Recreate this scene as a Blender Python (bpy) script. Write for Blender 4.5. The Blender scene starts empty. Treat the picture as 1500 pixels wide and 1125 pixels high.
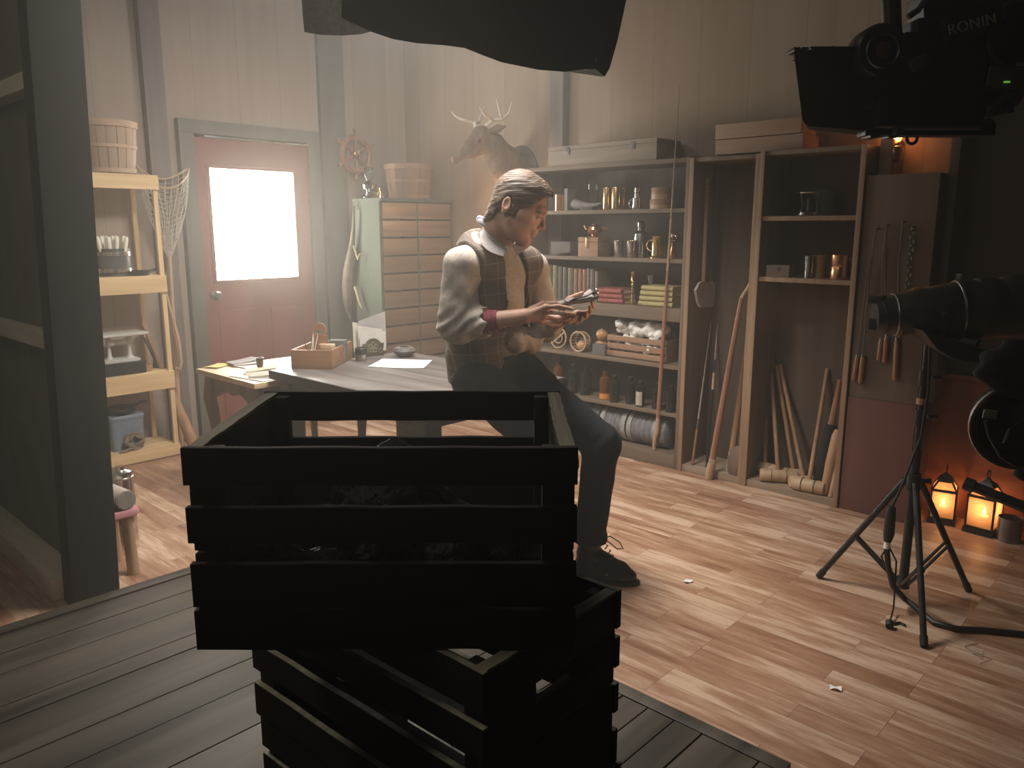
import bpy, bmesh, math, random
import numpy as np
from mathutils import Vector, Matrix, Euler
random.seed(7)
SC = bpy.context.scene
COL = SC.collection
PI = math.pi
R = math.radians

# ---------------------------------------------------------------- camera geometry (metres; +X runs along the door wall, +Y along the shelf wall)
F, H, HOR = 1150.0, 1.44, 335.0
PIT = math.atan((562.5 - HOR) / F)
YAW = R(43.2)
cp, sp = math.cos(PIT), math.sin(PIT)
fx, fy = math.cos(YAW), math.sin(YAW)

def ray(x, y):
    r = (x - 750) / F
    u = (562.5 - y) / F
    fh = cp + sp * u
    return Vector((fh * fx + r * fy, fh * fy - r * fx, -sp + cp * u))
def AX(x, y, X):
    d = ray(x, y); t = X / d.x
    return Vector((X, t * d.y, H + t * d.z))
def AY(x, y, Y):
    d = ray(x, y); t = Y / d.y
    return Vector((t * d.x, Y, H + t * d.z))
def AZ(x, y, Z):
    d = ray(x, y); t = (Z - H) / d.z
    return Vector((t * d.x, t * d.y, Z))
def AD(x, y, D):
    """a point at horizontal distance D straight ahead of the lens"""
    d = ray(x, y); t = D / (d.x * fx + d.y * fy)
    return Vector((0, 0, H)) + d * t
def depth(X, Y, Z):
    return (X * fx + Y * fy) * cp - (Z - H) * sp
def proj(X, Y, Z):
    f = X * fx + Y * fy; r = X * fy - Y * fx; z = Z - H
    d = f * cp - z * sp; u = f * sp + z * cp
    return 750 + F * r / d, 562.5 - F * u / d
def mpp(p):
    return depth(p[0], p[1], p[2]) / F
def fY(px, X, Z):
    lo, hi = -2.0, 6.0
    for _ in range(50):
        m = (lo + hi) / 2
        if proj(X, m, Z)[0] > px: lo = m
        else: hi = m
    return (lo + hi) / 2
def fX(px, Y, Z):
    lo, hi = -2.0, 6.0
    for _ in range(50):
        m = (lo + hi) / 2
        if proj(m, Y, Z)[0] < px: lo = m
        else: hi = m
    return (lo + hi) / 2

# ---------------------------------------------------------------- object helpers
def finish(bm, sharp=0.6):
    bmesh.ops.recalc_face_normals(bm, faces=bm.faces[:])
    for f in bm.faces: f.smooth = True
    for e in bm.edges:
        if len(e.link_faces) == 2:
            try:
                if e.calc_face_angle() > sharp: e.smooth = False
            except ValueError:
                pass

def obj(name, bm, mat, parent=None, label=None, loc=None, world=False, sharp=0.6):
    me = bpy.data.meshes.new(name)
    if isinstance(bm, bmesh.types.BMesh):
        finish(bm, sharp)
        bm.to_mesh(me); bm.free()
    else:
        me = bm
    if mat is not None:
        me.materials.append(mat)
    o = bpy.data.objects.new(name, me)
    COL.objects.link(o)
    if parent is not None:
        o.parent = parent
        if world:
            M = parent.matrix_basis.copy()
            q = parent
            while q.parent is not None:
                M = q.parent.matrix_basis @ q.matrix_parent_inverse @ M
                q = q.parent
            o.matrix_parent_inverse = M.inverted()
    if loc is not None: o.location = loc
    if label: o['label'] = label
    return o

def thing(name, label, cat, loc=(0, 0, 0), rz=0.0, group=None, rot=None):
    o = bpy.data.objects.new(name, None)
    COL.objects.link(o)
    o.empty_display_size = 0.1
    o.location = loc
    o.rotation_euler = rot if rot is not None else (0, 0, rz)
    o['label'] = label; o['category'] = cat
    if group: o['group'] = group
    return o
def tag(o, label, cat, group=None, kind=None):
    o['label'] = label; o['category'] = cat
    if group: o['group'] = group
    if kind: o['kind'] = kind
    return o
def struct(name, bm, mat, parent=None, label=None, **k):
    o = obj(name, bm, mat, parent, **k)
    if parent is None: o['kind'] = 'structure'
    if label: o['label'] = label
    return o
def structroot(name, loc=(0, 0, 0), rz=0):
    o = bpy.data.objects.new(name, None); COL.objects.link(o)
    o.location = loc; o.rotation_euler = (0, 0, rz); o['kind'] = 'structure'
    return o
def dup(root, loc, rz=None, label=None, rot=None, scale=None):
    r = root.copy(); COL.objects.link(r); r.location = loc
    if rz is not None: r.rotation_euler = (0, 0, rz)
    if rot is not None: r.rotation_euler = rot
    if scale is not None: r.scale = scale
    if label: r['label'] = label
    for ch in list(root.children):
        c = ch.copy(); COL.objects.link(c); c.parent = r
        for g in list(ch.children):
            d = g.copy(); COL.objects.link(d); d.parent = c
    return r

# ---------------------------------------------------------------- shapes added to a bmesh
def NB(): return bmesh.new()
def box(bm, c, s, rot=None, bev=0.0, M=None):
    """c centre, s full size"""
    m = Matrix.Translation(c)
    if rot is not None: m = m @ Euler(rot).to_matrix().to_4x4()
    if M is not None: m = M @ m
    if bev > 0:
        b = bmesh.new()
        bmesh.ops.create_cube(b, size=1.0, matrix=Matrix.Diagonal((s[0], s[1], s[2], 1)))
        bmesh.ops.bevel(b, geom=b.edges[:], offset=min(bev, min(s) * 0.45), segments=2, affect='EDGES', profile=0.7)
        bmesh.ops.transform(b, matrix=m, verts=b.verts[:])
        merge(bm, b)
    else:
        bmesh.ops.create_cube(bm, size=1.0, matrix=m @ Matrix.Diagonal((s[0], s[1], s[2], 1)))
    return bm
def merge(bm, b):
    vm = {}
    for v in b.verts: vm[v] = bm.verts.new(v.co)
    for f in b.faces:
        try: bm.faces.new([vm[v] for v in f.verts])
        except ValueError: pass
    b.free()
def frame_of(d):
    d = Vector(d).normalized()
    u = Vector((0, 0, 1)) if abs(d.z) < 0.95 else Vector((1, 0, 0))
    a = u.cross(d).normalized(); b = d.cross(a)
    return a, b, d
def rings(bm, rr, close0=True, close1=True):
    """loft over a list of rings (lists of Vectors)"""
    vs = [[bm.verts.new(p) for p in r] for r in rr]
    n = len(vs[0])
    for i in range(len(vs) - 1):
        for j in range(n):
            k = (j + 1) % n
            bm.faces.new((vs[i][j], vs[i][k], vs[i + 1][k], vs[i + 1][j]))
    if close0: bm.faces.new(list(reversed(vs[0])))
    if close1: bm.faces.new(vs[-1])
    return bm
def tube(bm, pts, rad, n=10, caps=True):
    pts = [Vector(p) for p in pts]
    if not hasattr(rad, '__len__'): rad = [rad] * len(pts)
    rr = []
    a = None
    for i, p in enumerate(pts):
        if i == 0: d = pts[1] - pts[0]
        elif i == len(pts) - 1: d = pts[-1] - pts[-2]
        else: d = (pts[i + 1] - pts[i]).normalized() + (pts[i] - pts[i - 1]).normalized()
        d.normalize()
        if a is None: a, b, _ = frame_of(d)
        else:
            a = (a - d * a.dot(d)).normalized(); b = d.cross(a)
        rr.append([p + (a * math.cos(2 * PI * j / n) + b * math.sin(2 * PI * j / n)) * rad[i] for j in range(n)])
    return rings(bm, rr, caps, caps)
def cyl(bm, p0, p1, r0, r1=None, n=16):
    return tube(bm, [p0, p1], [r0, r0 if r1 is None else r1], n)
def lathe(bm, prof, c=(0, 0, 0), n=24, M=None, closed=True):
    """prof: (r, z) pairs"""
    c = Vector(c); rr = []
    for r, z in prof:
        r = max(r, 0.0004)
        rr.append([c + Vector((r * math.cos(2 * PI * j / n), r * math.sin(2 * PI * j / n), z)) for j in range(n)])
    if M is not None: rr = [[M @ p for p in q] for q in rr]
    return rings(bm, rr, closed, closed)
def cup(bm, r, h, t=0.002, rb=None, c=(0, 0, 0), n=24, M=None):
    """open vessel with wall thickness"""
    rb = r if rb is None else rb
    return lathe(bm, [(rb, 0), (r, h), (r - t, h), (rb - t, t), ], c, n, M)
def ell(bm, c, rad, rot=None, n=16, M=None):
    m = Matrix.Translation(c)
    if rot is not None: m = m @ Euler(rot).to_matrix().to_4x4()
    m = m @ Matrix.Diagonal((rad[0], rad[1], rad[2], 1))
    if M is not None: m = M @ m
    bmesh.ops.create_uvsphere(bm, u_segments=n, v_segments=max(6, n // 2), radius=1.0, matrix=m)
    return bm
def prism(bm, poly, h0, h1, M=None):
    """poly: (x, y) outline extruded from z=h0 to h1"""
    a = [Vector((x, y, h0)) for x, y in poly]; b = [Vector((x, y, h1)) for x, y in poly]
    if M is not None: a = [M @ p for p in a]; b = [M @ p for p in b]
    return rings(bm, [a, b])
def torus(bm, c, R0, r, axis=(0, 0, 1), n=32, m=8, arc=2 * PI):
    a, b, d = frame_of(axis); c = Vector(c)
    full = abs(arc - 2 * PI) < 1e-6
    vs = []
    cnt = n if full else n + 1
    for i in range(cnt):
        t = arc * i / n
        o = a * math.cos(t) + b * math.sin(t)
        vs.append([bm.verts.new(c + o * R0 + (o * math.cos(2 * PI * j / m) + d * math.sin(2 * PI * j / m)) * r) for j in range(m)])
    for i in range(cnt if full else cnt - 1):
        k = (i + 1) % cnt
        for j in range(m):
            l = (j + 1) % m
            bm.faces.new((vs[i][j], vs[k][j], vs[k][l], vs[i][l]))
    return bm
def grid(bm, fn, nu, nv, thick=0.0, wrap=False):
    """a sheet fn(u, v) -> Vector, u and v in 0..1; thickened along its normal if asked"""
    P = [[Vector(fn(i / nu, j / nv)) for j in range(nv + 1)] for i in range(nu + 1)]
    def add(Q):
        return [[bm.verts.new(p) for p in r] for r in Q]
    A = add(P)
    def quads(V, flip):
        for i in range(nu):
            for j in range(nv):
                q = (V[i][j], V[i + 1][j], V[i + 1][j + 1], V[i][j + 1])
                bm.faces.new(tuple(reversed(q)) if flip else q)
    quads(A, False)
    if thick:
        Q = []
        for i in range(nu + 1):
            r = []
            for j in range(nv + 1):
                du = P[min(i + 1, nu)][j] - P[max(i - 1, 0)][j]
                dv = P[i][min(j + 1, nv)] - P[i][max(j - 1, 0)]
                nn = du.cross(dv)
                nn = nn.normalized() if nn.length > 1e-9 else Vector((0, 0, 1))
                r.append(P[i][j] - nn * thick)
            Q.append(r)
        B = add(Q); quads(B, True)
        per = [(i, 0) for i in range(nu + 1)] + [(nu, j) for j in range(1, nv + 1)] + [(i, nv) for i in range(nu - 1, -1, -1)] + [(0, j) for j in range(nv - 1, 0, -1)]
        for k in range(len(per)):
            a, b = per[k], per[(k + 1) % len(per)]
            bm.faces.new((A[a[0]][a[1]], A[b[0]][b[1]], B[b[0]][b[1]], B[a[0]][a[1]]))
    return bm
def orient(d, up=(0, 0, 1), at=(0, 0, 0)):
    """matrix whose local z points along d"""
    a, b, d = frame_of(d)
    return Matrix.Translation(at) @ Matrix((a, b, d)).transposed().to_4x4()

# ---------------------------------------------------------------- materials
MC = {}
def _base(name):
    m = bpy.data.materials.new(name); m.use_nodes = True
    nt = m.node_tree
    bs = nt.nodes['Principled BSDF']
    return m, nt, bs
def setp(bs, **k):
    names = dict(rough='Roughness', metal='Metallic', spec='Specular IOR Level', trans='Transmission Weight', ior='IOR', sss='Subsurface Weight', alpha='Alpha', coat='Coat Weight', sheen='Sheen Weight')
    for a, v in k.items():
        bs.inputs[names[a]].default_value = v
def c4(c): return (c[0], c[1], c[2], 1.0)
def mul(c, f): return tuple(min(1, x * f) for x in c)
def noise_mat(name, c1, c2, scale=8, stretch=(1, 1, 1), rough=0.6, metal=0.0, bump=0.15, detail=5, spread=(0.3, 0.7), rvar=0.0, bscale=None, **k):
    """two-tone procedural surface with bump; stretch < 1 lengthens the grain along that axis"""
    if name in MC: return MC[name]
    m, nt, bs = _base(name)
    setp(bs, rough=rough, metal=metal, **k)
    tc = nt.nodes.new('ShaderNodeTexCoord'); mp = nt.nodes.new('ShaderNodeMapping')
    mp.inputs['Scale'].default_value = stretch
    nt.links.new(tc.outputs['Object'], mp.inputs['Vector'])
    n = nt.nodes.new('ShaderNodeTexNoise'); n.inputs['Scale'].default_value = scale; n.inputs['Detail'].default_value = detail
    nt.links.new(mp.outputs['Vector'], n.inputs['Vector'])
    cr = nt.nodes.new('ShaderNodeValToRGB')
    cr.color_ramp.elements[0].position = spread[0]; cr.color_ramp.elements[0].color = c4(c1)
    cr.color_ramp.elements[1].position = spread[1]; cr.color_ramp.elements[1].color = c4(c2)
    nt.links.new(n.outputs['Fac'], cr.inputs['Fac'])
    nt.links.new(cr.outputs['Color'], bs.inputs['Base Color'])
    if bump:
        bp = nt.nodes.new('ShaderNodeBump'); bp.inputs['Strength'].default_value = bump; bp.inputs['Distance'].default_value = 0.01
        src = n
        if bscale:
            src = nt.nodes.new('ShaderNodeTexNoise'); src.inputs['Scale'].default_value = bscale; src.inputs['Detail'].default_value = 3
            nt.links.new(tc.outputs['Object'], src.inputs['Vector'])
        nt.links.new(src.outputs['Fac'], bp.inputs['Height'])
        nt.links.new(bp.outputs['Normal'], bs.inputs['Normal'])
    if rvar:
        mr = nt.nodes.new('ShaderNodeMapRange'); mr.inputs['To Min'].default_value = rough - rvar; mr.inputs['To Max'].default_value = rough + rvar
        nt.links.new(n.outputs['Fac'], mr.inputs['Value']); nt.links.new(mr.outputs['Result'], bs.inputs['Roughness'])
    MC[name] = m
    return m
def wood(name, c1, c2, axis='z', scale=30, rough=0.6, bump=0.15, **k):
    st = [1, 1, 1]; st['xyz'.index(axis)] = 0.07
    return noise_mat(name, c1, c2, scale, tuple(st), rough, 0, bump, **k)
def metal(name, c, rough=0.3):
    return noise_mat(name, mul(c, 0.75), c, 14, rough=rough, metal=1.0, bump=0.03, rvar=0.08)
def plain(name, c, rough=0.6, **k):
    return noise_mat(name, mul(c, 0.85), mul(c, 1.1), 20, rough=rough, bump=0.04, **k)
def emis(name, c, strength):
    if name in MC: return MC[name]
    m, nt, bs = _base(name)
    bs.inputs['Base Color'].default_value = c4(mul(c, 0.8))
    bs.inputs['Emission Color'].default_value = c4(c)
    bs.inputs['Emission Strength'].default_value = strength
    MC[name] = m
    return m
def glass(name, c=(1, 1, 1), rough=0.02):
    if name in MC: return MC[name]
    m, nt, bs = _base(name)
    bs.inputs['Base Color'].default_value = c4(c)
    setp(bs, rough=rough, trans=1.0, ior=1.45)
    MC[name] = m
    return m

# ---------------------------------------------------------------- implicit surfaces (smooth blends of round cones and ellipsoids, meshed with surface nets)
class SDF:
    def __init__(s, xs, ys, zs):
        s.ax = [np.asarray(a, dtype=np.float64) for a in (xs, ys, zs)]
        s.f = np.full([len(a) for a in s.ax], 0.06, dtype=np.float64)
    def sub(s, lo, hi):
        sl = []
        for a, l, h in zip(s.ax, lo, hi):
            i0 = max(0, int(np.searchsorted(a, l)) - 1); i1 = min(len(a), int(np.searchsorted(a, h)) + 1)
            if i1 - i0 < 1: return None, None
            sl.append(slice(i0, i1))
        g = np.meshgrid(*[a[q] for a, q in zip(s.ax, sl)], indexing='ij')
        return tuple(sl), g
    def put(s, sl, d, k, op):
        o = s.f[sl]
        if op == 'cut':
            d = -d
            if k > 0:
                h = np.clip(0.5 - 0.5 * (o - d) / k, 0, 1)
                s.f[sl] = o * (1 - h) + d * h + k * h * (1 - h)
            else: s.f[sl] = np.maximum(o, d)
        else:
            if k > 0:
                h = np.clip(0.5 + 0.5 * (o - d) / k, 0, 1)
                s.f[sl] = o * (1 - h) + d * h - k * h * (1 - h)
            else: s.f[sl] = np.minimum(o, d)
    def cone(s, a, b, ra, rb, k=0.02, op='add', flat=None):
        """round cone; flat=(axis vector, factor) squeezes it along that axis"""
        a = np.array(a, float); b = np.array(b, float)
        m = max(ra, rb) * 1.3 + k + 0.03
        if flat: m *= max(1.0, flat[1])
        sl, g = s.sub(np.minimum(a, b) - m, np.maximum(a, b) + m)
        if sl is None: return s
        p = [g[i] - a[i] for i in range(3)]
        v = b - a
        if flat:
            ax = np.array(flat[0], float); ax /= np.linalg.norm(ax)
            q = sum(p[i] * ax[i] for i in range(3)); w = 1 / flat[1] - 1
            p = [p[i] + ax[i] * q * w for i in range(3)]
            vv = v.dot(ax); v = v + ax * vv * w
        L = max(1e-9, v.dot(v))
        t = np.clip(sum(p[i] * v[i] for i in range(3)) / L, 0, 1)
        d = np.sqrt(sum((p[i] - v[i] * t) ** 2 for i in range(3))) - (ra + (rb - ra) * t)
        if flat and flat[1] < 1: d = d * (0.5 + 0.5 * flat[1])
        s.put(sl, d, k, op); return s
    def ell(s, c, r, M=None, k=0.02, op='add'):
        """ellipsoid; M columns = its axes"""
        c = np.array(c, float); r = np.array(r, float)
        m = r.max() * 1.2 + k + 0.03
        sl, g = s.sub(c - m, c + m)
        if sl is None: return s
        p = [g[i] - c[i] for i in range(3)]
        if M is not None:
            M = np.array(M, float)
            p = [sum(p[i] * M[i, j] for i in range(3)) for j in range(3)]
        k0 = np.sqrt(sum((p[i] / r[i]) ** 2 for i in range(3)))
        k1 = np.sqrt(sum((p[i] / r[i] ** 2) ** 2 for i in range(3))) + 1e-9
        d = np.where(k0 < 0.05, -r.min(), k0 * (k0 - 1) / k1)
        s.put(sl, d, k, op); return s
    def boxcut(s, lo, hi, fn):
        """fn(x, y, z, d) -> new distance inside the box lo..hi"""
        sl, g = s.sub(lo, hi)
        if sl is None: return s
        s.f[sl] = fn(g[0], g[1], g[2], s.f[sl]); return s
    def path(s, pts, rad, k=0.02, op='add', flat=None):
        for i in range(len(pts) - 1):
            s.cone(pts[i], pts[i + 1], rad[i], rad[i + 1], k, op, flat)
        return s
    def mesh(s, name):
        f = s.f; X, Y, Z = s.ax
        f = np.pad(f, 1, constant_values=0.05)
        X, Y, Z = [np.concatenate(([a[0] - 0.004], a, [a[-1] + 0.004])) for a in (X, Y, Z)]
        ins = f < 0
        n = [d - 1 for d in f.shape]
        cnt = np.zeros(n); S = [np.zeros(n) for _ in range(3)]
        A = (X, Y, Z)
        for ax in range(3):
            sa = [slice(None)] * 3; sb = [slice(None)] * 3
            sa[ax] = slice(0, -1); sb[ax] = slice(1, None)
            fa, fb = f[tuple(sa)], f[tuple(sb)]
            cr = ins[tuple(sa)] != ins[tuple(sb)]
            t = np.where(cr, fa / np.where(cr, fa - fb, 1), 0)
            co = []
            for q in range(3):
                if q == ax:
                    sh = [1, 1, 1]; sh[q] = -1
                    a0 = A[q][:-1].reshape(sh); a1 = A[q][1:].reshape(sh)
                    co.append(np.broadcast_to(a0 + (a1 - a0) * t, cr.shape))
                else:
                    sh = [1, 1, 1]; sh[q] = -1
                    co.append(np.broadcast_to(A[q].reshape(sh), cr.shape))
            o1, o2 = [q for q in range(3) if q != ax]
            for i in (0, 1):
                for j in (0, 1):
                    sl = [slice(None)] * 3
                    sl[o1] = slice(i, i + n[o1]); sl[o2] = slice(j, j + n[o2])
                    c = cr[tuple(sl)]
                    cnt += c
                    for q in range(3): S[q] += np.where(c, co[q][tuple(sl)], 0)
        act = cnt > 0
        idx = np.full(n, -1, dtype=np.int64)
        idx[act] = np.arange(act.sum())
        V = np.stack([S[q][act] / cnt[act] for q in range(3)], 1)
        Q = []
        for ax in range(3):
            sa = [slice(None)] * 3; sb = [slice(None)] * 3
            sa[ax] = slice(0, -1); sb[ax] = slice(1, None)
            ia, ib = ins[tuple(sa)], ins[tuple(sb)]
            cr = ia != ib
            e = np.argwhere(cr)
            o1, o2 = [(1, 2), (2, 0), (0, 1)][ax]
            ok = (e[:, o1] > 0) & (e[:, o2] > 0) & (e[:, o1] < n[o1]) & (e[:, o2] < n[o2])
            e = e[ok]
            flip = ia[tuple(e.T)]
            def cell(d1, d2):
                c = e.copy(); c[:, o1] += d1; c[:, o2] += d2
                return idx[tuple(c.T)]
            q = np.stack([cell(-1, -1), cell(0, -1), cell(0, 0), cell(-1, 0)], 1)
            q[~flip] = q[~flip][:, ::-1]
            Q.append(q)
        Q = np.concatenate(Q)
        # light smoothing
        E = np.concatenate([Q[:, [0, 1]], Q[:, [1, 2]], Q[:, [2, 3]], Q[:, [3, 0]]])
        for _ in range(2):
            acc = np.zeros_like(V); w = np.zeros(len(V))
            np.add.at(acc, E[:, 0], V[E[:, 1]]); np.add.at(w, E[:, 0], 1)
            np.add.at(acc, E[:, 1], V[E[:, 0]]); np.add.at(w, E[:, 1], 1)
            V = V * 0.55 + 0.45 * acc / w[:, None]
        me = bpy.data.meshes.new(name)
        me.vertices.add(len(V)); me.vertices.foreach_set('co', V.astype(np.float32).ravel())
        me.loops.add(len(Q) * 4); me.loops.foreach_set('vertex_index', Q.astype(np.int32).ravel())
        me.polygons.add(len(Q))
        me.polygons.foreach_set('loop_start', np.arange(0, len(Q) * 4, 4, dtype=np.int32))
        me.polygons.foreach_set('use_smooth', np.ones(len(Q), dtype=bool))
        me.update(calc_edges=True); me.validate()
        return me
def axis(*segs):
    """non-uniform samples: (start, end, step) pieces"""
    out = []
    for a, b, st in segs:
        out += list(np.linspace(a, b, max(2, int(round((b - a) / st))), endpoint=False))
    out.append(segs[-1][1])
    return np.array(out)
# ================================================================ palette
M_yel = wood('pine_yellow', (0.62, 0.42, 0.2), (0.82, 0.6, 0.33), 'x', 24, 0.55)
M_yelz = wood('pine_yellow_upright', (0.62, 0.42, 0.2), (0.82, 0.6, 0.33), 'z', 24, 0.55)
M_dark = wood('dark_wood', (0.055, 0.042, 0.032), (0.12, 0.095, 0.075), 'y', 26, 0.55)
M_darkz = wood('dark_wood_upright', (0.06, 0.045, 0.035), (0.13, 0.1, 0.08), 'z', 26, 0.55)
M_case = wood('bookcase_wood', (0.12, 0.085, 0.058), (0.2, 0.145, 0.1), 'y', 22, 0.6)
M_casez = wood('bookcase_wood_upright', (0.13, 0.085, 0.055), (0.22, 0.15, 0.095), 'z', 22, 0.6)
M_edge = wood('bookcase_edge', (0.25, 0.15, 0.085), (0.38, 0.25, 0.15), 'z', 26, 0.55)
M_back = wood('bookcase_back', (0.075, 0.06, 0.05), (0.12, 0.095, 0.078), 'z', 18, 0.7)
M_brown = wood('brown_wood', (0.25, 0.13, 0.07), (0.4, 0.22, 0.12), 'x', 26, 0.5)
M_brownz = wood('brown_wood_upright', (0.3, 0.16, 0.085), (0.46, 0.27, 0.15), 'z', 26, 0.5)
M_redw = wood('red_brown_wood', (0.24, 0.1, 0.055), (0.38, 0.185, 0.105), 'z', 26, 0.45)
M_pale = wood('pale_wood', (0.4, 0.26, 0.15), (0.56, 0.39, 0.24), 'z', 26, 0.55)
M_palex = wood('pale_wood_long', (0.24, 0.175, 0.12), (0.36, 0.27, 0.19), 'y', 26, 0.55)
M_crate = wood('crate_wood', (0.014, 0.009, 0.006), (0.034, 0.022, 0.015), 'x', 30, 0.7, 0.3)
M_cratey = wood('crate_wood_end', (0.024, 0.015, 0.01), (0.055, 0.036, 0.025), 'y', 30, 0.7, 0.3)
M_wornlit = wood('crate_worn_lit', (0.36, 0.32, 0.25), (0.75, 0.7, 0.58), 'y', 40, 0.8, 0.4)  # worn wood, with light on the top edges put into the pale colour
M_gold = metal('brass', (0.85, 0.6, 0.28), 0.24)
M_copper = metal('copper', (0.8, 0.42, 0.22), 0.25)
M_silver = metal('silver_metal', (0.8, 0.78, 0.74), 0.22)
M_iron = metal('iron', (0.2, 0.19, 0.18), 0.45)
M_blackp = plain('black_plastic', (0.012, 0.012, 0.012), 0.5)
M_blackm = noise_mat('black_painted_metal', (0.01, 0.01, 0.01), (0.025, 0.024, 0.023), 30, rough=0.38, bump=0.02)
M_blackcloth = noise_mat('black_cloth', (0.012, 0.012, 0.011), (0.022, 0.021, 0.019), 90, rough=0.95, bump=0.2)
M_paper = noise_mat('paper', (0.8, 0.78, 0.72), (0.9, 0.88, 0.83), 9, rough=0.85, bump=0.03)
M_oldpaper = noise_mat('old_paper', (0.68, 0.58, 0.38), (0.85, 0.77, 0.58), 9, rough=0.85, bump=0.03)
M_greyp = noise_mat('grey_card', (0.27, 0.245, 0.235), (0.35, 0.325, 0.31), 9, rough=0.85, bump=0.03)
M_rope = noise_mat('rope', (0.3, 0.22, 0.14), (0.5, 0.4, 0.28), 60, rough=0.9, bump=0.4)
M_tan = noise_mat('tan_leather', (0.35, 0.22, 0.13), (0.5, 0.34, 0.2), 12, rough=0.5, bump=0.15)
M_darkleather = noise_mat('dark_leather', (0.05, 0.03, 0.022), (0.1, 0.065, 0.045), 18, rough=0.42, bump=0.2)
M_white = noise_mat('wax_white', (0.78, 0.74, 0.6), (0.88, 0.84, 0.72), 9, rough=0.45, bump=0.02)
M_label = noise_mat('label_paper', (0.4, 0.36, 0.28), (0.52, 0.48, 0.39), 20, rough=0.8, bump=0.0)

# ================================================================ the room
def plank_wall(name, c1, c2, axis, width=0.16, red=None):
    """vertical boards along one horizontal axis: each board its own tone, thin dark joints"""
    m, nt, bs = _base(name); setp(bs, rough=0.75)
    N, L = nt.nodes, nt.links
    tc = N.new('ShaderNodeTexCoord'); sx = N.new('ShaderNodeSeparateXYZ')
    L.new(tc.outputs['Object'], sx.inputs[0])
    def math_(op, a, b=None):
        n = N.new('ShaderNodeMath'); n.operation = op
        for i, q in enumerate((a, b)):
            if q is None: continue
            if isinstance(q, (int, float)): n.inputs[i].default_value = q
            else: L.new(q, n.inputs[i])
        return n.outputs[0]
    u = math_('DIVIDE', sx.outputs['XYZ'.index(axis)], width)
    fl = math_('FLOOR', u); fr = math_('FRACT', u)
    wn = N.new('ShaderNodeTexWhiteNoise'); wn.noise_dimensions = '1D'; L.new(fl, wn.inputs['W'])
    mp = N.new('ShaderNodeMapping'); mp.inputs['Scale'].default_value = (1, 1, 0.06)
    L.new(tc.outputs['Object'], mp.inputs['Vector'])
    off = N.new('ShaderNodeVectorMath'); off.operation = 'ADD'; L.new(mp.outputs[0], off.inputs[0]); L.new(wn.outputs['Color'], off.inputs[1])
    ns = N.new('ShaderNodeTexNoise'); ns.inputs['Scale'].default_value = 14; ns.inputs['Detail'].default_value = 6; L.new(off.outputs[0], ns.inputs['Vector'])
    f = math_('ADD', math_('MULTIPLY', ns.outputs['Fac'], 0.6), math_('MULTIPLY', wn.outputs['Value'], 0.25))
    cr = N.new('ShaderNodeValToRGB'); cr.color_ramp.elements[0].position = 0.25; cr.color_ramp.elements[1].position = 0.8
    cr.color_ramp.elements[0].color = c4(c1); cr.color_ramp.elements[1].color = c4(c2)
    L.new(f, cr.inputs[0])
    j = math_('LESS_THAN', math_('ABSOLUTE', math_('SUBTRACT', fr, 0.5)), 0.494)
    mx = N.new('ShaderNodeMix'); mx.data_type = 'RGBA'
    L.new(j, mx.inputs[0]); mx.inputs[6].default_value = c4(mul(c1, 0.8)); L.new(cr.outputs[0], mx.inputs[7])
    L.new(mx.outputs[2], bs.inputs['Base Color'])
    bp = N.new('ShaderNodeBump'); bp.inputs['Strength'].default_value = 0.2; bp.inputs['Distance'].default_value = 0.006
    L.new(math_('ADD', j, math_('MULTIPLY', ns.outputs['Fac'], 0.4)), bp.inputs['Height']); L.new(bp.outputs[0], bs.inputs['Normal'])
    return m

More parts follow.
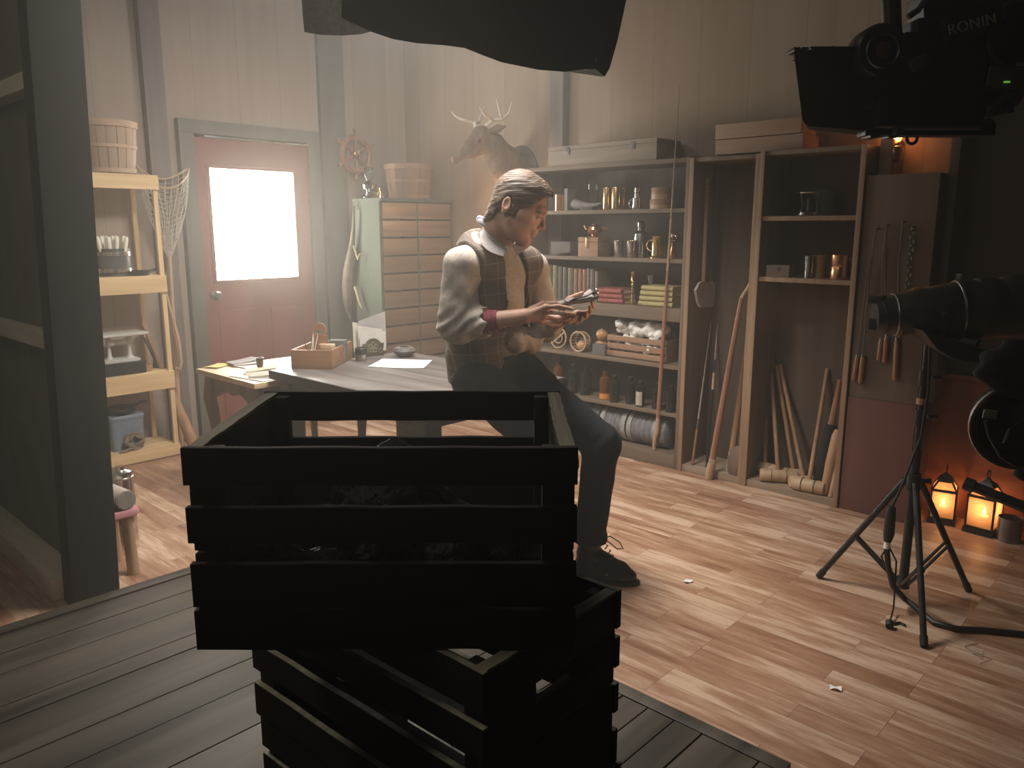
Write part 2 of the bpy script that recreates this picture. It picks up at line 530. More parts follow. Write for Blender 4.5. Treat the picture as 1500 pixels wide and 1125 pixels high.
def floor_mat():
    """laminate boards running along Y, every board its own tone and streaks"""
    m, nt, bs = _base('laminate_floor')
    N, L = nt.nodes, nt.links
    tc = N.new('ShaderNodeTexCoord')
    mp = N.new('ShaderNodeMapping'); mp.inputs['Rotation'].default_value = (0, 0, R(90))
    L.new(tc.outputs['Object'], mp.inputs['Vector'])
    br = N.new('ShaderNodeTexBrick'); L.new(mp.outputs[0], br.inputs['Vector'])
    br.inputs['Scale'].default_value = 1.0
    br.inputs['Brick Width'].default_value = 0.62; br.inputs['Row Height'].default_value = 0.088
    br.inputs['Mortar Size'].default_value = 0.0008; br.inputs['Bias'].default_value = 0.0
    br.inputs['Color1'].default_value = (0, 0, 0, 1); br.inputs['Color2'].default_value = (1, 1, 1, 1); br.inputs['Mortar'].default_value = (0.5, 0.5, 0.5, 1)
    br.offset = 0.37; br.offset_frequency = 3
    # streaks along the boards, shifted from board to board
    mp2 = N.new('ShaderNodeMapping'); mp2.inputs['Scale'].default_value = (1, 0.13, 1); L.new(tc.outputs['Object'], mp2.inputs['Vector'])
    sh = N.new('ShaderNodeVectorMath'); sh.operation = 'MULTIPLY_ADD'; L.new(br.outputs['Color'], sh.inputs[0]); sh.inputs[1].default_value = (3.1, 1.7, 0); L.new(mp2.outputs[0], sh.inputs[2])
    n1 = N.new('ShaderNodeTexNoise'); n1.inputs['Scale'].default_value = 22; n1.inputs['Detail'].default_value = 7; n1.inputs['Roughness'].default_value = 0.65; L.new(sh.outputs[0], n1.inputs['Vector'])
    n2 = N.new('ShaderNodeTexNoise'); n2.inputs['Scale'].default_value = 5; n2.inputs['Detail'].default_value = 4; L.new(sh.outputs[0], n2.inputs['Vector'])
    a = N.new('ShaderNodeMath'); a.operation = 'MULTIPLY_ADD'; L.new(n1.outputs['Fac'], a.inputs[0]); a.inputs[1].default_value = 0.86
    b = N.new('ShaderNodeMath'); b.operation = 'MULTIPLY_ADD'; L.new(n2.outputs['Fac'], b.inputs[0]); b.inputs[1].default_value = 0.7
    sx = N.new('ShaderNodeSeparateColor'); L.new(br.outputs['Color'], sx.inputs[0])
    q = N.new('ShaderNodeMath'); q.operation = 'MULTIPLY'; L.new(sx.outputs[0], q.inputs[0]); q.inputs[1].default_value = 0.17
    L.new(q.outputs[0], b.inputs[2]); L.new(b.outputs[0], a.inputs[2])
    cr = N.new('ShaderNodeValToRGB'); el = cr.color_ramp.elements
    el[0].position = 0.5; el[0].color = (0.13, 0.056, 0.03, 1)
    el[1].position = 1.18; el[1].color = (0.62, 0.43, 0.3, 1)
    for p, c in ((0.64, (0.22, 0.108, 0.06, 1)), (0.77, (0.34, 0.18, 0.105, 1)), (0.88, (0.43, 0.255, 0.16, 1))):
        e = el.new(p); e.color = c
    el[len(el) - 1].position = 1.0
    L.new(a.outputs[0], cr.inputs[0])
    mx = N.new('ShaderNodeMix'); mx.data_type = 'RGBA'; L.new(br.outputs['Fac'], mx.inputs[0]); L.new(cr.outputs[0], mx.inputs[6]); mx.inputs[7].default_value = (0.13, 0.07, 0.045, 1)
    L.new(mx.outputs[2], bs.inputs['Base Color'])
    mr = N.new('ShaderNodeMapRange'); mr.inputs['To Min'].default_value = 0.3; mr.inputs['To Max'].default_value = 0.55; L.new(n1.outputs['Fac'], mr.inputs[0]); L.new(mr.outputs[0], bs.inputs['Roughness'])
    bp = N.new('ShaderNodeBump'); bp.inputs['Strength'].default_value = 0.12; bp.inputs['Distance'].default_value = 0.004; L.new(n1.outputs['Fac'], bp.inputs['Height']); L.new(bp.outputs[0], bs.inputs['Normal'])
    return m

M_wall = plank_wall('plank_wall_x', (0.33, 0.255, 0.2), (0.46, 0.365, 0.29), 'X', 0.32)
M_wall2 = plank_wall('plank_wall_y', (0.28, 0.2, 0.135), (0.4, 0.3, 0.205), 'Y', 0.32)
M_green = noise_mat('green_grey_paint', (0.115, 0.108, 0.083), (0.165, 0.155, 0.12), 6, (1, 1, 0.2), rough=0.6, bump=0.08)
M_reddoor = noise_mat('red_door_paint', (0.2, 0.062, 0.05), (0.26, 0.085, 0.066), 5, (1, 1, 0.3), rough=0.5, bump=0.05)
M_redpanel = noise_mat('red_panel', (0.2, 0.065, 0.04), (0.3, 0.1, 0.06), 6, (1, 1, 0.15), rough=0.6, bump=0.08)
M_panel = wood('dark_panel', (0.085, 0.056, 0.038), (0.14, 0.094, 0.064), 'z', 16, 0.7)
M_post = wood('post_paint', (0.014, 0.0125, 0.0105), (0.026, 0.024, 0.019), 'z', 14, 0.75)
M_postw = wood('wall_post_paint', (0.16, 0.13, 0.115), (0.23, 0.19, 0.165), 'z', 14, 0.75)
M_stud = wood('stud_wood', (0.6, 0.53, 0.4), (0.8, 0.72, 0.56), 'y', 18, 0.75)
M_flat = noise_mat('flat_back', (0.14, 0.12, 0.08), (0.2, 0.17, 0.115), 6, rough=0.85, bump=0.1)
M_plat = wood('platform_boards', (0.036, 0.029, 0.021), (0.11, 0.092, 0.068), 'x', 9, 0.5, 0.2, spread=(0.38, 0.64))
M_pane = emis('frosted_pane', (1.0, 0.95, 0.84), 32.0)

YW, XW = 5.3, 4.35      # faces of the door wall and of the shelf wall
b = NB(); box(b, (1.6, 2.0, -0.05), (6.2, 7.0, 0.1)); struct('floor', b, floor_mat())
b = NB(); box(b, (2.2, YW + 0.06, 1.7), (5.0, 0.12, 3.4)); struct('wall_left', b, M_wall)
b = NB(); box(b, (XW + 0.06, 1.9, 1.7), (0.12, 6.8, 3.4)); struct('wall_right', b, M_wall2)
b = NB(); box(b, (1.6, 2.0, 3.45), (6.2, 7.0, 0.1)); struct('ceiling', b, noise_mat('ceiling_black', (0.02, 0.02, 0.02), (0.03, 0.03, 0.03), 5, rough=0.9))
# uprights standing proud of the walls
b = NB(); box(b, (2.27, YW - 0.035, 1.7), (0.13, 0.07, 3.38), bev=0.006); struct('trim_1', b, M_postw)
b = NB(); box(b, (XW - 0.035, 3.61, 1.7), (0.07, 0.12, 3.38), bev=0.006); struct('trim_2', b, M_postw)
b = NB(); box(b, (3.62, YW - 0.02, 1.7), (0.22, 0.04, 3.38), bev=0.005); struct('trim_3', b, M_green)
# low red wainscot by the lanterns and the dark panel beside the cupboards
b = NB(); box(b, (XW - 0.02, 0.1, 0.355), (0.04, 2.05, 0.71), bev=0.004); box(b, (XW - 0.03, 0.1, 0.72), (0.06, 2.05, 0.025), bev=0.004); struct('trim_4', b, M_redpanel)
pz = AX(1255, 258, 4.06).z
b = NB(); box(b, (4.19, 1.27, pz / 2 + 0.3), (0.3, 0.325, pz - 0.6), bev=0.004); struct('wall_return', b, M_panel)
b = NB(); box(b, (4.19, 1.27, 0.3), (0.31, 0.325, 0.6), bev=0.004); struct('baseboard_return', b, noise_mat('dull_red_board', (0.11, 0.042, 0.032), (0.16, 0.06, 0.045), 6, (1, 1, 0.2), rough=0.6))
# boards with shade painted into their brown; pilaster added to block lamp light
b = NB(); box(b, (XW - 0.012, -0.2, 2.07), (0.024, 2.55, 2.66)); struct('wall_right_shade', b, plank_wall('plank_wall_shade_tone', (0.05, 0.036, 0.027), (0.085, 0.06, 0.044), 'Y', 0.3))
b = NB(); box(b, (4.25, 1.085, 2.0), (0.2, 0.04, 2.8), bev=0.003); struct('trim_added', b, M_panel)
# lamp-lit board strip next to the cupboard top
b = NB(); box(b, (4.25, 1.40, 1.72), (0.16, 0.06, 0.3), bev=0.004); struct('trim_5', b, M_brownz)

# door in the door wall
d = structroot('door_1', (2.94, YW, 0))
b = NB()
box(b, (-0.485, -0.03, 1.03), (0.1, 0.06, 2.06), bev=0.006); box(b, (0.485, -0.03, 1.03), (0.1, 0.06, 2.06), bev=0.006); box(b, (0, -0.03, 2.105), (1.07, 0.06, 0.09), bev=0.006)
obj('door_frame', b, M_green, d)
W0, W1, Z0, Z1 = 2.6 - 2.94, 3.24 - 2.94, 1.085, 1.845
b = NB()
box(b, ((-0.43 + W0) / 2, -0.02, 1.02), (W0 + 0.43, 0.04, 2.04)); box(b, ((0.43 + W1) / 2, -0.02, 1.02), (0.43 - W1, 0.04, 2.04))
box(b, ((W0 + W1) / 2, -0.02, Z0 / 2), (W1 - W0, 0.04, Z0)); box(b, ((W0 + W1) / 2, -0.02, (2.04 + Z1) / 2), (W1 - W0, 0.04, 2.04 - Z1))
for dx in (-0.2, 0.2): box(b, (dx, -0.042, 0.5), (0.28, 0.008, 0.75), bev=0.003)
obj('door_leaf', b, M_reddoor, d)
b = NB()
for c, s in ((((W0 + W1) / 2, -0.047, Z0 - 0.01), (W1 - W0 + 0.05, 0.016, 0.024)), (((W0 + W1) / 2, -0.047, Z1 + 0.01), (W1 - W0 + 0.05, 0.016, 0.024)), ((W0 - 0.012, -0.047, (Z0 + Z1) / 2), (0.024, 0.016, Z1 - Z0)), ((W1 + 0.012, -0.047, (Z0 + Z1) / 2), (0.024, 0.016, Z1 - Z0))):
    box(b, c, s, bev=0.004)
obj('window_bead', b, M_reddoor, d)
b = NB(); box(b, ((W0 + W1) / 2, -0.012, (Z0 + Z1) / 2), (W1 - W0, 0.012, Z1 - Z0)); obj('window_pane', b, M_pane, d)
b = NB(); lathe(b, [(0.028, 0), (0.028, 0.008), (0.012, 0.012), (0.012, 0.04), (0.028, 0.05), (0.032, 0.065), (0.022, 0.082), (0.004, 0.086)], M=orient((0, -1, 0), at=(-0.37, -0.04, 0.985)))
obj('door_knob', b, M_iron, d, label='round black door knob')
b = NB(); box(b, (0.03, -0.05, 2.045), (0.78, 0.02, 0.014), bev=0.003); cyl(b, (0.42, -0.05, 2.045), (0.42, -0.075, 2.045), 0.012); obj('closer_bar', b, M_silver, d, label='thin metal bar over the door')

# platform the camera stands on: low deck of grey boards
b = NB()
y = 3.02; random.seed(3)
PZ = 0.05
while y > -1.2:
    w = random.choice((0.09, 0.14, 0.17, 0.2))
    box(b, (0.15, y - w / 2, PZ - 0.0125 + random.uniform(-0.0015, 0.0015)), (3.3, w - 0.005, 0.025), bev=0.002)
    y -= w
box(b, (0.175, 3.065, PZ - 0.025), (3.35, 0.06, 0.05), bev=0.004)
box(b, (1.83, 1.9, PZ - 0.022), (0.05, 2.35, 0.044), bev=0.004)
box(b, (1.83, -0.25, PZ - 0.025), (0.05, 1.9, 0.044), bev=0.004)
box(b, (0.15, 0.9, 0.012), (3.2, 4.0, 0.024))
struct('floor_platform', b, M_plat)

# the near partition: end post, back of a set wall with its studs
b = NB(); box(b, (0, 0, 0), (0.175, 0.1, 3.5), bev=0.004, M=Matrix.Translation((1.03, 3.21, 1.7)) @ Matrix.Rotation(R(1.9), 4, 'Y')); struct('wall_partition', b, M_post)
LM = Matrix.Translation((0.93, 0, 0)) @ Matrix.Rotation(R(2.0), 4, 'Y')
b = NB(); box(b, (0.045, 4.27, 1.7), (0.02, 2.02, 3.4), M=LM); struct('wall_partition_panel', b, M_flat)
b = NB(); box(b, (0.005, 4.27, 1.965), (0.07, 2.0, 0.06), bev=0.003, M=LM); struct('trim_6', b, M_stud)
b = NB(); box(b, (0.005, 4.27, 1.02), (0.07, 2.0, 0.06), bev=0.003, M=LM); struct('trim_7', b, M_stud)
b = NB(); box(b, (-0.02, 4.27, 0.045), (0.12, 2.0, 0.09), bev=0.003, M=LM); struct('trim_8', b, M_stud)
# ================================================================ door side: pine shelves and what stands on them
def bushel_basket(name, label, loc, rt, rb, h, c1, c2, group=None, rz=0):
    t = thing(name, label, 'basket', loc, rz, group)
    m = noise_mat(name + '_staves' + str(int(c1[0] * 99)), c1, c2, 7, (1, 1, 0.2), rough=0.7, bump=0.2)
    b = NB(); n = 18
    for i in range(n):
        a = 2 * PI * i / n; da = PI / n * 0.93
        pts = []
        for zz, rr in ((0, rb), (h * 0.3, rb + (rt - rb) * 0.42), (h * 0.65, rb + (rt - rb) * 0.78), (h, rt)):
            pts.append((rr, zz))
        A = [Vector((r * math.cos(a - da), r * math.sin(a - da), z)) for r, z in pts]
        Cc = [Vector((r * 1.015 * math.cos(a), r * 1.015 * math.sin(a), z)) for r, z in pts]
        B = [Vector((r * math.cos(a + da), r * math.sin(a + da), z)) for r, z in pts]
        th = 0.005
        rr = []
        for k in range(4):
            inn = lambda p: Vector((p.x * (1 - th / rt), p.y * (1 - th / rt), p.z))
            rr.append([A[k], Cc[k], B[k], inn(B[k]), inn(Cc[k]), inn(A[k])])
        rings(b, rr)
    obj('staves', b, m, t)
    hoop = noise_mat(name + '_hoop' + str(int(c1[0] * 99)), mul(c1, 1.25), mul(c2, 1.25), 9, rough=0.7, bump=0.2)
    for zz, w, o in ((h - 0.02, 0.036, 0.006), (h * 0.52, 0.02, 0.005), (0.02, 0.026, 0.004)):
        r = rb + (rt - rb) * (zz / h) ** 0.8 + o
        b = NB(); lathe(b, [(r - 0.004, zz - w / 2), (r + 0.003, zz - w / 2), (r + 0.003 + (rt - rb) * w / h, zz + w / 2), (r - 0.004 + (rt - rb) * w / h, zz + w / 2), (r - 0.004, zz - w / 2)], n=36, closed=False)
        obj('hoop', b, hoop, t)
    b = NB(); lathe(b, [(0.001, 0.006), (rb * 0.97, 0.006), (rb * 0.97, 0.014), (0.001, 0.014)], n=24); obj('base', b, m, t)
    return t

YF, YB = 4.95, 5.24
t = thing('open_shelf_unit', 'tall open shelf unit of pale yellow pine standing between the door and the dark post', 'shelf unit', (1.83, 5.1, 0))
ZS = (1.758, 1.157, 0.555, 0.075)
for i, z in enumerate(ZS):
    b = NB(); box(b, (1.815, 5.095, z - 0.009), (0.58, 0.29, 0.018), bev=0.002); s = obj('shelf_board', b, M_yel, t, world=True)
    hh = (0.085, 0.105, 0.11, 0.07)[i]
    b = NB(); box(b, (1.815, YF - 0.006, z - hh / 2), (0.60, 0.018, hh), bev=0.002); obj('apron', b, M_yel, s, world=True)
for X, Y in ((1.535, YF + 0.016), (2.1, YF + 0.016), (1.535, YB), (2.075, YB)):
    b = NB(); box(b, (X, Y, 0.872), (0.028, 0.024, 1.744), bev=0.002); obj('post', b, M_yelz, t, world=True)

p = (fX(160, 5.09, 1.8), 5.09, 1.758)
bushel_basket('bushel_basket', 'pale slatted bushel basket standing on top of the pine shelf unit', p, 0.165, 0.135, 0.305, (0.34, 0.235, 0.165), (0.48, 0.35, 0.25), 'bushel baskets')

# candles in a banded pail
px_ = fX(166, 5.08, 1.25)
t = thing('candle_pail', 'dark banded pail full of white candles on the pine shelf under the basket', 'pail', (px_, 5.08, 1.157))
Mp = plain('pail_dark', (0.1, 0.1, 0.09), 0.5)
b = NB(); cup(b, 0.098, 0.165, 0.006, 0.09); obj('body', b, Mp, t)
for z in (0.035, 0.135):
    b = NB(); lathe(b, [(0.094, z - 0.012), (0.102, z - 0.012), (0.102, z + 0.012), (0.094, z + 0.012), (0.094, z - 0.012)], closed=False); obj('band', b, M_silver, t)
cd = None
cb = NB(); lathe(cb, [(0.0115, 0), (0.0115, 0.215), (0.006, 0.226), (0.001, 0.228)], n=12)
for i in range(13):
    a = i * 2.4; r = 0.018 * math.sqrt(i) 
    x, y = r * math.cos(a) * 1.05, r * math.sin(a)
    rot = (-y * 3.4 + random.uniform(-.05, .05), x * 3.4 + random.uniform(-.05, .05), 0)
    if cd is None:
        cd = obj('candle', cb, M_white); tag(cd, 'white wax candle standing in the dark banded pail', 'candle', 'candles in the pail'); c = cd
    else:
        c = cd.copy(); COL.objects.link(c)
    c.location = (px_ + x, 5.08 + y, 1.172); c.rotation_euler = rot
b = NB(); lathe(b, [(0.045, 0), (0.06, 0.004), (0.078, 0.03), (0.074, 0.03), (0.056, 0.009), (0.001, 0.008)], n=24)
cyl(b, (0.07, 0, 0.026), (0.16, 0.02, 0.04), 0.008, 0.01)
tag(obj('skillet', b, M_blackm, loc=(fX(203, 5.02, 1.17), 5.02, 1.157)), 'small black iron skillet in front of the candle pail', 'pan')

# postal scale on a black box
bx = fX(176, 5.07, 0.6)
t = thing('iron_box', 'low black box under the white postal scale on the pine shelf', 'box', (bx, 5.07, 0.555))
b = NB(); box(b, (0, 0, 0.033), (0.25, 0.16, 0.066), bev=0.006); obj('body', b, M_blackm, t)
b = NB(); box(b, (0, 0, 0.071), (0.26, 0.17, 0.01), bev=0.004); obj('lid', b, M_blackm, t)
t = thing('postal_scale', 'white enamel postal scale with a flat tray on a black box', 'scale', (bx, 5.07, 0.631))
Me = plain('white_enamel', (0.62, 0.6, 0.56), 0.35)
b = NB(); box(b, (0, 0, 0.01), (0.21, 0.12, 0.02), bev=0.006); obj('base', b, Me, t)
for dx in (-0.055, 0.065):
    b = NB(); lathe(b, [(0.024, 0.02), (0.012, 0.04), (0.009, 0.09), (0.013, 0.11), (0.02, 0.12), (0.02, 0.145), (0.008, 0.15)], (dx, 0, 0), 14); obj('column', b, Me, t)
b = NB(); box(b, (0, 0, 0.128), (0.15, 0.014, 0.016), bev=0.004); ell(b, (-0.05, -0.02, 0.125), (0.024, 0.018, 0.024)); obj('beam', b, Me, t)
b = NB(); box(b, (0.02, 0, 0.173), (0.27, 0.19, 0.014), bev=0.006); obj('tray', b, Me, t)
b = NB(); lathe(b, [(0.024, 0), (0.028, 0.01), (0.028, 0.045), (0.023, 0.045), (0.022, 0.012), (0.001, 0.01)], n=18)
tag(obj('wooden_cup', b, M_brownz, loc=(fX(216, 5.03, 0.58), 5.03, 0.555)), 'small orange-brown wooden cup beside the postal scale', 'cup')
b = NB(); lathe(b, [(0.02, 0), (0.024, 0.004), (0.018, 0.05), (0.01, 0.06), (0.01, 0.08)], n=14); cyl(b, (0, 0, .05), (-0.05, 0.03, 0.2), 0.012, 0.009, 10)
tag(obj('pestle_mortar', b, M_iron, loc=(fX(229, 5.12, 0.58), 5.12, 0.555)), 'dark little mortar with a slanting pestle beside the wooden cup', 'mortar')

# tub, pan, coil
tx = fX(181, 5.09, 0.2)
t = thing('storage_tub', 'blue-grey lidded tub on the lowest pine shelf', 'tub', (tx, 5.09, 0.075))
Mt = plain('tub_blue_grey', (0.2, 0.24, 0.3), 0.45)
b = NB()
def rrect(w, d, r=0.03, n=5):
    o = []
    for cx, cy, a0 in ((w / 2 - r, d / 2 - r, 0), (-w / 2 + r, d / 2 - r, 90), (-w / 2 + r, -d / 2 + r, 180), (w / 2 - r, -d / 2 + r, 270)):
        for k in range(n + 1):
            a = R(a0 + 90 * k / n); o.append((cx + r * math.cos(a), cy + r * math.sin(a)))
    return o
rings(b, [[Vector((x * s, y * s, z)) for x, y in rrect(0.21, 0.17)] for s, z in ((0.9, 0), (1.0, 0.2), (0.96, 0.2), (0.87, 0.01))]); obj('body', b, Mt, t)
b = NB(); rings(b, [[Vector((x * s, y * s, z)) for x, y in rrect(0.21, 0.17)] for s, z in ((1.03, 0.195), (1.05, 0.205), (1.05, 0.215), (1.0, 0.223))]); obj('lid', b, Mt, t)
b = NB(); lathe(b, [(0.05, 0), (0.082, 0.02), (0.09, 0.045), (0.084, 0.045), (0.05, 0.008), (0.001, 0.007)], n=24); tube(b, [(0.085, 0, 0.04), (0.12, 0, 0.055), (0.17, 0.01, 0.052)], 0.009)
tag(obj('frying_pan', b, M_blackm, loc=(tx - 0.01, 5.08, 0.299), ), 'black iron pan lying on the lid of the blue-grey tub', 'pan')
b = NB(); random.seed(4)
pts = []
for i in range(70):
    a = i * 0.55; r = 0.045 + 0.014 * math.sin(i * 1.3)
    pts.append((r * math.cos(a), 0.03 * math.sin(i * 0.9) * 0.6, 0.062 + r * math.sin(a) * 0.95 + 0.004 * math.sin(i)))
tube(b, pts, 0.0095, 8); tube(b, [(-0.03, -0.02, 0.02), (-0.07, -0.03, 0.012), (-0.1, -0.02, 0.011)], 0.0095, 8)
tag(obj('rope_coil', b, noise_mat('dark_rope', (0.16, 0.12, 0.09), (0.28, 0.22, 0.16), 60, rough=0.9, bump=0.4), loc=(fX(197, 4.99, 0.12), 4.995, 0.072)), 'coil of dark rope in front of the blue-grey tub', 'rope')

# landing net leaning on the wall behind the shelves
t = thing('landing_net', 'long-handled landing net with a collapsed mesh bag leaning by the red door', 'net', (2.33, 5.2, 0))
net_c = AY(240, 255, 5.17); tip = AY(248, 376, 5.16); foot = AY(262, 600, 5.12); foot.z = 0
b = NB(); cyl(b, foot, tip + (tip - foot) * 0.02, 0.012, 0.011, 10); obj('handle', b, M_pale, t, world=True)
Mnet = noise_mat('net_twine', (0.42, 0.38, 0.32), (0.58, 0.53, 0.45), 40, rough=0.9, bump=0.1)
b = NB(); hoopR = 0.165
hp = []
for k in range(25):
    a = 2 * PI * k / 24
    hp.append(net_c + Vector((hoopR * math.cos(a), 0.035 * math.sin(a), 0.05 * math.cos(2 * a) + 0.03 * math.sin(a) - 0.01)))
tube(b, hp, 0.006, 8)
obj('hoop', b, M_pale, t, world=True)
b = NB(); S = 22
def netp(k, v):
    a = 2 * PI * k / S
    top = net_c + Vector((hoopR * math.cos(a), 0.035 * math.sin(a), 0.05 * math.cos(2 * a) + 0.03 * math.sin(a) - 0.01))
    e = tip + Vector((0.012 * math.cos(a), 0.012 * math.sin(a), 0))
    w = v ** 1.3
    q = top.lerp(e, w); q.z = top.z + (e.z - top.z) * v
    q.x += 0.02 * math.sin(3 * a + 4 * v) * math.sin(PI * v)
    return q
for k in range(S): tube(b, [netp(k, v / 9) for v in range(10)], 0.0022, 4, False)
for v in range(1, 16): tube(b, [netp(k, v / 16) for k in range(S + 1)], 0.0016, 4, False)
obj('net_bag', b, Mnet, t, world=True)
# bow stick and bat next to it
P0, P1, P2 = AY(243, 430, 5.1), AY(262, 500, 5.08), AY(266, 530, 5.06)
b = NB(); tube(b, [P0, AY(252, 462, 5.09), P1, P2, AY(263, 541, 5.06), AY(257, 538, 5.06), Vector((AY(257, 600, 5.07).x, 5.07, 0.0))], 0.011, 8)
tag(obj('walking_stick', b, M_pale), 'thin curved walking stick leaning between the net and the pine shelves', 'stick')
a0 = AY(255, 583, 5.0); a1 = AY(281, 645, 4.9)
dd = (a1 - a0).normalized(); a0 = a0 - dd * 0.5; k = (a0.z - 0.02) / -dd.z; a1 = a0 + dd * k
b = NB(); tube(b, [a0, a0 + dd * 0.02, a0 + dd * 0.3, a0 + dd * 0.55, a0 + dd * (k - 0.03), a1], [0.016, 0.013, 0.015, 0.03, 0.037, 0.028], 14)
tag(obj('wooden_bat', b, M_brownz), 'round brown wooden bat leaning beside the lowest pine shelf', 'bat')

# stool with two logs, mostly behind the post
sx, sy, sz = 1.12, 3.47, 0
top_z = AY(199, 744, 3.3).z
sp0 = (AY(206, 742, 3.3).x - 0.098, 3.41, 0)
t = thing('footstool', 'low stool with a pink cushioned seat and turned wooden legs beside the dark post', 'stool', sp0)
b = NB(); rings(b, [[Vector((x * s, y * s, z)) for x, y in rrect(0.195, 0.24, 0.035)] for s, z in ((0.93, top_z - 0.035), (1.0, top_z - 0.026), (1.0, top_z - 0.01), (0.95, top_z))])
obj('seat', b, noise_mat('pink_vinyl', (0.5, 0.2, 0.22), (0.6, 0.27, 0.28), 8, rough=0.5, bump=0.05), t)
for dx in (-0.05, 0.045):
    for dy in (-0.085, 0.08):
        b = NB(); tube(b, [(dx, dy, top_z - 0.035), (dx, dy, top_z - 0.06), (dx * 1.02, dy * 1.02, top_z - 0.07), (dx * 1.12, dy * 1.12, 0)], [0.03, 0.028, 0.022, 0.026], 12); obj('leg', b, M_pale, t)
Mlog = noise_mat('birch_log', (0.35, 0.29, 0.24), (0.5, 0.43, 0.36), 9, rough=0.8, bump=0.3)
Mcut = noise_mat('log_cut', (0.24, 0.21, 0.17), (0.34, 0.3, 0.25), 20, rough=0.85, bump=0.1)
e1 = AY(186, 727, 3.40); e1.z = top_z + 0.043
for k, (dx, lab) in enumerate(((0, 'round grey log lying on the pink stool, the one reaching farthest over its edge'), (-0.088, 'round grey log on the pink stool, half behind the dark post'))):
    p0 = Vector((fX(185, 3.3, top_z + .04) + dx, 3.3, top_z + 0.0425)); p1 = p0 + Vector((-0.02, 0.24, 0))
    t = thing('log', lab, 'log', p0, 0, 'logs on the stool')
    b = NB(); cyl(b, p0, p1, 0.042, 0.041, 20); obj('bark', b, Mlog, t, world=True)
    b = NB(); cyl(b, p0 + (p0 - p1).normalized() * 0.002, p0 + (p1 - p0).normalized() * 0.004, 0.038, 0.04, 20); obj('cut_face', b, Mcut, t, world=True)
cpos = AY(172, 698, 3.62)
t = thing('metal_tin', 'shiny little metal tin standing behind the logs on the pink stool', 'tin', (fX(176, 3.62, top_z + .08), 3.62, 0))
b = NB(); lathe(b, [(0.05, 0), (0.05, top_z + 0.06), (0.046, top_z + 0.075), (0.02, top_z + 0.085), (0.018, top_z + 0.1), (0.001, top_z + 0.102)], n=20); obj('body', b, M_silver, t)
b = NB(); torus(b, (0, 0, top_z + 0.05), 0.05, 0.004); obj('rim', b, M_silver, t)

# ship's wheel on the wall
wc = Vector((3.8, YW - 0.06, 2.01))
t = thing('ship_wheel', "old wooden ship's wheel hanging on the wall above the drawer cabinet", 'wheel', wc)
b = NB(); torus(b, (0, 0, 0), 0.128, 0.021, (0, 1, 0), 36, 10); obj('rim', b, M_redw, t)
b = NB(); lathe(b, [(0.035, -0.025), (0.038, 0.0), (0.03, 0.025), (0.012, 0.035), (0.001, 0.036)], n=20, M=orient((0, -1, 0))); obj('hub', b, M_gold, t)
for k in range(6):
    a = 2 * PI * k / 6 + PI / 2; dv = Vector((math.cos(a), 0, math.sin(a)))
    b = NB(); tube(b, [dv * 0.03, dv * 0.07, dv * 0.11, dv * 0.125, dv * 0.145, dv * 0.16, dv * 0.175, dv * 0.19, dv * 0.195], [0.01, 0.015, 0.01, 0.012, 0.011, 0.01, 0.018, 0.017, 0.006], 10); obj('spoke', b, M_redw, t)

# ---------------------------------------------------------------- drawer cabinet
CY = 4.72
cx0, cx1 = fX(557, CY, 1.3), XW - 0.02
cz = AY(600, 295, CY).z
cyb = min(YW - 0.05, fY(519, cx0, 1.3))
t = thing('drawer_cabinet', 'tall green-grey cabinet with two columns of plain wooden drawers', 'cabinet', ((cx0 + cx1) / 2, CY, 0))
b = NB()
box(b, (cx0 + 0.012, (CY + cyb) / 2, cz / 2), (0.024, cyb - CY, cz), bev=0.002); box(b, (cx1 - 0.012, (CY + cyb) / 2, cz / 2), (0.024, cyb - CY, cz), bev=0.002)
box(b, ((cx0 + cx1) / 2, cyb - 0.008, cz / 2), (cx1 - cx0, 0.016, cz)); box(b, ((cx0 + cx1) / 2, (CY + cyb) / 2, 0.03), (cx1 - cx0, cyb - CY, 0.06))
xm = fX(612.5, CY, 1.3)
box(b, (xm, CY + 0.1, cz / 2), (0.014, 0.2, cz - 0.02))
Mcab = noise_mat('cabinet_green', (0.07, 0.082, 0.064), (0.115, 0.13, 0.102), 5, (1, 1, 0.3), rough=0.85, bump=0.06, spec=0.15)
obj('carcass', b, Mcab, t, world=True)
b = NB(); box(b, ((cx0 + cx1) / 2, (CY + cyb) / 2 - 0.006, cz + 0.008), (cx1 - cx0, cyb - CY + 0.03, 0.022), bev=0.003); obj('top', b, Mcab, t, world=True)
Mdr = wood('drawer_front', (0.15, 0.092, 0.052), (0.25, 0.16, 0.095), 'x', 20, 0.34, 0.08)
pitch = 0.132; n_r = 11
base_ = None
for col_, (xa, xb) in enumerate(((cx0 + 0.026, xm - 0.008), (xm + 0.008, cx1 - 0.026))):
    for r in range(n_r):
        z1 = cz - 0.012 - r * pitch; z0 = z1 - pitch + 0.014
        b = NB(); box(b, ((xa + xb) / 2, CY + 0.012, (z0 + z1) / 2), (xb - xa, 0.03, z1 - z0), bev=0.003)
        box(b, ((xa + xb) / 2, CY + 0.13, (z0 + z1) / 2), (xb - xa - 0.02, 0.2, z1 - z0 - 0.02))
        obj('drawer', b, Mdr, t, world=True)
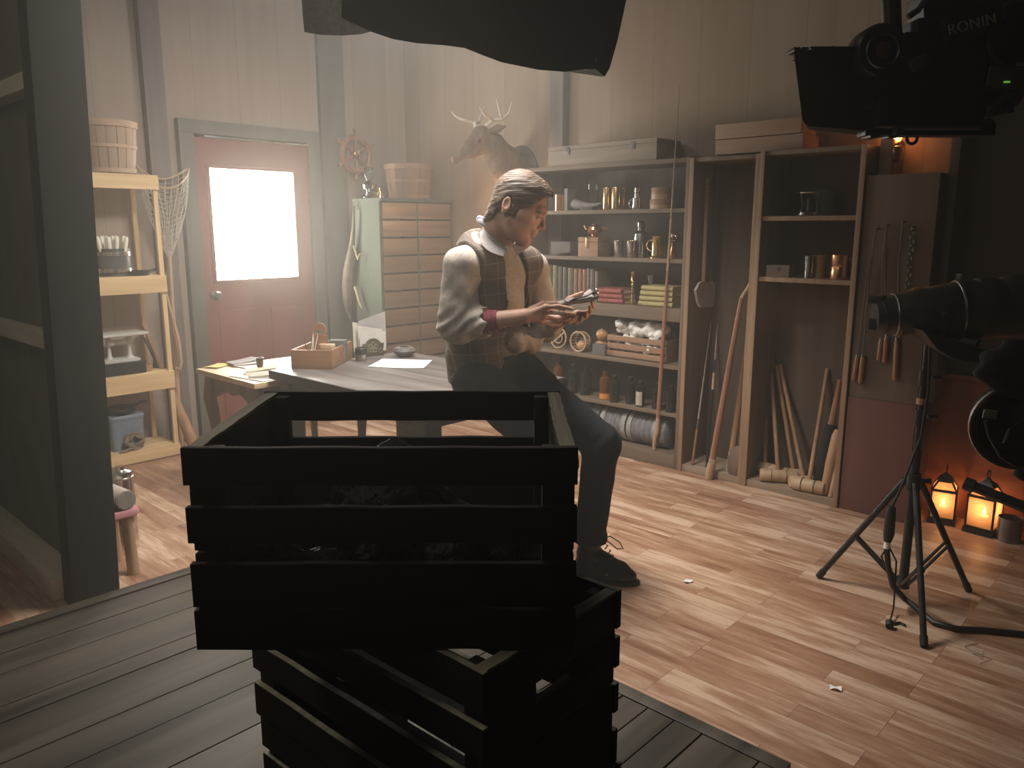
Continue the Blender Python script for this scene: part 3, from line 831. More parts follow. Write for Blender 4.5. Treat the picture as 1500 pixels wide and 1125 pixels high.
# on top: basket, small lamp, bell
bk = (fX(600, CY + 0.2, cz + .1), CY + 0.2, cz + 0.02)
bushel_basket('bushel_basket', 'wide orange-brown bushel basket standing on the drawer cabinet', bk, 0.185, 0.155, 0.265, (0.17, 0.095, 0.058), (0.28, 0.165, 0.105), 'bushel baskets', rz=0.1)
lp = (fX(540, CY + 0.2, cz + .1), CY + 0.2, cz + 0.019)
t = thing('oil_lamp', 'small glass and metal oil lamp on the drawer cabinet beside the basket', 'lamp', lp)
b = NB(); lathe(b, [(0.055, 0), (0.06, 0.01), (0.04, 0.03), (0.02, 0.05), (0.05, 0.07), (0.055, 0.1), (0.025, 0.12), (0.02, 0.13)], n=20); obj('font', b, metal('lamp_metal', (0.5, 0.5, 0.48), 0.15), t)
b = NB(); lathe(b, [(0.022, 0.13), (0.036, 0.16), (0.034, 0.19), (0.02, 0.24), (0.018, 0.24), (0.032, 0.19), (0.034, 0.16), (0.02, 0.13)], n=20, closed=False); obj('chimney', b, glass('lamp_glass', (0.8, 0.85, 0.85)), t)
b = NB(); torus(b, (0.06, 0, 0.08), 0.025, 0.004, (0, 1, 0)); obj('handle', b, M_silver, t)
b = NB(); lathe(b, [(0.036, 0), (0.034, 0.006), (0.022, 0.03), (0.018, 0.05), (0.006, 0.058), (0.006, 0.075), (0.01, 0.08), (0.006, 0.088), (0.001, 0.09)], n=18)
tag(obj('hand_bell', b, M_gold, loc=(fX(556, CY + 0.1, cz), CY + 0.09, cz + 0.019)), 'little brass bell on the cabinet edge in front of the glass lamp', 'bell')
# tapering bundle hanging on the cabinet side
h0 = AX(519, 305, cx0 - 0.03)
t = thing('hanging_bundle', 'long-necked dried bundle hanging down the green side of the drawer cabinet', 'dried bundle', h0)
def HB(px, py): return AX(px, py, cx0 - 0.045)
hb = [HB(518, 302), HB(518, 330), HB(516, 355), HB(514, 372), HB(511, 395), HB(509, 420), HB(509, 440), HB(511, 458), HB(514, 468)]
b = NB(); tube(b, hb, [0.006, 0.012, 0.02, 0.03, 0.042, 0.043, 0.034, 0.02, 0.004], 12)
obj('body', b, noise_mat('dried_hide', (0.05, 0.046, 0.034), (0.2, 0.165, 0.11), 9, rough=0.8, bump=0.5), t, world=True)
b = NB(); torus(b, h0 + Vector((0.022, 0, 0.012)), 0.02, 0.004, (0, 1, 0)); tube(b, [HB(518, 360), HB(524, 380), HB(527, 372)], 0.008, 8); tube(b, [HB(520, 420), HB(527, 445), HB(530, 452)], [0.012, 0.008, 0.003], 8); obj('cord', b, M_rope, t, world=True)
# ================================================================ the work tables
TZ = 0.76
TX0, TX1, TY0, TY1 = 1.955, 2.79, 2.285, 3.46
t = thing('work_table', 'heavy dark-topped work table the man leans against', 'table', (2.37, 2.87, 0))
M_top = wood('table_top', (0.085, 0.072, 0.066), (0.2, 0.178, 0.168), 'y', 16, 0.36, 0.1)
b = NB()
nb = 5; w = (TX1 - TX0) / nb
for i in range(nb): box(b, (TX0 + w * (i + 0.5), (TY0 + TY1) / 2, TZ - 0.02), (w - 0.0015, TY1 - TY0, 0.04), bev=0.004)
obj('table_top', b, M_top, t, world=True)
b = NB(); box(b, (TX0 - .004, (TY0 + TY1) / 2, TZ - .022), (.008, TY1 - TY0 + .016, .042), bev=.001); box(b, (TX1 + .004, (TY0 + TY1) / 2, TZ - .022), (.008, TY1 - TY0 + .016, .042), bev=.001)
box(b, ((TX0 + TX1) / 2, TY1 + .004, TZ - .022), (TX1 - TX0, .008, .042), bev=.001); obj('shade_band', b, wood('edge_shade_tone', (.025, .02, .017), (.05, .04, .034), 'y', 20, .6), t, world=True)  # added bands paint shade onto the sides of the table top
b = NB()
for (xa, ya, xb, yb) in ((TX0 + .05, TY0 + .06, TX1 - .05, TY0 + .06), (TX0 + .05, TY1 - .06, TX1 - .05, TY1 - .06), (TX0 + .05, TY0 + .06, TX0 + .05, TY1 - .06), (TX1 - .05, TY0 + .06, TX1 - .05, TY1 - .06)):
    box(b, ((xa + xb) / 2, (ya + yb) / 2, TZ - 0.075), (abs(xb - xa) + 0.025, abs(yb - ya) + 0.025, 0.07), bev=0.002)
obj('apron', b, M_dark, t, world=True)
for X in (TX0 + .06, TX1 - .06):
    for Y in (TY0 + .08, TY1 - .08):
        b = NB(); box(b, (X, Y, (TZ - 0.04) / 2), (0.085, 0.085, TZ - 0.04), bev=0.006); obj('leg', b, M_darkz, t, world=True)
b = NB(); box(b, (2.37, TY0 + 0.08, 0.16), (0.7, 0.03, 0.06), bev=0.003); obj('stretcher', b, M_dark, t, world=True)

# lower writing table with papers
SZ = 0.70
t = thing('writing_table', 'lower pale writing table covered with papers, next to the red door', 'table', (2.22, 3.8, 0))
M_wt = wood('writing_table_top', (0.5, 0.36, 0.2), (0.66, 0.5, 0.3), 'x', 18, 0.5)
b = NB(); box(b, (2.24, 3.785, SZ - 0.014), (0.74, 0.62, 0.028), bev=0.006); obj('table_top', b, M_wt, t, world=True)
M_wl = wood('writing_table_frame', (0.14, 0.1, 0.07), (0.24, 0.17, 0.12), 'z', 18, 0.5)
for (X0_, Y0_, X1_, Y1_) in ((1.92, 3.54, 1.92, 4.05), (2.56, 3.54, 2.56, 4.05), (1.92, 3.54, 2.56, 3.54), (1.92, 4.05, 2.56, 4.05)):
    b = NB(); L_ = math.hypot(X1_ - X0_, Y1_ - Y0_); n = 14
    def ap(u, v):
        z1 = SZ - 0.028; dip = 0.13 - 0.055 * math.sin(PI * u) - 0.012 * math.cos(6 * PI * u)
        return Vector((X0_ + (X1_ - X0_) * u, Y0_ + (Y1_ - Y0_) * u, z1 - dip * v))
    grid(b, ap, n, 3, 0.018); obj('apron', b, M_wl, t, world=True)
for X, sxn in ((1.93, -1), (2.55, 1)):
    for Y, syn in ((3.55, -1), (4.04, 1)):
        b = NB()
        prof = [(0, 0.0, 0.03), (0.02, 0.02, 0.026), (0.012, 0.12, 0.019), (-0.004, 0.26, 0.021), (0, 0.42, 0.03), (0.012, 0.54, 0.036), (0, 0.672, 0.034)]
        tube(b, [Vector((X + o * sxn, Y + o * syn, z)) for o, z, r in prof], [r for o, z, r in prof], 12); obj('leg', b, M_wl, t, world=True)

def sheet(name, label, cat, c, w, d, rz, mat, curl=0.0, h=0.0012, group=None):
    b = NB()
    def fn(u, v):
        return Vector(((u - .5) * w, (v - .5) * d, h + curl * (abs(u - .5) * 2) ** 3))
    grid(b, fn, 8, 8, h)
    return tag(obj(name, b, mat, loc=c), label, cat, group) if rz == 0 else _rot(tag(obj(name, b, mat, loc=c), label, cat, group), rz)
def _rot(o, rz): o.rotation_euler = (0, 0, rz); return o
random.seed(11)
sheet('paper_sheet', 'large cream paper spread at the near end of the writing table', 'paper', (2.0, 3.64, SZ), 0.2, 0.27, 0.15, M_paper, 0.003)
sheet('paper_sheet', 'cream paper lying under the ink cup on the writing table', 'paper', (2.2, 3.66, SZ + .0015), 0.24, 0.2, -0.2, M_oldpaper, 0.002)
sheet('paper_sheet', 'white paper along the far side of the writing table toward the door', 'paper', (2.2, 3.9, SZ), 0.3, 0.2, 0.12, M_paper, 0.004)
sheet('paper_sheet', 'cream paper at the far end of the writing table behind the tool box', 'paper', (2.44, 3.83, SZ), 0.2, 0.28, 0.3, M_oldpaper, 0.003)
pe = AZ(318, 537, SZ)
t_ = sheet('envelope', 'yellow envelope with a raised flap at the corner of the writing table', 'envelope', (pe.x, pe.y, SZ + .003), 0.13, 0.085, 0.5, noise_mat('yellow_paper', (0.55, 0.42, 0.1), (0.7, 0.55, 0.18), 9, rough=0.8, bump=0.02), 0.004)
def booklet(label, c, w, d, h, rz, m):
    t = thing('booklet', label, 'booklet', c, rz)
    b = NB(); box(b, (0, 0, h * 0.5), (w - 0.008, d - 0.008, h * 0.8)); obj('pages', b, M_paper, t)
    b = NB()
    grid(b, lambda u, v: Vector(((u - .5) * w, (v - .5) * d, h + 0.014 * u * u)), 6, 2, 0.0015); box(b, (0, 0, 0.001), (w, d, 0.002)); obj('cover', b, m, t)
pb = AZ(356, 534, SZ); booklet('pale booklet with a lifted cover near the yellow envelope', (pb.x, pb.y, SZ + .006), 0.15, 0.11, 0.012, -0.1, M_greyp)
pb = AZ(384, 547, SZ); booklet('thick open cream booklet next to the dark table top', (pb.x, pb.y + .01, SZ + .004), 0.16, 0.1, 0.018, -0.55, M_oldpaper)
pb = AZ(390, 557, SZ); booklet('thin tan booklet at the near corner of the writing table', (pb.x + .03, pb.y + .07, SZ + .003), 0.15, 0.07, 0.01, -0.75, M_label)
pc = AZ(379, 545, SZ)
b = NB(); lathe(b, [(0.014, 0), (0.016, 0.004), (0.02, 0.045), (0.021, 0.05), (0.018, 0.05), (0.014, 0.008), (0.001, 0.007)], n=18)
tag(obj('ink_cup', b, M_darkleather, loc=(pc.x + .01, pc.y - .0, SZ + .026)), 'tiny dark cup standing on the papers of the writing table', 'cup')

# tool box
A, B, Cc = AZ(427, 540.5, TZ), AZ(487, 541.5, TZ), AZ(512, 526, TZ)
ux = (B - A).normalized(); uy = Vector((-ux.y, ux.x, 0)); bw = (B - A).length; bd = abs((Cc - B).dot(uy)) + 0.02; bh = 0.095
ctr = A + ux * bw / 2 + uy * bd / 2; rz = math.atan2(ux.y, ux.x)
t = thing('tool_box', 'open orange-brown wooden carrying box with an upright handle on the dark table', 'tool box', ctr, rz)
M_tb = wood('tool_box_wood', (0.2, 0.1, 0.05), (0.33, 0.18, 0.1), 'x', 22, 0.5)
b = NB()
box(b, (0, -bd / 2 + .006, bh / 2), (bw, 0.012, bh), bev=0.002); box(b, (0, bd / 2 - .006, bh / 2), (bw, 0.012, bh), bev=0.002)
box(b, (-bw / 2 + .006, 0, bh / 2), (0.012, bd - .024, bh), bev=0.002); box(b, (bw / 2 - .006, 0, bh / 2), (0.012, bd - .024, bh), bev=0.002); box(b, (0, 0, 0.006), (bw - .02, bd - .02, 0.012))
obj('body', b, M_tb, t)
b = NB()
out = [(-0.04, 0.012), (-0.04, 0.17)] + [(-0.036 + 0.036 - 0.036 * math.cos(a), 0.17 + 0.04 * math.sin(a)) for a in [PI * k / 10 for k in range(1, 10)]] + [(0.036, 0.17), (0.036, 0.012)]
inn = [(0.02 * math.cos(a), 0.165 + 0.012 * math.sin(a)) for a in [2 * PI * k / 16 for k in range(16)]]
MM = Matrix.Translation((-0.01, 0, 0)) @ Matrix.Rotation(R(90), 4, 'X')
# board built as two lofts around the grip slot
def strip(o):
    prism(b, o, -0.007, 0.007, MM)
strip([(-0.04, 0.012), (0.036, 0.012), (0.036, 0.148), (-0.04, 0.148)])
for s0 in range(16):
    a0_, a1_ = 2 * PI * s0 / 16, 2 * PI * (s0 + 1) / 16
    def ob(a):
        c_, s_ = math.cos(a), math.sin(a)
        return (0.039 * c_ - 0.002, 0.165 + (0.046 * s_ if s_ > 0 else 0.0175 * s_))
    strip([(0.02 * math.cos(a0_) - .002, 0.165 + 0.011 * math.sin(a0_)), ob(a0_), ob(a1_), (0.02 * math.cos(a1_) - .002, 0.165 + 0.011 * math.sin(a1_))])
obj('handle', b, M_tb, t)
Mt = Matrix.Translation(ctr) @ Matrix.Rotation(rz, 4, 'Z')
for k, (dx, dy, ln, ax, ay) in enumerate(((-0.055, -0.03, 0.15, 0.1, 0.2), (-0.062, -0.01, 0.16, -0.15, 0.3), (-0.05, 0.0, 0.15, 0.25, -0.1), (-0.066, -0.025, 0.14, -0.3, -0.1), (-0.048, -0.02, 0.15, 0.3, 0.25))):
    b = NB(); q = Mt @ Vector((dx, dy, 0.0125)); tube(b, [(0, 0, 0), (0, 0, ln * 0.85), (0, 0, ln)], [0.002, 0.002, 0.0006], 8)
    o = tag(obj('pen', b, M_paper if k % 2 == 0 else M_iron, loc=q), 'thin white pen standing in the tool box' if k % 2 == 0 else 'thin dark pen standing in the tool box', 'pen', 'white pens in the tool box' if k % 2 == 0 else 'dark pens in the tool box')
    o.rotation_euler = (ax * .6, ay * .6, 0)
b = NB(); rings(b, [[Vector((x * s, y * s, z)) for x, y in rrect(0.085, 0.045, 0.02)] for s, z in ((0.95, 0), (1, 0.006), (1, 0.022), (0.93, 0.03))]); 
t2 = thing('scrub_brush', 'oval wooden brush lying across the tool box in front of its handle', 'brush', Mt @ Vector((0.035, -0.03, 0.076)), rz)
obj('brush_back', b, M_pale, t2)
b = NB(); random.seed(2)
for i in range(7):
    for j in range(3): cyl(b, (-.03 + i * .01, -.012 + j * .012, 0), (-.03 + i * .01 + random.uniform(-.002, .002), -.012 + j * .012, -.05), 0.0035, 0.004, 6)
obj('bristles', b, M_rope, t2)
b = NB(); rings(b, [[Vector((x * s + o, y * s, z)) for x, y in rrect(0.085, 0.045, 0.008)] for s, z, o in ((0.95, 0, 0), (1, 0.02, 0), (0.98, 0.09, .004), (1.02, 0.105, .006))])
tag(_rot(obj('tin_box', b, plain('grey_tin', (0.17, 0.17, 0.165), 0.45), loc=Mt @ Vector((0.065, 0.045, 0.0125)))
    , rz), 'grey tin standing in the tool box behind the brush', 'tin')
# metal can
p = AZ(529, 529, TZ)
t = thing('metal_can', 'small two-tone metal can beside the letter rack', 'can', (p.x + .01, p.y + .012, TZ))
b = NB(); cup(b, 0.029, 0.07, 0.002, 0.029); obj('body', b, metal('dull_tin', (0.4, 0.37, 0.34), 0.35), t)
b = NB(); lathe(b, [(0.0295, 0.034), (0.0315, 0.036), (0.0315, 0.066), (0.0295, 0.068), (0.0295, 0.034)], closed=False); obj('band', b, M_blackm, t)
M_env = noise_mat('envelope_paper', (.42, .4, .35), (.54, .51, .46), 9, rough=.85, bump=.03)
# letter rack
p0, p1 = AZ(524, 523, TZ), AZ(564, 519, TZ)
p0 = AZ(545, 521, TZ); dirx = (AZ(566, 520.5, TZ) - AZ(526, 524, TZ)).normalized(); rz2 = math.atan2(dirx.y, dirx.x)
t = thing('letter_rack', 'ornate dark metal letter rack standing on the dark table', 'letter rack', (p0.x, p0.y, TZ), rz2)
out = [(-.06, 0), (.06, 0), (.063, .02), (.054, .035), (.06, .05), (.062, .07), (.045, .07), (.036, .082), (.02, .094), (0, .098), (-.02, .094), (-.036, .082), (-.045, .07), (-.062, .07), (-.06, .05), (-.054, .035), (-.063, .02)]
MM = Matrix.Rotation(R(90), 4, 'X')
b = NB(); prism(b, out, 0.02, 0.0225, MM); obj('front_plate', b, metal('rack_bronze', (0.22, 0.19, 0.14), 0.4), t)
b = NB()
for k in range(5):
    a = 2 * PI * k / 5 + .3; torus(b, (0.016 * math.cos(a), -0.0235, 0.048 + 0.016 * math.sin(a)), 0.012, 0.0016, (0, 1, 0), 16, 6)
for s_ in (-1, 1): torus(b, (s_ * .042, -0.0235, 0.03), 0.011, 0.0016, (0, 1, 0), 16, 6)
obj('ornament', b, metal('rack_light', (0.55, 0.5, 0.42), 0.35), t)
b = NB(); prism(b, [(x * 1.02, y * 1.1) for x, y in out], -0.032, -0.03, MM); box(b, (0, 0.005, 0.002), (0.12, 0.05, 0.004)); obj('back_plate', b, metal('rack_bronze', (0.22, 0.19, 0.14), 0.4), t)
Mr = Matrix.Translation((p0.x, p0.y, TZ)) @ Matrix.Rotation(rz2, 4, 'Z')
for k, (dx, dy, w, h, tl, m, lab) in enumerate(((0.004, -0.012, 0.15, 0.105, 0.02, M_env, 'cream envelope right behind the rack plate'), (-0.006, 0.0, 0.14, 0.135, -0.03, M_env, 'white envelope with a ragged top edge in the letter rack'), (0.012, 0.01, 0.155, 0.185, 0.045, M_greyp, 'tall grey card rising highest in the letter rack'), (-0.03, 0.02, 0.13, 0.16, -0.02, M_label, 'pale folded letter at the back of the letter rack'))):
    b = NB(); grid(b, lambda u, v: Vector(((u - .5) * w, 0.006 * v * (1 if dy > 0 else .4), v * h + tl * (u - .5) + 0.006 + abs(tl) * .5)), 4, 4, 0.0016)
    o = tag(obj('envelope', b, m, loc=Mr @ Vector((dx, dy, 0))), lab, 'letter'); o.rotation_euler = (0, 0, rz2)
# bowl
p = AZ(593, 523, TZ)
b = NB(); lathe(b, [(0.034, 0), (0.038, 0.004), (0.058, 0.022), (0.062, 0.032), (0.052, 0.048), (0.032, 0.055), (0.026, 0.053), (0.03, 0.046), (0.05, 0.034), (0.05, 0.026), (0.03, 0.01), (0.001, 0.008)], n=32)
for q in (0.018, 0.026, 0.034, 0.042): torus(b, (0, 0, q + .001), 0.0605 - abs(q - .031) * .55, 0.0022, n=32, m=6)
tag(obj('clay_bowl', b, noise_mat('dark_clay', (0.09, 0.075, 0.07), (0.15, 0.13, 0.12), 18, rough=0.6, bump=0.1), loc=(p.x + .015, p.y + .02, TZ)), 'squat dark grey ribbed bowl on the dark table behind the white sheet', 'bowl')
# white sheet
q = [AZ(539, 538, TZ), AZ(620, 540.5, TZ), AZ(633, 528, TZ), AZ(560, 526, TZ)]
cq = sum(q, Vector()) / 4
b = NB(); grid(b, lambda u, v: (q[0].lerp(q[1], u)).lerp(q[3].lerp(q[2], u), v) - cq + Vector((0, 0, 0.002 + 0.003 * (1 - v) ** 4 * abs(2 * u - 1) ** 2)), 6, 6, 0.001)
tag(obj('paper_sheet', b, M_paper, loc=(cq.x, cq.y, TZ)), 'white sheet of paper lying alone on the dark table top', 'paper')
# ================================================================ bookcase
XF = 4.03
BY0, BY1, BZ = 2.405, 3.70, 1.835
SH = dict(A=1.555, B=1.265, C=0.975, D=0.636, E=0.344, F=0.088)
t = thing('bookcase', 'wide dark wooden bookcase full of old things behind the man', 'bookcase', (4.18, 3.05, 0))
for y in (BY0 + .0125, BY1 - .0125):
    b = NB(); box(b, (4.185, y, BZ / 2), (0.31, 0.025, BZ), bev=0.002); obj('side_panel', b, M_casez, t, world=True)
b = NB(); box(b, (4.333, (BY0 + BY1) / 2, BZ / 2), (0.014, BY1 - BY0 - .05, BZ - .02)); obj('back_panel', b, M_back, t, world=True)
b = NB(); box(b, (4.185, (BY0 + BY1) / 2, BZ - .0125), (0.312, BY1 - BY0 - .05, 0.025), bev=0.002); obj('top_board', b, M_case, t, world=True)
for k, z in SH.items():
    b = NB(); th = 0.024
    box(b, (4.178, (BY0 + BY1) / 2, z - th / 2), (0.294, BY1 - BY0 - .05, th), bev=0.002)
    if k == 'C': box(b, (4.037, (BY0 + BY1) / 2, z - .04), (0.016, BY1 - BY0 - .05, 0.075), bev=0.002)
    if k == 'F': box(b, (4.037, (BY0 + BY1) / 2, .044), (0.016, BY1 - BY0 - .05, 0.086), bev=0.002)
    obj('shelf', b, M_case, t, world=True)

def at(px, X, z):            # a spot on a shelf: column of the photo, distance from the front, height
    return Vector((X, fY(px, X, z + .03), z))
def sz(p): return mpp(p)

# --- shelf A
def simple(name, label, cat, bm, mat, loc, rz=0, group=None):
    o = tag(obj(name, bm, mat, loc=loc), label, cat, group); o.rotation_euler = (0, 0, rz); return o
zA = SH['A']
p = at(821, 4.12, zA); b = NB(); cup(b, 0.042, 0.105, 0.002, 0.042); simple('copper_cup', 'plain copper cup at the end of the top bookcase shelf, by the man', 'cup', b, M_copper, p)
p = at(835, 4.12, zA); t = thing('thin_book', 'thin pale book standing upright next to the copper cup', 'book', p, 0.15)
b = NB(); box(b, (0, 0, 0.07), (0.1, 0.016, 0.138)); obj('pages', b, M_paper, t)
b = NB(); box(b, (0, -.0095, 0.07), (0.106, 0.003, 0.142)); box(b, (0, .0095, 0.07), (0.106, 0.003, 0.142)); box(b, (-.0535, 0, 0.07), (0.003, 0.022, 0.142)); obj('cover', b, M_greyp, t)
p = at(858, 4.10, zA); t = thing('horn_scoop', 'pale horn-like scoop lying in front of the glass tumbler', 'scoop', p)
b = NB(); tube(b, [(0, .1, .045), (0, .06, .035), (0, .02, .03), (0, -.03, .028), (0, -.09, .034), (0, -.12, .042)], [0.03, 0.032, 0.026, 0.018, 0.012, 0.006], 14); obj('body', b, noise_mat('dull_horn', (.2, .18, .16), (.3, .27, .24), 12, rough=.6), t)
b = NB(); box(b, (0, -.02, .008), (0.05, 0.1, 0.016), bev=.004); obj('rest', b, M_dark, t)
p = at(868, 4.19, zA); t = thing('glass_vase', 'tall clear glass vase on the top bookcase shelf', 'vase', p)
b = NB(); lathe(b, [(0.036, 0), (0.036, 0.19), (0.033, 0.19), (0.033, 0.008), (0.001, 0.008)], n=24); obj('body', b, glass('clear_glass', (0.9, 0.92, 0.9)), t)
b = NB(); torus(b, (0, 0, 0.19), 0.0345, 0.002); obj('rim', b, M_silver, t)
brass = None
for px, X, r, h, lab in ((889, 4.12, 0.027, 0.138, 'brass cylinder next to the glass vase, the first of three'), (903, 4.10, 0.033, 0.137, 'widest brass cylinder, in the middle of three'), (912, 4.17, 0.027, 0.135, 'brass cylinder half hidden at the back of the three')):
    p = at(px, X, zA); t = thing('brass_canister', lab, 'canister', p, group='brass canisters on the top shelf')
    b = NB(); lathe(b, [(r * .97, 0), (r, 0.003), (r, h - .003), (r * .97, h), (r * .9, h), (r * .9, h - .01), (0.001, h - .01)], n=24); obj('body', b, M_gold, t)
    b = NB(); torus(b, (0, 0, h - .004), r, 0.0018); obj('rim', b, M_gold, t)
p = at(933, 4.11, zA); t = thing('silver_mug', 'silver mug with a looped handle under a stacked beaker', 'mug', p)
b = NB(); lathe(b, [(0.029, 0), (0.031, 0.004), (0.029, 0.03), (0.029, 0.066), (0.027, 0.066), (0.026, 0.006), (0.001, 0.006)], n=20); obj('body', b, M_silver, t)
b = NB(); torus(b, (0, .036, .036), 0.024, 0.003, (1, 0, 0), 20, 6); obj('handle', b, M_silver, t)
b = NB(); lathe(b, [(0.02, 0), (0.016, .004), (0.017, .03), (0.02, .032), (0.017, .036), (0.018, .06), (0.016, .06), (0.015, .004), (0.001, .003)], n=20); simple('silver_beaker', 'small silver beaker stacked on top of the handled mug', 'beaker', b, M_silver, p + Vector((0, 0, .0665)))
p = at(968, 4.13, zA)
for k, (r, h, z, lab) in enumerate(((0.067, 0.056, 0, 'lower round bentwood box on the top bookcase shelf'), (0.06, 0.068, 0.057, 'upper round bentwood box stacked on the wider one'))):
    t = thing('round_box', lab, 'box', p + Vector((0, 0, z)), group='round wooden boxes')
    b = NB(); lathe(b, [(r * .98, 0), (r * .98, h * .6), (0.001, h * .6)], n=30); obj('body', b, M_pale, t)
    b = NB(); lathe(b, [(r, h * .42), (r, h - .003), (r * .97, h), (0.001, h)], n=30, closed=True); obj('lid', b, M_brown, t)
# --- shelf B
zB = SH['B']
p = at(828, 4.18, zB); b = NB(); box(b, (0, 0, .045), (.11, .17, .09), bev=.006); simple('grey_box', 'dim grey box at the end of the second bookcase shelf', 'box', b, plain('dim_grey', (.16, .14, .125), .7), p)
p = at(823, 4.09, zB); b = NB(); lathe(b, [(.03, 0), (.055, .012), (.06, .02), (.055, .02), (.03, .008), (.001, .007)]); simple('saucer', 'little grey saucer in front of the dim grey box', 'saucer', b, M_greyp, p)
p = at(870, 4.11, zB); t = thing('wooden_chest', 'square light brown wooden box with a metal clasp, under the copper pot', 'box', p)
Mch = wood('chest_wood', (.29, .15, .085), (.4, .23, .14), 'y', 20, .5)
b = NB(); box(b, (0, 0, .045), (.13, .158, .09), bev=.003); obj('body', b, Mch, t)
b = NB(); box(b, (0, 0, .107), (.132, .16, .03), bev=.003); obj('lid', b, Mch, t)
b = NB(); box(b, (-.068, 0.005, .085), (.004, .02, .065), bev=.0015); cyl(b, (-.066, .005, .118), (-.074, .005, .118), .006, .006, 10); obj('clasp', b, M_gold, t)
q = p + Vector((0.0, 0.0, .1225)); t = thing('copper_pot', 'round copper pot with a spout standing on the light brown box', 'pot', q)
b = NB(); lathe(b, [(.03, 0), (.034, .003), (.018, .01), (.018, .014), (.045, .026), (.052, .046), (.044, .066), (.024, .076), (.02, .084), (.001, .087)], n=24); obj('body', b, M_copper, t)
b = NB(); tube(b, [(0, .045, .045), (0, .066, .055), (0, .082, .076)], [.012, .008, .005], 10); obj('spout', b, M_copper, t)
b = NB(); tube(b, [(0, -.04, .055), (0, -.07, .06), (0, -.11, .052)], [.006, .005, .006], 8); obj('handle', b, M_copper, t)
for px, X, lab in ((906, 4.10, 'silver tumbler nearer to the light brown box'), (925, 4.09, 'silver tumbler nearer to the grey shaker')):
    p = at(px, X, zB); t = thing('silver_tumbler', lab, 'tumbler', p, group='silver tumblers')
    b = NB(); lathe(b, [(.024, 0), (.027, .006), (.031, .09), (.033, .103), (.031, .103), (.025, .008), (.001, .007)], n=24); obj('body', b, M_silver, t)
    b = NB(); torus(b, (0, 0, .103), .032, .0015); obj('rim', b, M_gold, t)
p = at(938, 4.18, zB); t = thing('metal_flask', 'tall grey metal flask with a narrow neck behind the silver tumblers', 'flask', p)
Mfl = metal('flask_metal', (.4, .42, .4), .28)
b = NB(); lathe(b, [(.045, 0), (.046, .12), (.042, .145), (.022, .165), (.02, .18), (.001, .18)], n=24); obj('body', b, Mfl, t)
b = NB(); lathe(b, [(.022, .178), (.024, .185), (.024, .212), (.018, .22), (.001, .221)], n=20); torus(b, (0, .022, .2), .02, .002, (1, 0, 0)); obj('cap', b, Mfl, t)
p = at(962, 4.10, zB); t = thing('brass_tankard', 'brass tankard with a curved handle at the end of the tumblers', 'tankard', p)
b = NB(); lathe(b, [(.042, 0), (.042, .006), (.034, .016), (.032, .06), (.032, .125), (.035, .13), (.031, .13), (.029, .01), (.001, .009)], n=24); obj('body', b, M_gold, t)
b = NB(); torus(b, (0, .04, .075), .032, .0045, (1, 0, 0), 20, 8); obj('handle', b, M_gold, t)
p = at(984, 4.14, zB); t = thing('oil_can', 'small copper oil can with a tiny handle at the end of the second shelf', 'oil can', p)
b = NB(); lathe(b, [(.03, 0), (.032, .02), (.012, .06), (.007, .1), (.005, .145), (.001, .147)], n=18); obj('body', b, M_copper, t)
b = NB(); torus(b, (0, -.012, .12), .016, .0025, (1, 0, 0)); obj('handle', b, M_silver, t)
# --- shelf C: books
zC = SH['C']
def book(label, loc, w, h, d, c, bands=True, flat=False, group=None, rz=0, gilt=None):
    gilt = gilt or mul(c, 1.25)
    """w thickness along Y, spine facing -X"""
    t = thing('book', label, 'book', loc, rz, group)
    m = noise_mat('cover_%02d%02d%02d' % tuple(int(x * 99) for x in c), mul(c, .75), mul(c, 1.15), 24, rough=.55, bump=.12)
    if flat:      # lying: thickness up, spine toward the room
        b = NB(); box(b, (.004, 0, w / 2), (d - .012, h - .01, w - .006)); obj('pages', b, M_oldpaper, t)
        b = NB(); box(b, (0, 0, .0015), (d, h, .003)); box(b, (0, 0, w - .0015), (d, h, .003)); tube(b, [(-d / 2, -h / 2, w / 2), (-d / 2, h / 2, w / 2)], w / 2, 12); obj('cover', b, m, t)
        if bands:
            b = NB()
            ys = [(-.46, .0004)]
            for q in (-.33, -.12, .12, .33): ys += [(q - .012, .0004), (q - .01, .0016), (q + .01, .0016), (q + .012, .0004)]
            ys.append((.46, .0004)); tube(b, [(-d / 2, q * h, w / 2) for q, o_ in ys], [w / 2 + o_ for q, o_ in ys], 12)
            obj('spine', b, m, t)
    else:
        b = NB(); box(b, (.004, 0, h / 2), (d - .012, w - .006, h - .01)); obj('pages', b, M_oldpaper, t)
        b = NB(); box(b, (0, -w / 2 + .0015, h / 2), (d, .003, h)); box(b, (0, w / 2 - .0015, h / 2), (d, .003, h))
        rings(b, [[Vector((-d / 2 - .006 * math.cos(a), w / 2 * math.sin(a), z)) for a in [PI * (k / 8 - .5) for k in range(9)]] + [Vector((-d / 2 + .002, w / 2, z)), Vector((-d / 2 + .002, -w / 2, z))] for z in (0, h)]); obj('cover', b, m, t)
        if bands:
            b = NB()
            zs_ = [(.02, .0004)]
            for q in (.12, .3, .48, .66, .86): zs_ += [(q - .016, .0004), (q - .013, .002), (q + .013, .002), (q + .016, .0004)]
            zs_.append((.98, .0004))
            rings(b, [[Vector((-d / 2 - (.006 + o_) * math.cos(a), (w / 2) * (1 + o_ * 4) * math.sin(a), q * h)) for a in [PI * (k / 8 - .5) for k in range(9)]] for q, o_ in zs_])
            obj('spine', b, noise_mat('gilt_%02d%02d' % (int(gilt[0] * 99), int(gilt[1] * 99)), mul(gilt, .7), gilt, 40, rough=.4, bump=0), t)
    return t
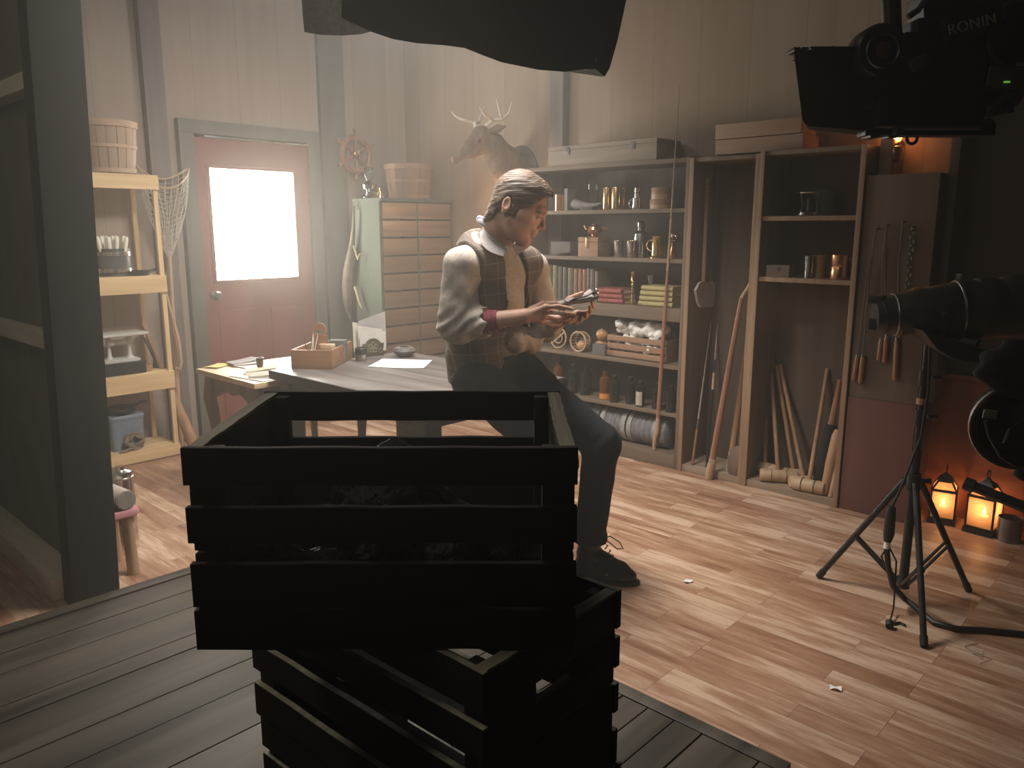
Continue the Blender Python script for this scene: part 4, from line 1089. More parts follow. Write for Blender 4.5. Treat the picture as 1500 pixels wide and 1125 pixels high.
cols = [(.15, .085, .06), (.15, .085, .06), (.12, .1, .045), (.15, .125, .055), (.09, .075, .06), (.09, .075, .06), (.13, .105, .07), (.19, .115, .065), (.22, .1, .06), (.22, .11, .068), (.16, .13, .09), (.1, .08, .06), (.17, .14, .1)]
labs = ['plain brown book beside the man at the hidden end of the book row', 'second plain brown book from the man in the book row', 'olive book with gilt bands, the thinner of two', 'olive book with gilt bands, the wider of two', 'dark grey book standing right after the two olive ones', 'second dark grey book, before the banded grey-brown one', 'grey-brown banded book in the middle of the row', 'tan book left of the reddish-brown ones', 'reddish-brown book with a red top, the first of a pair', 'reddish-brown book, the second of a pair', 'tall pale-banded book three from the end of the row', 'dark narrow book second from the end of the row', 'thin book with a pale spine at the end of the row']
labs[7] = 'tan book between the grey-brown and the reddish-brown books'
xs_ = [789, 797, 805, 813, 821, 828, 835, 844, 850.5, 857, 863, 868, 875]
hs_ = [.215, .212, .225, .225, .218, .216, .212, .208, .209, .207, .213, .209, .197]
prevY = None
for i, (px, c, lab, hh) in enumerate(zip(xs_, cols, labs, hs_)):
    nx = xs_[i + 1] if i + 1 < len(xs_) else px + 5
    ya = fY(px - 3.6, 4.08, zC + .1); yb = fY(nx - 3.9, 4.08, zC + .1)
    w = ya - yb - .002; book(lab, (4.08 + .075, (ya + yb) / 2, zC), w, hh, .15, c, bands=i not in (0, 1, 4), group='old books in the long row')
p = at(905, 4.14, zC)
for k, (w, h, lab) in enumerate(((.031, .19, 'lowest of the three red books lying in a pile'), (.03, .185, 'middle one of the three red books lying in a pile'), (.034, .18, 'topmost of the three red books lying in a pile'))):
    z = sum((.031, .03, .034)[:k]); book(lab, p + Vector((0, .004 * k, z)), w, h, .14, (.32, .085, .075), flat=True, group='pile of red books')
p = at(926, 4.07, zC); t = thing('candlestick', 'slim brass candlestick between the red and the yellow books', 'candlestick', p)
b = NB(); lathe(b, [(.02, 0), (.02, .01), (.008, .016), (.006, .05), (.006, .12), (.013, .125), (.013, .132), (.007, .137), (.013, .15), (.008, .165), (.011, .18), (.011, .2), (.014, .205), (.008, .207), (.001, .207)], n=18); obj('stem', b, M_gold, t)
b = NB(); torus(b, (0, 0, .128), .013, .002); obj('drip_ring', b, M_gold, t)
p = at(971, 4.14, zC)
for k, (w, h, lab) in enumerate(((.032, .24, 'lowest of the four yellow books lying in a pile'), (.032, .232, 'second from below of the four yellow books'), (.032, .228, 'third from below of the four yellow books'), (.03, .222, 'topmost of the four yellow books lying in a pile'))):
    z = sum((.032, .032, .032, .03)[:k]); book(lab, p + Vector((0, -.003 * k, z)), w, h, .15, (.4, .33, .15), bands=False, flat=True, group='pile of yellow books')
p = at(953, 4.24, zC); b = NB(); lathe(b, [(.012, 0), (.012, .1), (.03, .18), (.028, .18), (.008, .1), (.006, .002)]); simple('metal_funnel', 'dim metal funnel standing behind the yellow books', 'funnel', b, Mfl, p)
# --- shelf D
zD = SH['D']
p = at(818, 4.09, zD)
t = thing('wooden_hoop', 'round wooden hoop with a slanting bar, leaning on the bookcase back', 'hoop', p + Vector((0, 0, .072)), 0)
b = NB(); torus(b, (0, 0, 0), .066, .0055, (-1, 0, .15), 32, 8); obj('hoop', b, M_pale, t)
b = NB(); cyl(b, (-.004, .05, -.04), (.004, -.05, .045), .006, None, 8); torus(b, (0, 0, -.002), .032, .004, (-1, 0, .15), 24, 6); obj('bar', b, M_pale, t)
p = at(851, 4.10, zD)
t = thing('tilted_basket', 'round twig basket lying on its side with a brown ball inside', 'basket', p + Vector((0, 0, .068)), 0)
b = NB(); torus(b, (-.03, 0, 0), .065, .006, (1, 0, 0), 32, 8); torus(b, (.02, 0, 0), .06, .005, (1, 0, 0), 32, 8); obj('rim', b, M_pale, t)
b = NB()
for k in range(20):
    a = 2 * PI * k / 20; tube(b, [(-.03, .065 * math.cos(a), .065 * math.sin(a)), (.02, .06 * math.cos(a), .06 * math.sin(a)), (.05, .04 * math.cos(a), .04 * math.sin(a)), (.058, 0.004 * math.cos(a), .004 * math.sin(a))], .003, 6)
obj('twigs', b, M_rope, t)
M_gourd = noise_mat('gourd_skin', (.42, .22, .1), (.6, .36, .18), 10, rough=.38, bump=.05)
b = NB(); ell(b, (0, 0, 0), (.034, .036, .034)); simple('wooden_ball', 'shiny brown ball lying in the tilted twig basket', 'ball', b, M_gourd, p + Vector((-.005, -.012, .041)))
p = at(877, 4.11, zD)
Mbd = plain('dark_block_grey', (.13, .12, .11), .7)
p2 = at(880, 4.06, zD); b = NB(); box(b, (0, 0, .036), (.05, .1, .072), bev=.004); simple('slate_block', 'dark grey block in front of the stacked gourds', 'block', b, Mbd, p2)
b = NB(); ell(b, (0, 0, .043), (.046, .046, .043)); simple('gourd', 'round brown gourd at the bottom, behind the dark grey block', 'gourd', b, M_gourd, p + Vector((.03, 0.005, 0)), group='gourds')
b = NB(); ell(b, (0, 0, .038), (.042, .043, .038)); lathe(b, [(.01, .07), (.005, .082), (.001, .083)]); simple('gourd', 'brown gourd resting on top of the other one', 'gourd', b, M_gourd, p + Vector((.03, -.004, .083)), group='gourds')
b = NB(); ell(b, (0, 0, .036), (.04, .04, .036)); simple('gourd', 'brown gourd squeezed between the block and the cotton tray', 'gourd', b, M_gourd, at(892, 4.2, zD), group='gourds')
# slatted tray with cotton
ya, yb = fY(889, 4.06, zD + .06), fY(976, 4.06, zD + .06)
ty = (ya + yb) / 2; tw = ya - yb
t = thing('slatted_tray', 'small slatted orange-brown crate full of white cotton on the bookcase shelf', 'crate', (4.14, ty, zD))
M_tr = wood('tray_wood', (.25, .135, .08), (.36, .21, .13), 'y', 20, .6)
for X in (4.065, 4.215):
    for z in (.024, .072, .122):
        b = NB(); box(b, (X, ty, zD + z), (.008, tw, .034), bev=.002); obj('slat', b, M_tr, t, world=True)
for Y in (ya - .008, yb + .008):
    b = NB(); box(b, (4.14, Y, zD + .07), (.142, .012, .138), bev=.002); obj('end_board', b, M_tr, t, world=True)
b = NB(); box(b, (4.14, ty, zD + .006), (.14, tw - .02, .01)); obj('base', b, M_tr, t, world=True)
cs = SDF(np.arange(4.06, 4.22, .006), np.arange(yb, ya, .006), np.arange(zD, zD + .26, .006))
random.seed(8)
for i in range(84):
    x = random.uniform(4.09, 4.19); y = random.uniform(yb + .035, ya - .035); z = zD + random.uniform(.03, .13)
    if i > 30: z = zD + random.uniform(.15, .215); x = random.uniform(4.085, 4.15)
    cs.ell((x, y, z), (random.uniform(.02, .034),) * 3, k=.008)
cs.boxcut((4, yb, zD), (4.3, ya, zD + .3), lambda x, y, z, d: d + .004 * np.sin(190 * x) * np.sin(170 * y + 1) * np.sin(180 * z))
cot = obj('cotton', cs.mesh('cotton'), noise_mat('cotton_white', (.72, .69, .64), (.86, .84, .8), 30, rough=1.0, bump=.5))
tag(cot, 'fluffy white raw cotton heaped in the small slatted crate', 'cotton', kind='stuff')
p = at(987, 4.2, zD); b = NB(); lathe(b, [(.034, 0), (.036, .12), (.024, .145), (.026, .17), (.001, .172)]); simple('dark_jar', 'dark jar at the end of the shelf beside the cotton', 'jar', b, M_iron, p)
# --- shelf E: bottles
zE = SH['E']
M_bottle = noise_mat('dark_bottle_glass', (.012, .012, .01), (.02, .018, .014), 6, rough=.08, bump=0)
M_amber = noise_mat('amber_bottle_glass', (.1, .03, .012), (.15, .05, .02), 6, rough=.08, bump=0)
M_liq = noise_mat('amber_liquid', (.6, .24, .04), (.75, .34, .08), 6, rough=.2, bump=0)
def bottle(px, X, r, h, lab, m=None, liquid=False, paper=False):
    p = at(px, X, zE); t = thing('bottle', lab, 'bottle', p, group='bottles on the bookcase')
    sh = h * .82
    b = NB(); lathe(b, [(r * .96, 0), (r, .004), (r, sh * .86), (r * .9, sh * .94), (r * .5, sh * 1.0), (r * .46, h * .9), (r * .56, h * .92), (r * .56, h * .96), (.001, h * .96)], n=20); obj('body', b, m or M_bottle, t)
    b = NB(); lathe(b, [(r * .4, h * .95), (r * .42, h), (.001, h + .002)], n=12); obj('stopper', b, M_darkleather, t)
    if liquid: b = NB(); lathe(b, [(r * 1.01, .004), (r * 1.01, sh * .26), (r * .98, sh * .27)], n=20, closed=False); obj('liquid', b, M_liq, t, label='orange liquid in the bottle')
    if paper:
        b = NB(); n = 10
        rings(b, [[Vector((-rr * math.cos(a), rr * math.sin(a), z)) for a in [R(-52 + 104 * k / n) for k in range(n + 1)] for rr in ()] or [Vector((-(r + .0012) * math.cos(R(-52 + 104 * k / n)), (r + .0012) * math.sin(R(-52 + 104 * k / n)), z)) for k in range(n + 1)] + [Vector((-(r - .002) * math.cos(R(52 - 104 * k / n)), (r - .002) * math.sin(R(52 - 104 * k / n)), z)) for k in range(n + 1)] for z in (.012, .098)])
        obj('paper_label', b, M_label, t, label='cream paper label on the bottle')
bottle(818, 4.12, .036, .2, 'clear-topped short bottle at the hidden end of the bottle shelf', M_amber)
bottle(839, 4.10, .036, .2, 'broad dark bottle two before the amber one')
bottle(858, 4.12, .038, .195, 'broad dark bottle just before the amber one')
bottle(886, 4.09, .036, .185, 'amber bottle with orange liquid at its bottom', M_amber, liquid=True)
bottle(900, 4.06, .032, .175, 'dark bottle right after the amber one')
bottle(923, 4.09, .03, .175, 'dark bottle just before the one with a paper label')
bottle(938, 4.06, .028, .165, 'dark bottle with a cream paper label', paper=True)
bottle(962, 4.08, .03, .165, 'dark bottle between the labelled one and the last')
bottle(982, 4.06, .03, .165, 'last dark bottle, at the upright of the bookcase')
# --- shelf F: canvas rolls
zF = SH['F']
M_canvas = noise_mat('grey_canvas', (.13, .125, .13), (.22, .215, .22), 30, rough=.9, bump=.3)
M_strap = noise_mat('pale_strap', (.25, .24, .225), (.34, .33, .31), 40, rough=.8, bump=.1)
r_ = .1
def roll(pxa, pxb, lab, straps):
    ya, yb = fY(pxa, 4.12, zF + .1), fY(pxb, 4.12, zF + .1); t = thing('canvas_roll', lab, 'bedroll', (4.15, (ya + yb) / 2, zF), group='canvas rolls')
    L_ = (ya - yb) / 2
    b = NB(); n = 28; rr = []
    for k in range(n + 1):
        y = L_ - 2 * L_ * k / n; e = min(1, (L_ - abs(y)) / .018 + .001); rad = r_ * (.86 + .14 * math.sqrt(max(0, 1 - (1 - e) ** 2))) + .003 * math.sin(k * 1.7)
        rr.append([Vector((rad * math.cos(2 * PI * j / 28) * (1 + .02 * math.sin(3 * j + k * .5)), y, r_ + .002 + rad * math.sin(2 * PI * j / 28))) for j in range(28)])
    rings(b, rr); obj('canvas', b, M_canvas, t)
    for s_ in straps:
        b = NB(); y = s_ * L_; lathe(b, [(r_ + .001, -.016), (r_ + .006, -.016), (r_ + .006, .016), (r_ + .001, .016), (r_ + .001, -.016)], n=32, closed=False, M=Matrix.Translation((0, y, r_ + .003)) @ Matrix.Rotation(R(90), 4, 'X')); obj('strap', b, M_strap, t)
roll(858, 884, 'short end of a grey canvas roll behind the man on the lowest shelf', (.7,))
roll(887, 924, 'grey canvas roll with pale straps in the middle of the lowest shelf', (.8, -.85))
roll(926, 983, 'longest grey canvas roll on the lowest shelf, behind the fishing pole', (.86, -.45))
# --- long flat box on top, and the pole leaning in front
ya, yb = fY(806, 4.08, 1.9), fY(962, 4.06, 1.9)
t = thing('long_box', 'long flat grey-brown wooden case lying on top of the bookcase', 'case', (4.19, (ya + yb) / 2, BZ))
Mlb = wood('long_box_wood', (.2, .155, .115), (.3, .235, .175), 'y', 16, .65)
b = NB(); box(b, (0, 0, .05), (.26, ya - yb, .1), bev=.004); obj('body', b, Mlb, t)
b = NB(); box(b, (0, 0, .114), (.265, ya - yb + .004, .026), bev=.004); obj('lid', b, Mlb, t)
for q in (-.3, .3):
    b = NB(); box(b, (-.134, q * (ya - yb), .095), (.006, .03, .045), bev=.002); obj('latch', b, M_iron, t)
pb, pt_ = Vector((4.036, fY(961, 4.036, .1), SH['F'])), AX(995.5, 126, 4.012)
def PL(v): return pb.lerp(pt_, v)
t = thing('fishing_pole', 'long thin fishing pole leaning in front of the bookcase upright', 'fishing pole', pb)
b = NB(); tube(b, [PL(v) for v in (.1, .3, .42, .52)], [.013, .012, .01, .008], 10); obj('handle', b, M_redw, t, world=True)
b = NB(); tube(b, [PL(v) for v in (.52, .62, .8, 1)], [.007, .006, .004, .0018], 8); obj('tip', b, M_rope, t, world=True)
b = NB(); tube(b, [PL(.1), PL(.06), PL(.035) + Vector((0, .012, 0)), PL(.015) + Vector((0, .018, 0)), PL(.0) + Vector((0, .012, 0.004))], [.012, .014, .012, .011, .008], 10); obj('butt', b, M_pale, t, world=True)

# ================================================================ open cupboards
def cupboard(name, label, y0, y1, z1, shelves):
    t = thing(name, label, 'cupboard', (4.18, (y0 + y1) / 2, 0))
    for y in (y0 + .011, y1 - .011):
        b = NB(); box(b, (4.187, y, z1 / 2), (.3, .022, z1), bev=.002); s = obj('side_panel', b, M_casez, t, world=True)
        b = NB(); box(b, (4.031, y, z1 / 2), (.012, .026, z1), bev=.002); obj('edge_strip', b, M_edge, s, world=True)
    b = NB(); box(b, (4.33, (y0 + y1) / 2, z1 / 2), (.014, y1 - y0 - .04, z1 - .02)); obj('back_panel', b, M_panel, t, world=True)
    b = NB(); box(b, (4.187, (y0 + y1) / 2, z1 - .011), (.3, y1 - y0 - .04, .022), bev=.002); obj('top_board', b, M_casez, t, world=True)
    b = NB(); box(b, (4.187, (y0 + y1) / 2, .02), (.3, y1 - y0 - .04, .04), bev=.002); obj('base_board', b, M_palex, t, world=True)
    for z in shelves:
        b = NB(); box(b, (4.187, (y0 + y1) / 2, z - .012), (.3, y1 - y0 - .044, .024), bev=.002); obj('shelf', b, M_edge, t, world=True)
YA0, YA1, YB0 = 1.985, 2.402, 1.442
cupboard('tall_cupboard', 'open tall cupboard without shelves holding long tools, next to the bookcase', YA0, YA1, 1.83, ())
cupboard('tall_cupboard', 'open tall cupboard with two shelves above the croquet mallets', YB0, YA0 - .003, 1.84, (1.505, 1.185))
z0 = .04
# spade hanging in the first one
SY = YA1 - .04
top, mid = AY(1037, 262, SY), AY(1030, 418, SY)
t = thing('wooden_spade', 'pale wooden spade hanging blade down in the first open cupboard', 'spade', (top.x, SY, 1.2))
b = NB(); cyl(b, top, mid, .011, .014, 12); obj('handle', b, M_edge, t, world=True)
bl = [AY(px, py, SY) for px, py in ((1027, 412), (1023, 414), (1017, 425), (1020, 442), (1024, 450), (1043, 449), (1045, 435), (1045, 414), (1040, 410), (1034, 414))]
b = NB(); rings(b, [[Vector((q.x, q.y + dx, q.z)) for q in bl] for dx in (-.012, .004)]); obj('blade', b, noise_mat('spade_blade', (.4, .36, .31), (.52, .47, .41), 12, rough=.6), t, world=True)
b = NB(); cyl(b, (top.x, YA1 - .02, top.z - .03), (top.x, SY - .02, top.z - .03), .004, None, 8); obj('hook', b, M_iron, t, world=True)
def stick(name, label, cat, foot_px, top_px, Xf, Xt, prof, group=None, zf=z0):
    f = Vector((Xf, fY(foot_px[0], Xf, zf + .02), zf + .001)) if Xf else AZ(foot_px[0], foot_px[1], zf + .001); tp = AX(top_px[0], top_px[1], Xt) if Xt > 3 else AY(top_px[0], top_px[1], Xt)
    t = thing(name, label, cat, f, group=group)
    for nm, v0, v1, r0, r1, m in prof:
        b = NB(); cyl(b, f.lerp(tp, v0), f.lerp(tp, v1), r0, r1, 12); obj(nm, b, m, t, world=True)
    return t, f, tp
stick('fishing_rod', 'thin fishing rod with a red grip in the first open cupboard', 'fishing rod', (1014, 681), (1042, 470), 0, SY + .012, (('grip', 0, .25, .008, .007, M_redw), ('reel_seat', .25, .32, .01, .01, M_silver), ('tip', .32, 1, .006, .002, M_rope)))
stick('fishing_rod', 'thin fishing rod with a black grip in the first open cupboard', 'fishing rod', (1035, 684), (1054, 440), 0, SY, (('grip', 0, .46, .0075, .007, M_blackm), ('reel_seat', .46, .56, .008, .008, M_pale), ('winding', .56, .64, .007, .006, M_blackm), ('tip', .64, 1, .005, .002, M_rope)))
# long paddle with a bent top
f = Vector((4.0, fY(1039, 4.0, .05), 0.0)); k1 = AX(1086, 437, 4.08); k2 = AX(1106, 400, 4.12)
t = thing('bent_pole', 'long orange-brown pole with a bent pale tip leaning in the first cupboard', 'pole', f)
b = NB(); tube(b, [f.lerp(k1, v) for v in (.1, .5, .8, 1)], [.019, .017, .015, .012], 12); obj('shaft', b, M_redw, t, world=True)
b = NB(); tube(b, [k1, k1.lerp(k2, .4) + Vector((0, -.004, 0)), k2], [.011, .009, .006], 10); obj('tip', b, M_pale, t, world=True)
b = NB(); tube(b, [f, f.lerp(k1, .03), f.lerp(k1, .085), f.lerp(k1, .1)], [.02, .026, .024, .02], 12); obj('ferrule', b, M_tan, t, world=True)
b = NB(); cyl(b, f.lerp(k1, .095), f.lerp(k1, .12), .0215, None, 12); obj('band', b, M_silver, t, world=True)
stick('wooden_pole', 'thick grey-brown wooden pole leaning against the cupboard divider', 'pole', (1069, 0), (1099, 470), 4.12, 4.2, (('ferrule', 0, .13, .024, .02, M_pale), ('band', .13, .15, .0225, .0225, M_silver), ('shaft', .15, 1, .02, .012, M_brownz)))
stick('broom_pole', 'slim wooden pole closest to the cupboard divider', 'pole', (1086, 0), (1108, 415), 4.25, 4.27, (('shaft', 0, .9, .012, .01, M_edge), ('tip', .9, 1, .01, .006, M_pale)))
p = Vector((4.08, fY(1087, 4.08, .1), z0)); b = NB(); rings(b, [[Vector((.045 * s * math.cos(a), .06 * s * math.sin(a), z)) for a in [2 * PI * k / 16 for k in range(16)]] for s, z in ((.8, 0), (1, .03), (.95, .1), (.6, .15), (.2, .17))])
simple('leather_pouch', 'dull brown pouch on the floor of the first cupboard by the divider', 'pouch', b, noise_mat('dull_pouch', (.16, .105, .08), (.24, .165, .125), 12, rough=.8, bump=.3), p + Vector((0, .03, 0)))
# second cupboard: upper shelf
zs = 1.505; p = Vector((4.16, fY(1185, 4.16, zs + .03), zs))
t = thing('fondue_burner', 'small shiny metal burner stand on the upper cupboard shelf', 'burner', p)
b = NB(); lathe(b, [(.062, 0), (.066, .006), (.06, .02), (.03, .026), (.001, .026)]); obj('base', b, M_silver, t)
for k in range(3):
    a = 2 * PI * k / 3 + .5; b = NB(); tube(b, [(.05 * math.cos(a), .05 * math.sin(a), .02), (.04 * math.cos(a), .04 * math.sin(a), .06), (.055 * math.cos(a), .055 * math.sin(a), .115)], .005, 8); obj('leg', b, M_silver, t)
b = NB(); lathe(b, [(.02, .026), (.024, .06), (.018, .085), (.001, .086)]); obj('wick_holder', b, M_iron, t)
b = NB(); lathe(b, [(.05, .112), (.07, .116), (.072, .122), (.05, .124), (.05, .112)], closed=False); obj('ring', b, M_silver, t)
p = Vector((4.22, fY(1206, 4.22, zs + .03), zs)); b = NB(); lathe(b, [(.05, 0), (.052, .13), (.045, .14), (.001, .14)]); simple('dark_canister', 'dim dark canister behind the metal burner', 'canister', b, Mbd, p)
zs = 1.185
p = Vector((4.12, fY(1144, 4.12, zs + .02), zs)); t = thing('trinket_box', 'tiny dull wooden box with a small clasp on the middle cupboard shelf', 'box', p)
Mtk = wood('trinket_wood', (.2, .14, .1), (.3, .215, .155), 'y', 20, .6)
b = NB(); box(b, (0, 0, .022), (.09, .128, .044), bev=.003); obj('body', b, Mtk, t)
b = NB(); box(b, (0, 0, .053), (.092, .13, .018), bev=.003); obj('lid', b, Mtk, t)
b = NB(); box(b, (-.047, -.006, .045), (.004, .014, .026), bev=.001); obj('clasp', b, M_iron, t)
for k, (px, X, h, r, lab) in enumerate(((1185, 4.12, .115, .03, 'dull metal beaker with a dented side beside the tiny box'), (1199, 4.16, .118, .036, 'wide dull leather cup behind the dented beaker'))):
    p = Vector((X, fY(px, X, zs + .03), zs)); b = NB(); rr = []
    for s, z in ((.8, 0), (.78, .02), (.84, .06), (1, h), (.92, h), (.76, .06), (.7, .012)):
        rr.append([Vector((r * s * math.cos(2 * PI * j / 20) * (1 + .08 * math.sin(2 * j * PI / 7 + z * 40)), r * s * math.sin(2 * PI * j / 20), z)) for j in range(20)])
    rings(b, rr); simple('beaker', lab, 'cup', b, Mfl if k == 0 else M_tan, p)
p = Vector((4.12, fY(1230, 4.12, zs + .03), zs)); t = thing('copper_canister', 'shining copper canister on the middle cupboard shelf', 'canister', p)
b = NB(); lathe(b, [(.047, 0), (.048, .003), (.048, .062), (.0465, .065), (.048, .068), (.048, .122), (.044, .126), (.001, .126)], n=28); obj('body', b, M_copper, t)
b = NB(); tube(b, [(0, -.044, .09), (.01, -.062, .12), (.02, -.06, .16)], .006, 8); obj('handle', b, M_iron, t)
# croquet mallets
def mallet(label, hp, top_px, Xt, ang, ln=.2, r=.036, band=False):
    """hp centre of the head on the cupboard floor"""
    t = thing('croquet_mallet', label, 'mallet', hp, group='croquet mallets')
    dv = Vector((math.cos(ang), math.sin(ang), 0)); c = hp + Vector((0, 0, r))
    b = NB(); tube(b, [c - dv * ln / 2, c - dv * (ln / 2 - .006), c + dv * (ln / 2 - .006), c + dv * ln / 2], [r * .92, r, r, r * .92], 20); obj('head', b, M_pale, t, world=True)
    tp = AX(top_px[0], top_px[1], Xt)
    b = NB(); cyl(b, c, tp, .0125, .0115, 12); obj('handle', b, M_brownz, t, world=True)
    b = NB()
    for s_ in (-.2, .2): torus(b, c + dv * ln * s_, r + .0005, .003, dv, 24, 6)
    obj('band', b, M_iron if band else M_redw, t, world=True)
mallet('croquet mallet lying behind the others, its handle leaning on the divider side', Vector((4.2, fY(1121, 4.2, .07), z0)), (1121, 528), 4.31, R(75))
mallet('croquet mallet with the straight red-brown handle', Vector((4.11, fY(1140, 4.11, .07), z0)), (1129, 530), 4.31, R(-60), ln=.2)
mallet('croquet mallet with its handle slanting from the middle', Vector((4.2, fY(1163, 4.2, .07), z0)), (1138, 535), 4.31, R(-70), ln=.17, r=.034)
mallet('croquet mallet whose long handle slants farthest', Vector((4.12, fY(1178, 4.12, .07), z0)), (1143, 534), 4.31, R(-50), ln=.16, r=.033)
mallet('orange-tinted croquet mallet with a dark band in front', Vector((4.06, fY(1184, 4.06, .05), z0)), (1212, 540), 4.31, R(-86), ln=.17, r=.036, band=True)
# bats in and beside a black sleeve
f = Vector((4.11, fY(1198, 4.11, .06), z0 + .002)); tp = AX(1231, 556, 4.2)
t = thing('baseball_bat', 'orange-brown bat in a long black sleeve leaning in the cupboard corner', 'bat', f)
dv = tp - f
b = NB(); tube(b, [f + dv * v for v in (.35, .55, .62, .98, 1)], [.03, .026, .017, .013, .018], 14); obj('bat', b, M_redw, t, world=True)
b = NB(); tube(b, [f + dv * v for v in (0, .03, .3, .55, .6)], [.03, .036, .036, .031, .029], 14); obj('sleeve', b, M_blackcloth, t, world=True, label='black cloth sleeve')
f2 = Vector((4.07, fY(1207, 4.07, .05), z0 + .002)); tp2 = AX(1229, 630, 4.14)
t = thing('wooden_bat', 'bare orange-brown club leaning beside the black sleeve', 'bat', f2); dv2 = tp2 - f2
b = NB(); tube(b, [f2 + dv2 * v for v in (0, .05, .5, .9, 1)], [.018, .022, .03, .03, .022], 14); obj('club', b, M_brownz, t, world=True)
p = Vector((4.06, fY(1216, 4.06, .05), z0)); b = NB(); tube(b, [(0, 0, 0.001), (.05, -.01, .2)], [.012, .012], 10); simple('wooden_peg', 'short pale wooden peg at the foot of the club', 'peg', b, M_pale, p)
# pale boards/box lying on top of the cupboards
ya, yb = fY(1052, 4.1, 1.9), fY(1180, 4.1, 1.9)
t = thing('plank_box', 'pale peach wooden box of two stacked planks on top of the cupboards', 'box', (4.17, (ya + yb) / 2, 1.84))
for z, o in ((.04, 0), (.122, .01)):
    b = NB(); box(b, (0, o, z), (.2, ya - yb - abs(o), .078), bev=.004); obj('plank', b, wood('peach_wood', (.3, .19, .12), (.42, .28, .19), 'y', 16, .6), t)
# ================================================================ deer head mounted on the shelf wall
d0 = Vector((3.72, 4.08, 0)); d1 = Vector((4.345, 3.98, 0)); da = (d1 - d0).normalized(); dn_ = Vector((-da.y, da.x, 0))   # dn_ points away from the room
def DP(px, py, o=0.0):
    d = ray(px, py); n = dn_; t_ = (d0.dot(n)) / (d.dot(n)); p = Vector((0, 0, H)) + d * t_
    return p + n * o
base_d = DP(757, 240); base_d.x = 4.345
t = thing('deer_head', 'mounted deer head with thin antlers looking sideways from the shelf wall', 'mounted deer head', (4.345, base_d.y, base_d.z))
lo = [min(DP(655, 240)[i], DP(770, 240)[i]) - .2 for i in range(3)]; hi = [max(DP(655, 240)[i], DP(775, 240)[i]) + .2 for i in range(3)]
s_ = SDF(axis((lo[0] + .1, 4.345, .006)), axis((lo[1], hi[1], .006)), axis((1.62, 2.2, .006)))
fl_n = (tuple(dn_), .8)
def dc(a, b_, ra, rb, k=.02, op='add', o=0.0, o2=None, flat=None):
    s_.cone(DP(a[0], a[1], o), DP(b_[0], b_[1], o if o2 is None else o2), ra, rb, k, op, flat)
dc((667, 234), (684, 219), .027, .044, flat=fl_n)
dc((684, 219), (704, 203), .046, .071, .03, flat=fl_n)
dc((700, 219), (692, 226), .045, .03, .03, flat=fl_n)
dc((706, 200), (722, 215), .07, .088, .03, flat=fl_n); dc((722, 215), (741, 243), .09, .125, .04, flat=fl_n); dc((741, 243), (758, 262), .13, .165, .04, flat=fl_n)
dc((664, 232), (666, 236), .02, .018, .01)
for q in (-1, 1):
    dc((664.5, 233), (664, 233.5), .004, .004, .004, 'cut', o=q * .014)
    dc((694, 206), (699, 201), .016, .018, .012, o=q * .048)
    s_.ell(DP(695.5, 208, q * .055), (.012, .012, .012), None, .008, 'cut')
    # ears
    e0, e1 = DP(711, 193, q * .055), DP(722, 188, q * .15)
    s_.path([e0, e0.lerp(e1, .5), e1], [.018, .026, .006], .01)
dc((668, 239), (680, 235.5), .004, .004, .003, 'cut', o=-.03, o2=-.04)
s_.boxcut(lo, hi, lambda x, y, z, d: d + .0022 * np.sin(170 * x + 40 * z) * np.sin(150 * z) + .0012 * np.sin(330 * z + 90 * y))
M_fur = noise_mat('deer_fur', (.11, .07, .042), (.21, .14, .088), 22, (1, 1, .4), rough=.85, bump=.4)
obj('body', s_.mesh('deer'), M_fur, t, world=True)
M_ant = noise_mat('antler', (.5, .43, .33), (.68, .6, .48), 20, rough=.5, bump=.2)
for q, o in ((-1, -.05), (1, .05)):
    b = NB()
    def A_(px, py, k=1.0): return DP(px, py, o + q * .09 * k)
    sh_ = 0 if q < 0 else -7
    tube(b, [DP(705 + sh_ * .3, 186, o), A_(712 + sh_, 178, .3), A_(722 + sh_, 177, .7), A_(728 + sh_, 169, 1), A_(731 + sh_ * .4, 152, 1.1)], [.014, .012, .011, .009, .003], 10)
    tube(b, [A_(713 + sh_, 178, .35), A_(697 + sh_ * 1.3, 171.5, .7), A_(691 + sh_ * 1.5, 166, .8), A_(687 + sh_ * 1.6, 160, .8)], [.01, .009, .007, .003], 8)
    if q < 0: tube(b, [A_(721, 177, .7), A_(716, 164, .8), A_(711, 148, .9)], [.01, .008, .003], 8)
    obj('antler', b, M_ant, t, world=True)
    b = NB(); ell(b, DP(695.5, 207.5, q * .056), (.011, .011, .011)); obj('eye', b, M_blackp, t, world=True)
b = NB(); ell(b, DP(663.5, 232, 0), (.014, .017, .014)); obj('nose', b, M_darkleather, t, world=True)
b = NB(); c = Vector((4.338, base_d.y, base_d.z - .1)); rings(b, [[Vector((c.x + dx, c.y + .17 * s__ * math.cos(a) * (1 - .25 * max(0, -math.sin(a))), c.z + .23 * s__ * math.sin(a))) for a in [2 * PI * k / 28 for k in range(28)]] for dx, s__ in ((.012, 1), (-.006, 1), (-.014, .92))]); obj('plaque', b, M_dark, t, world=True)
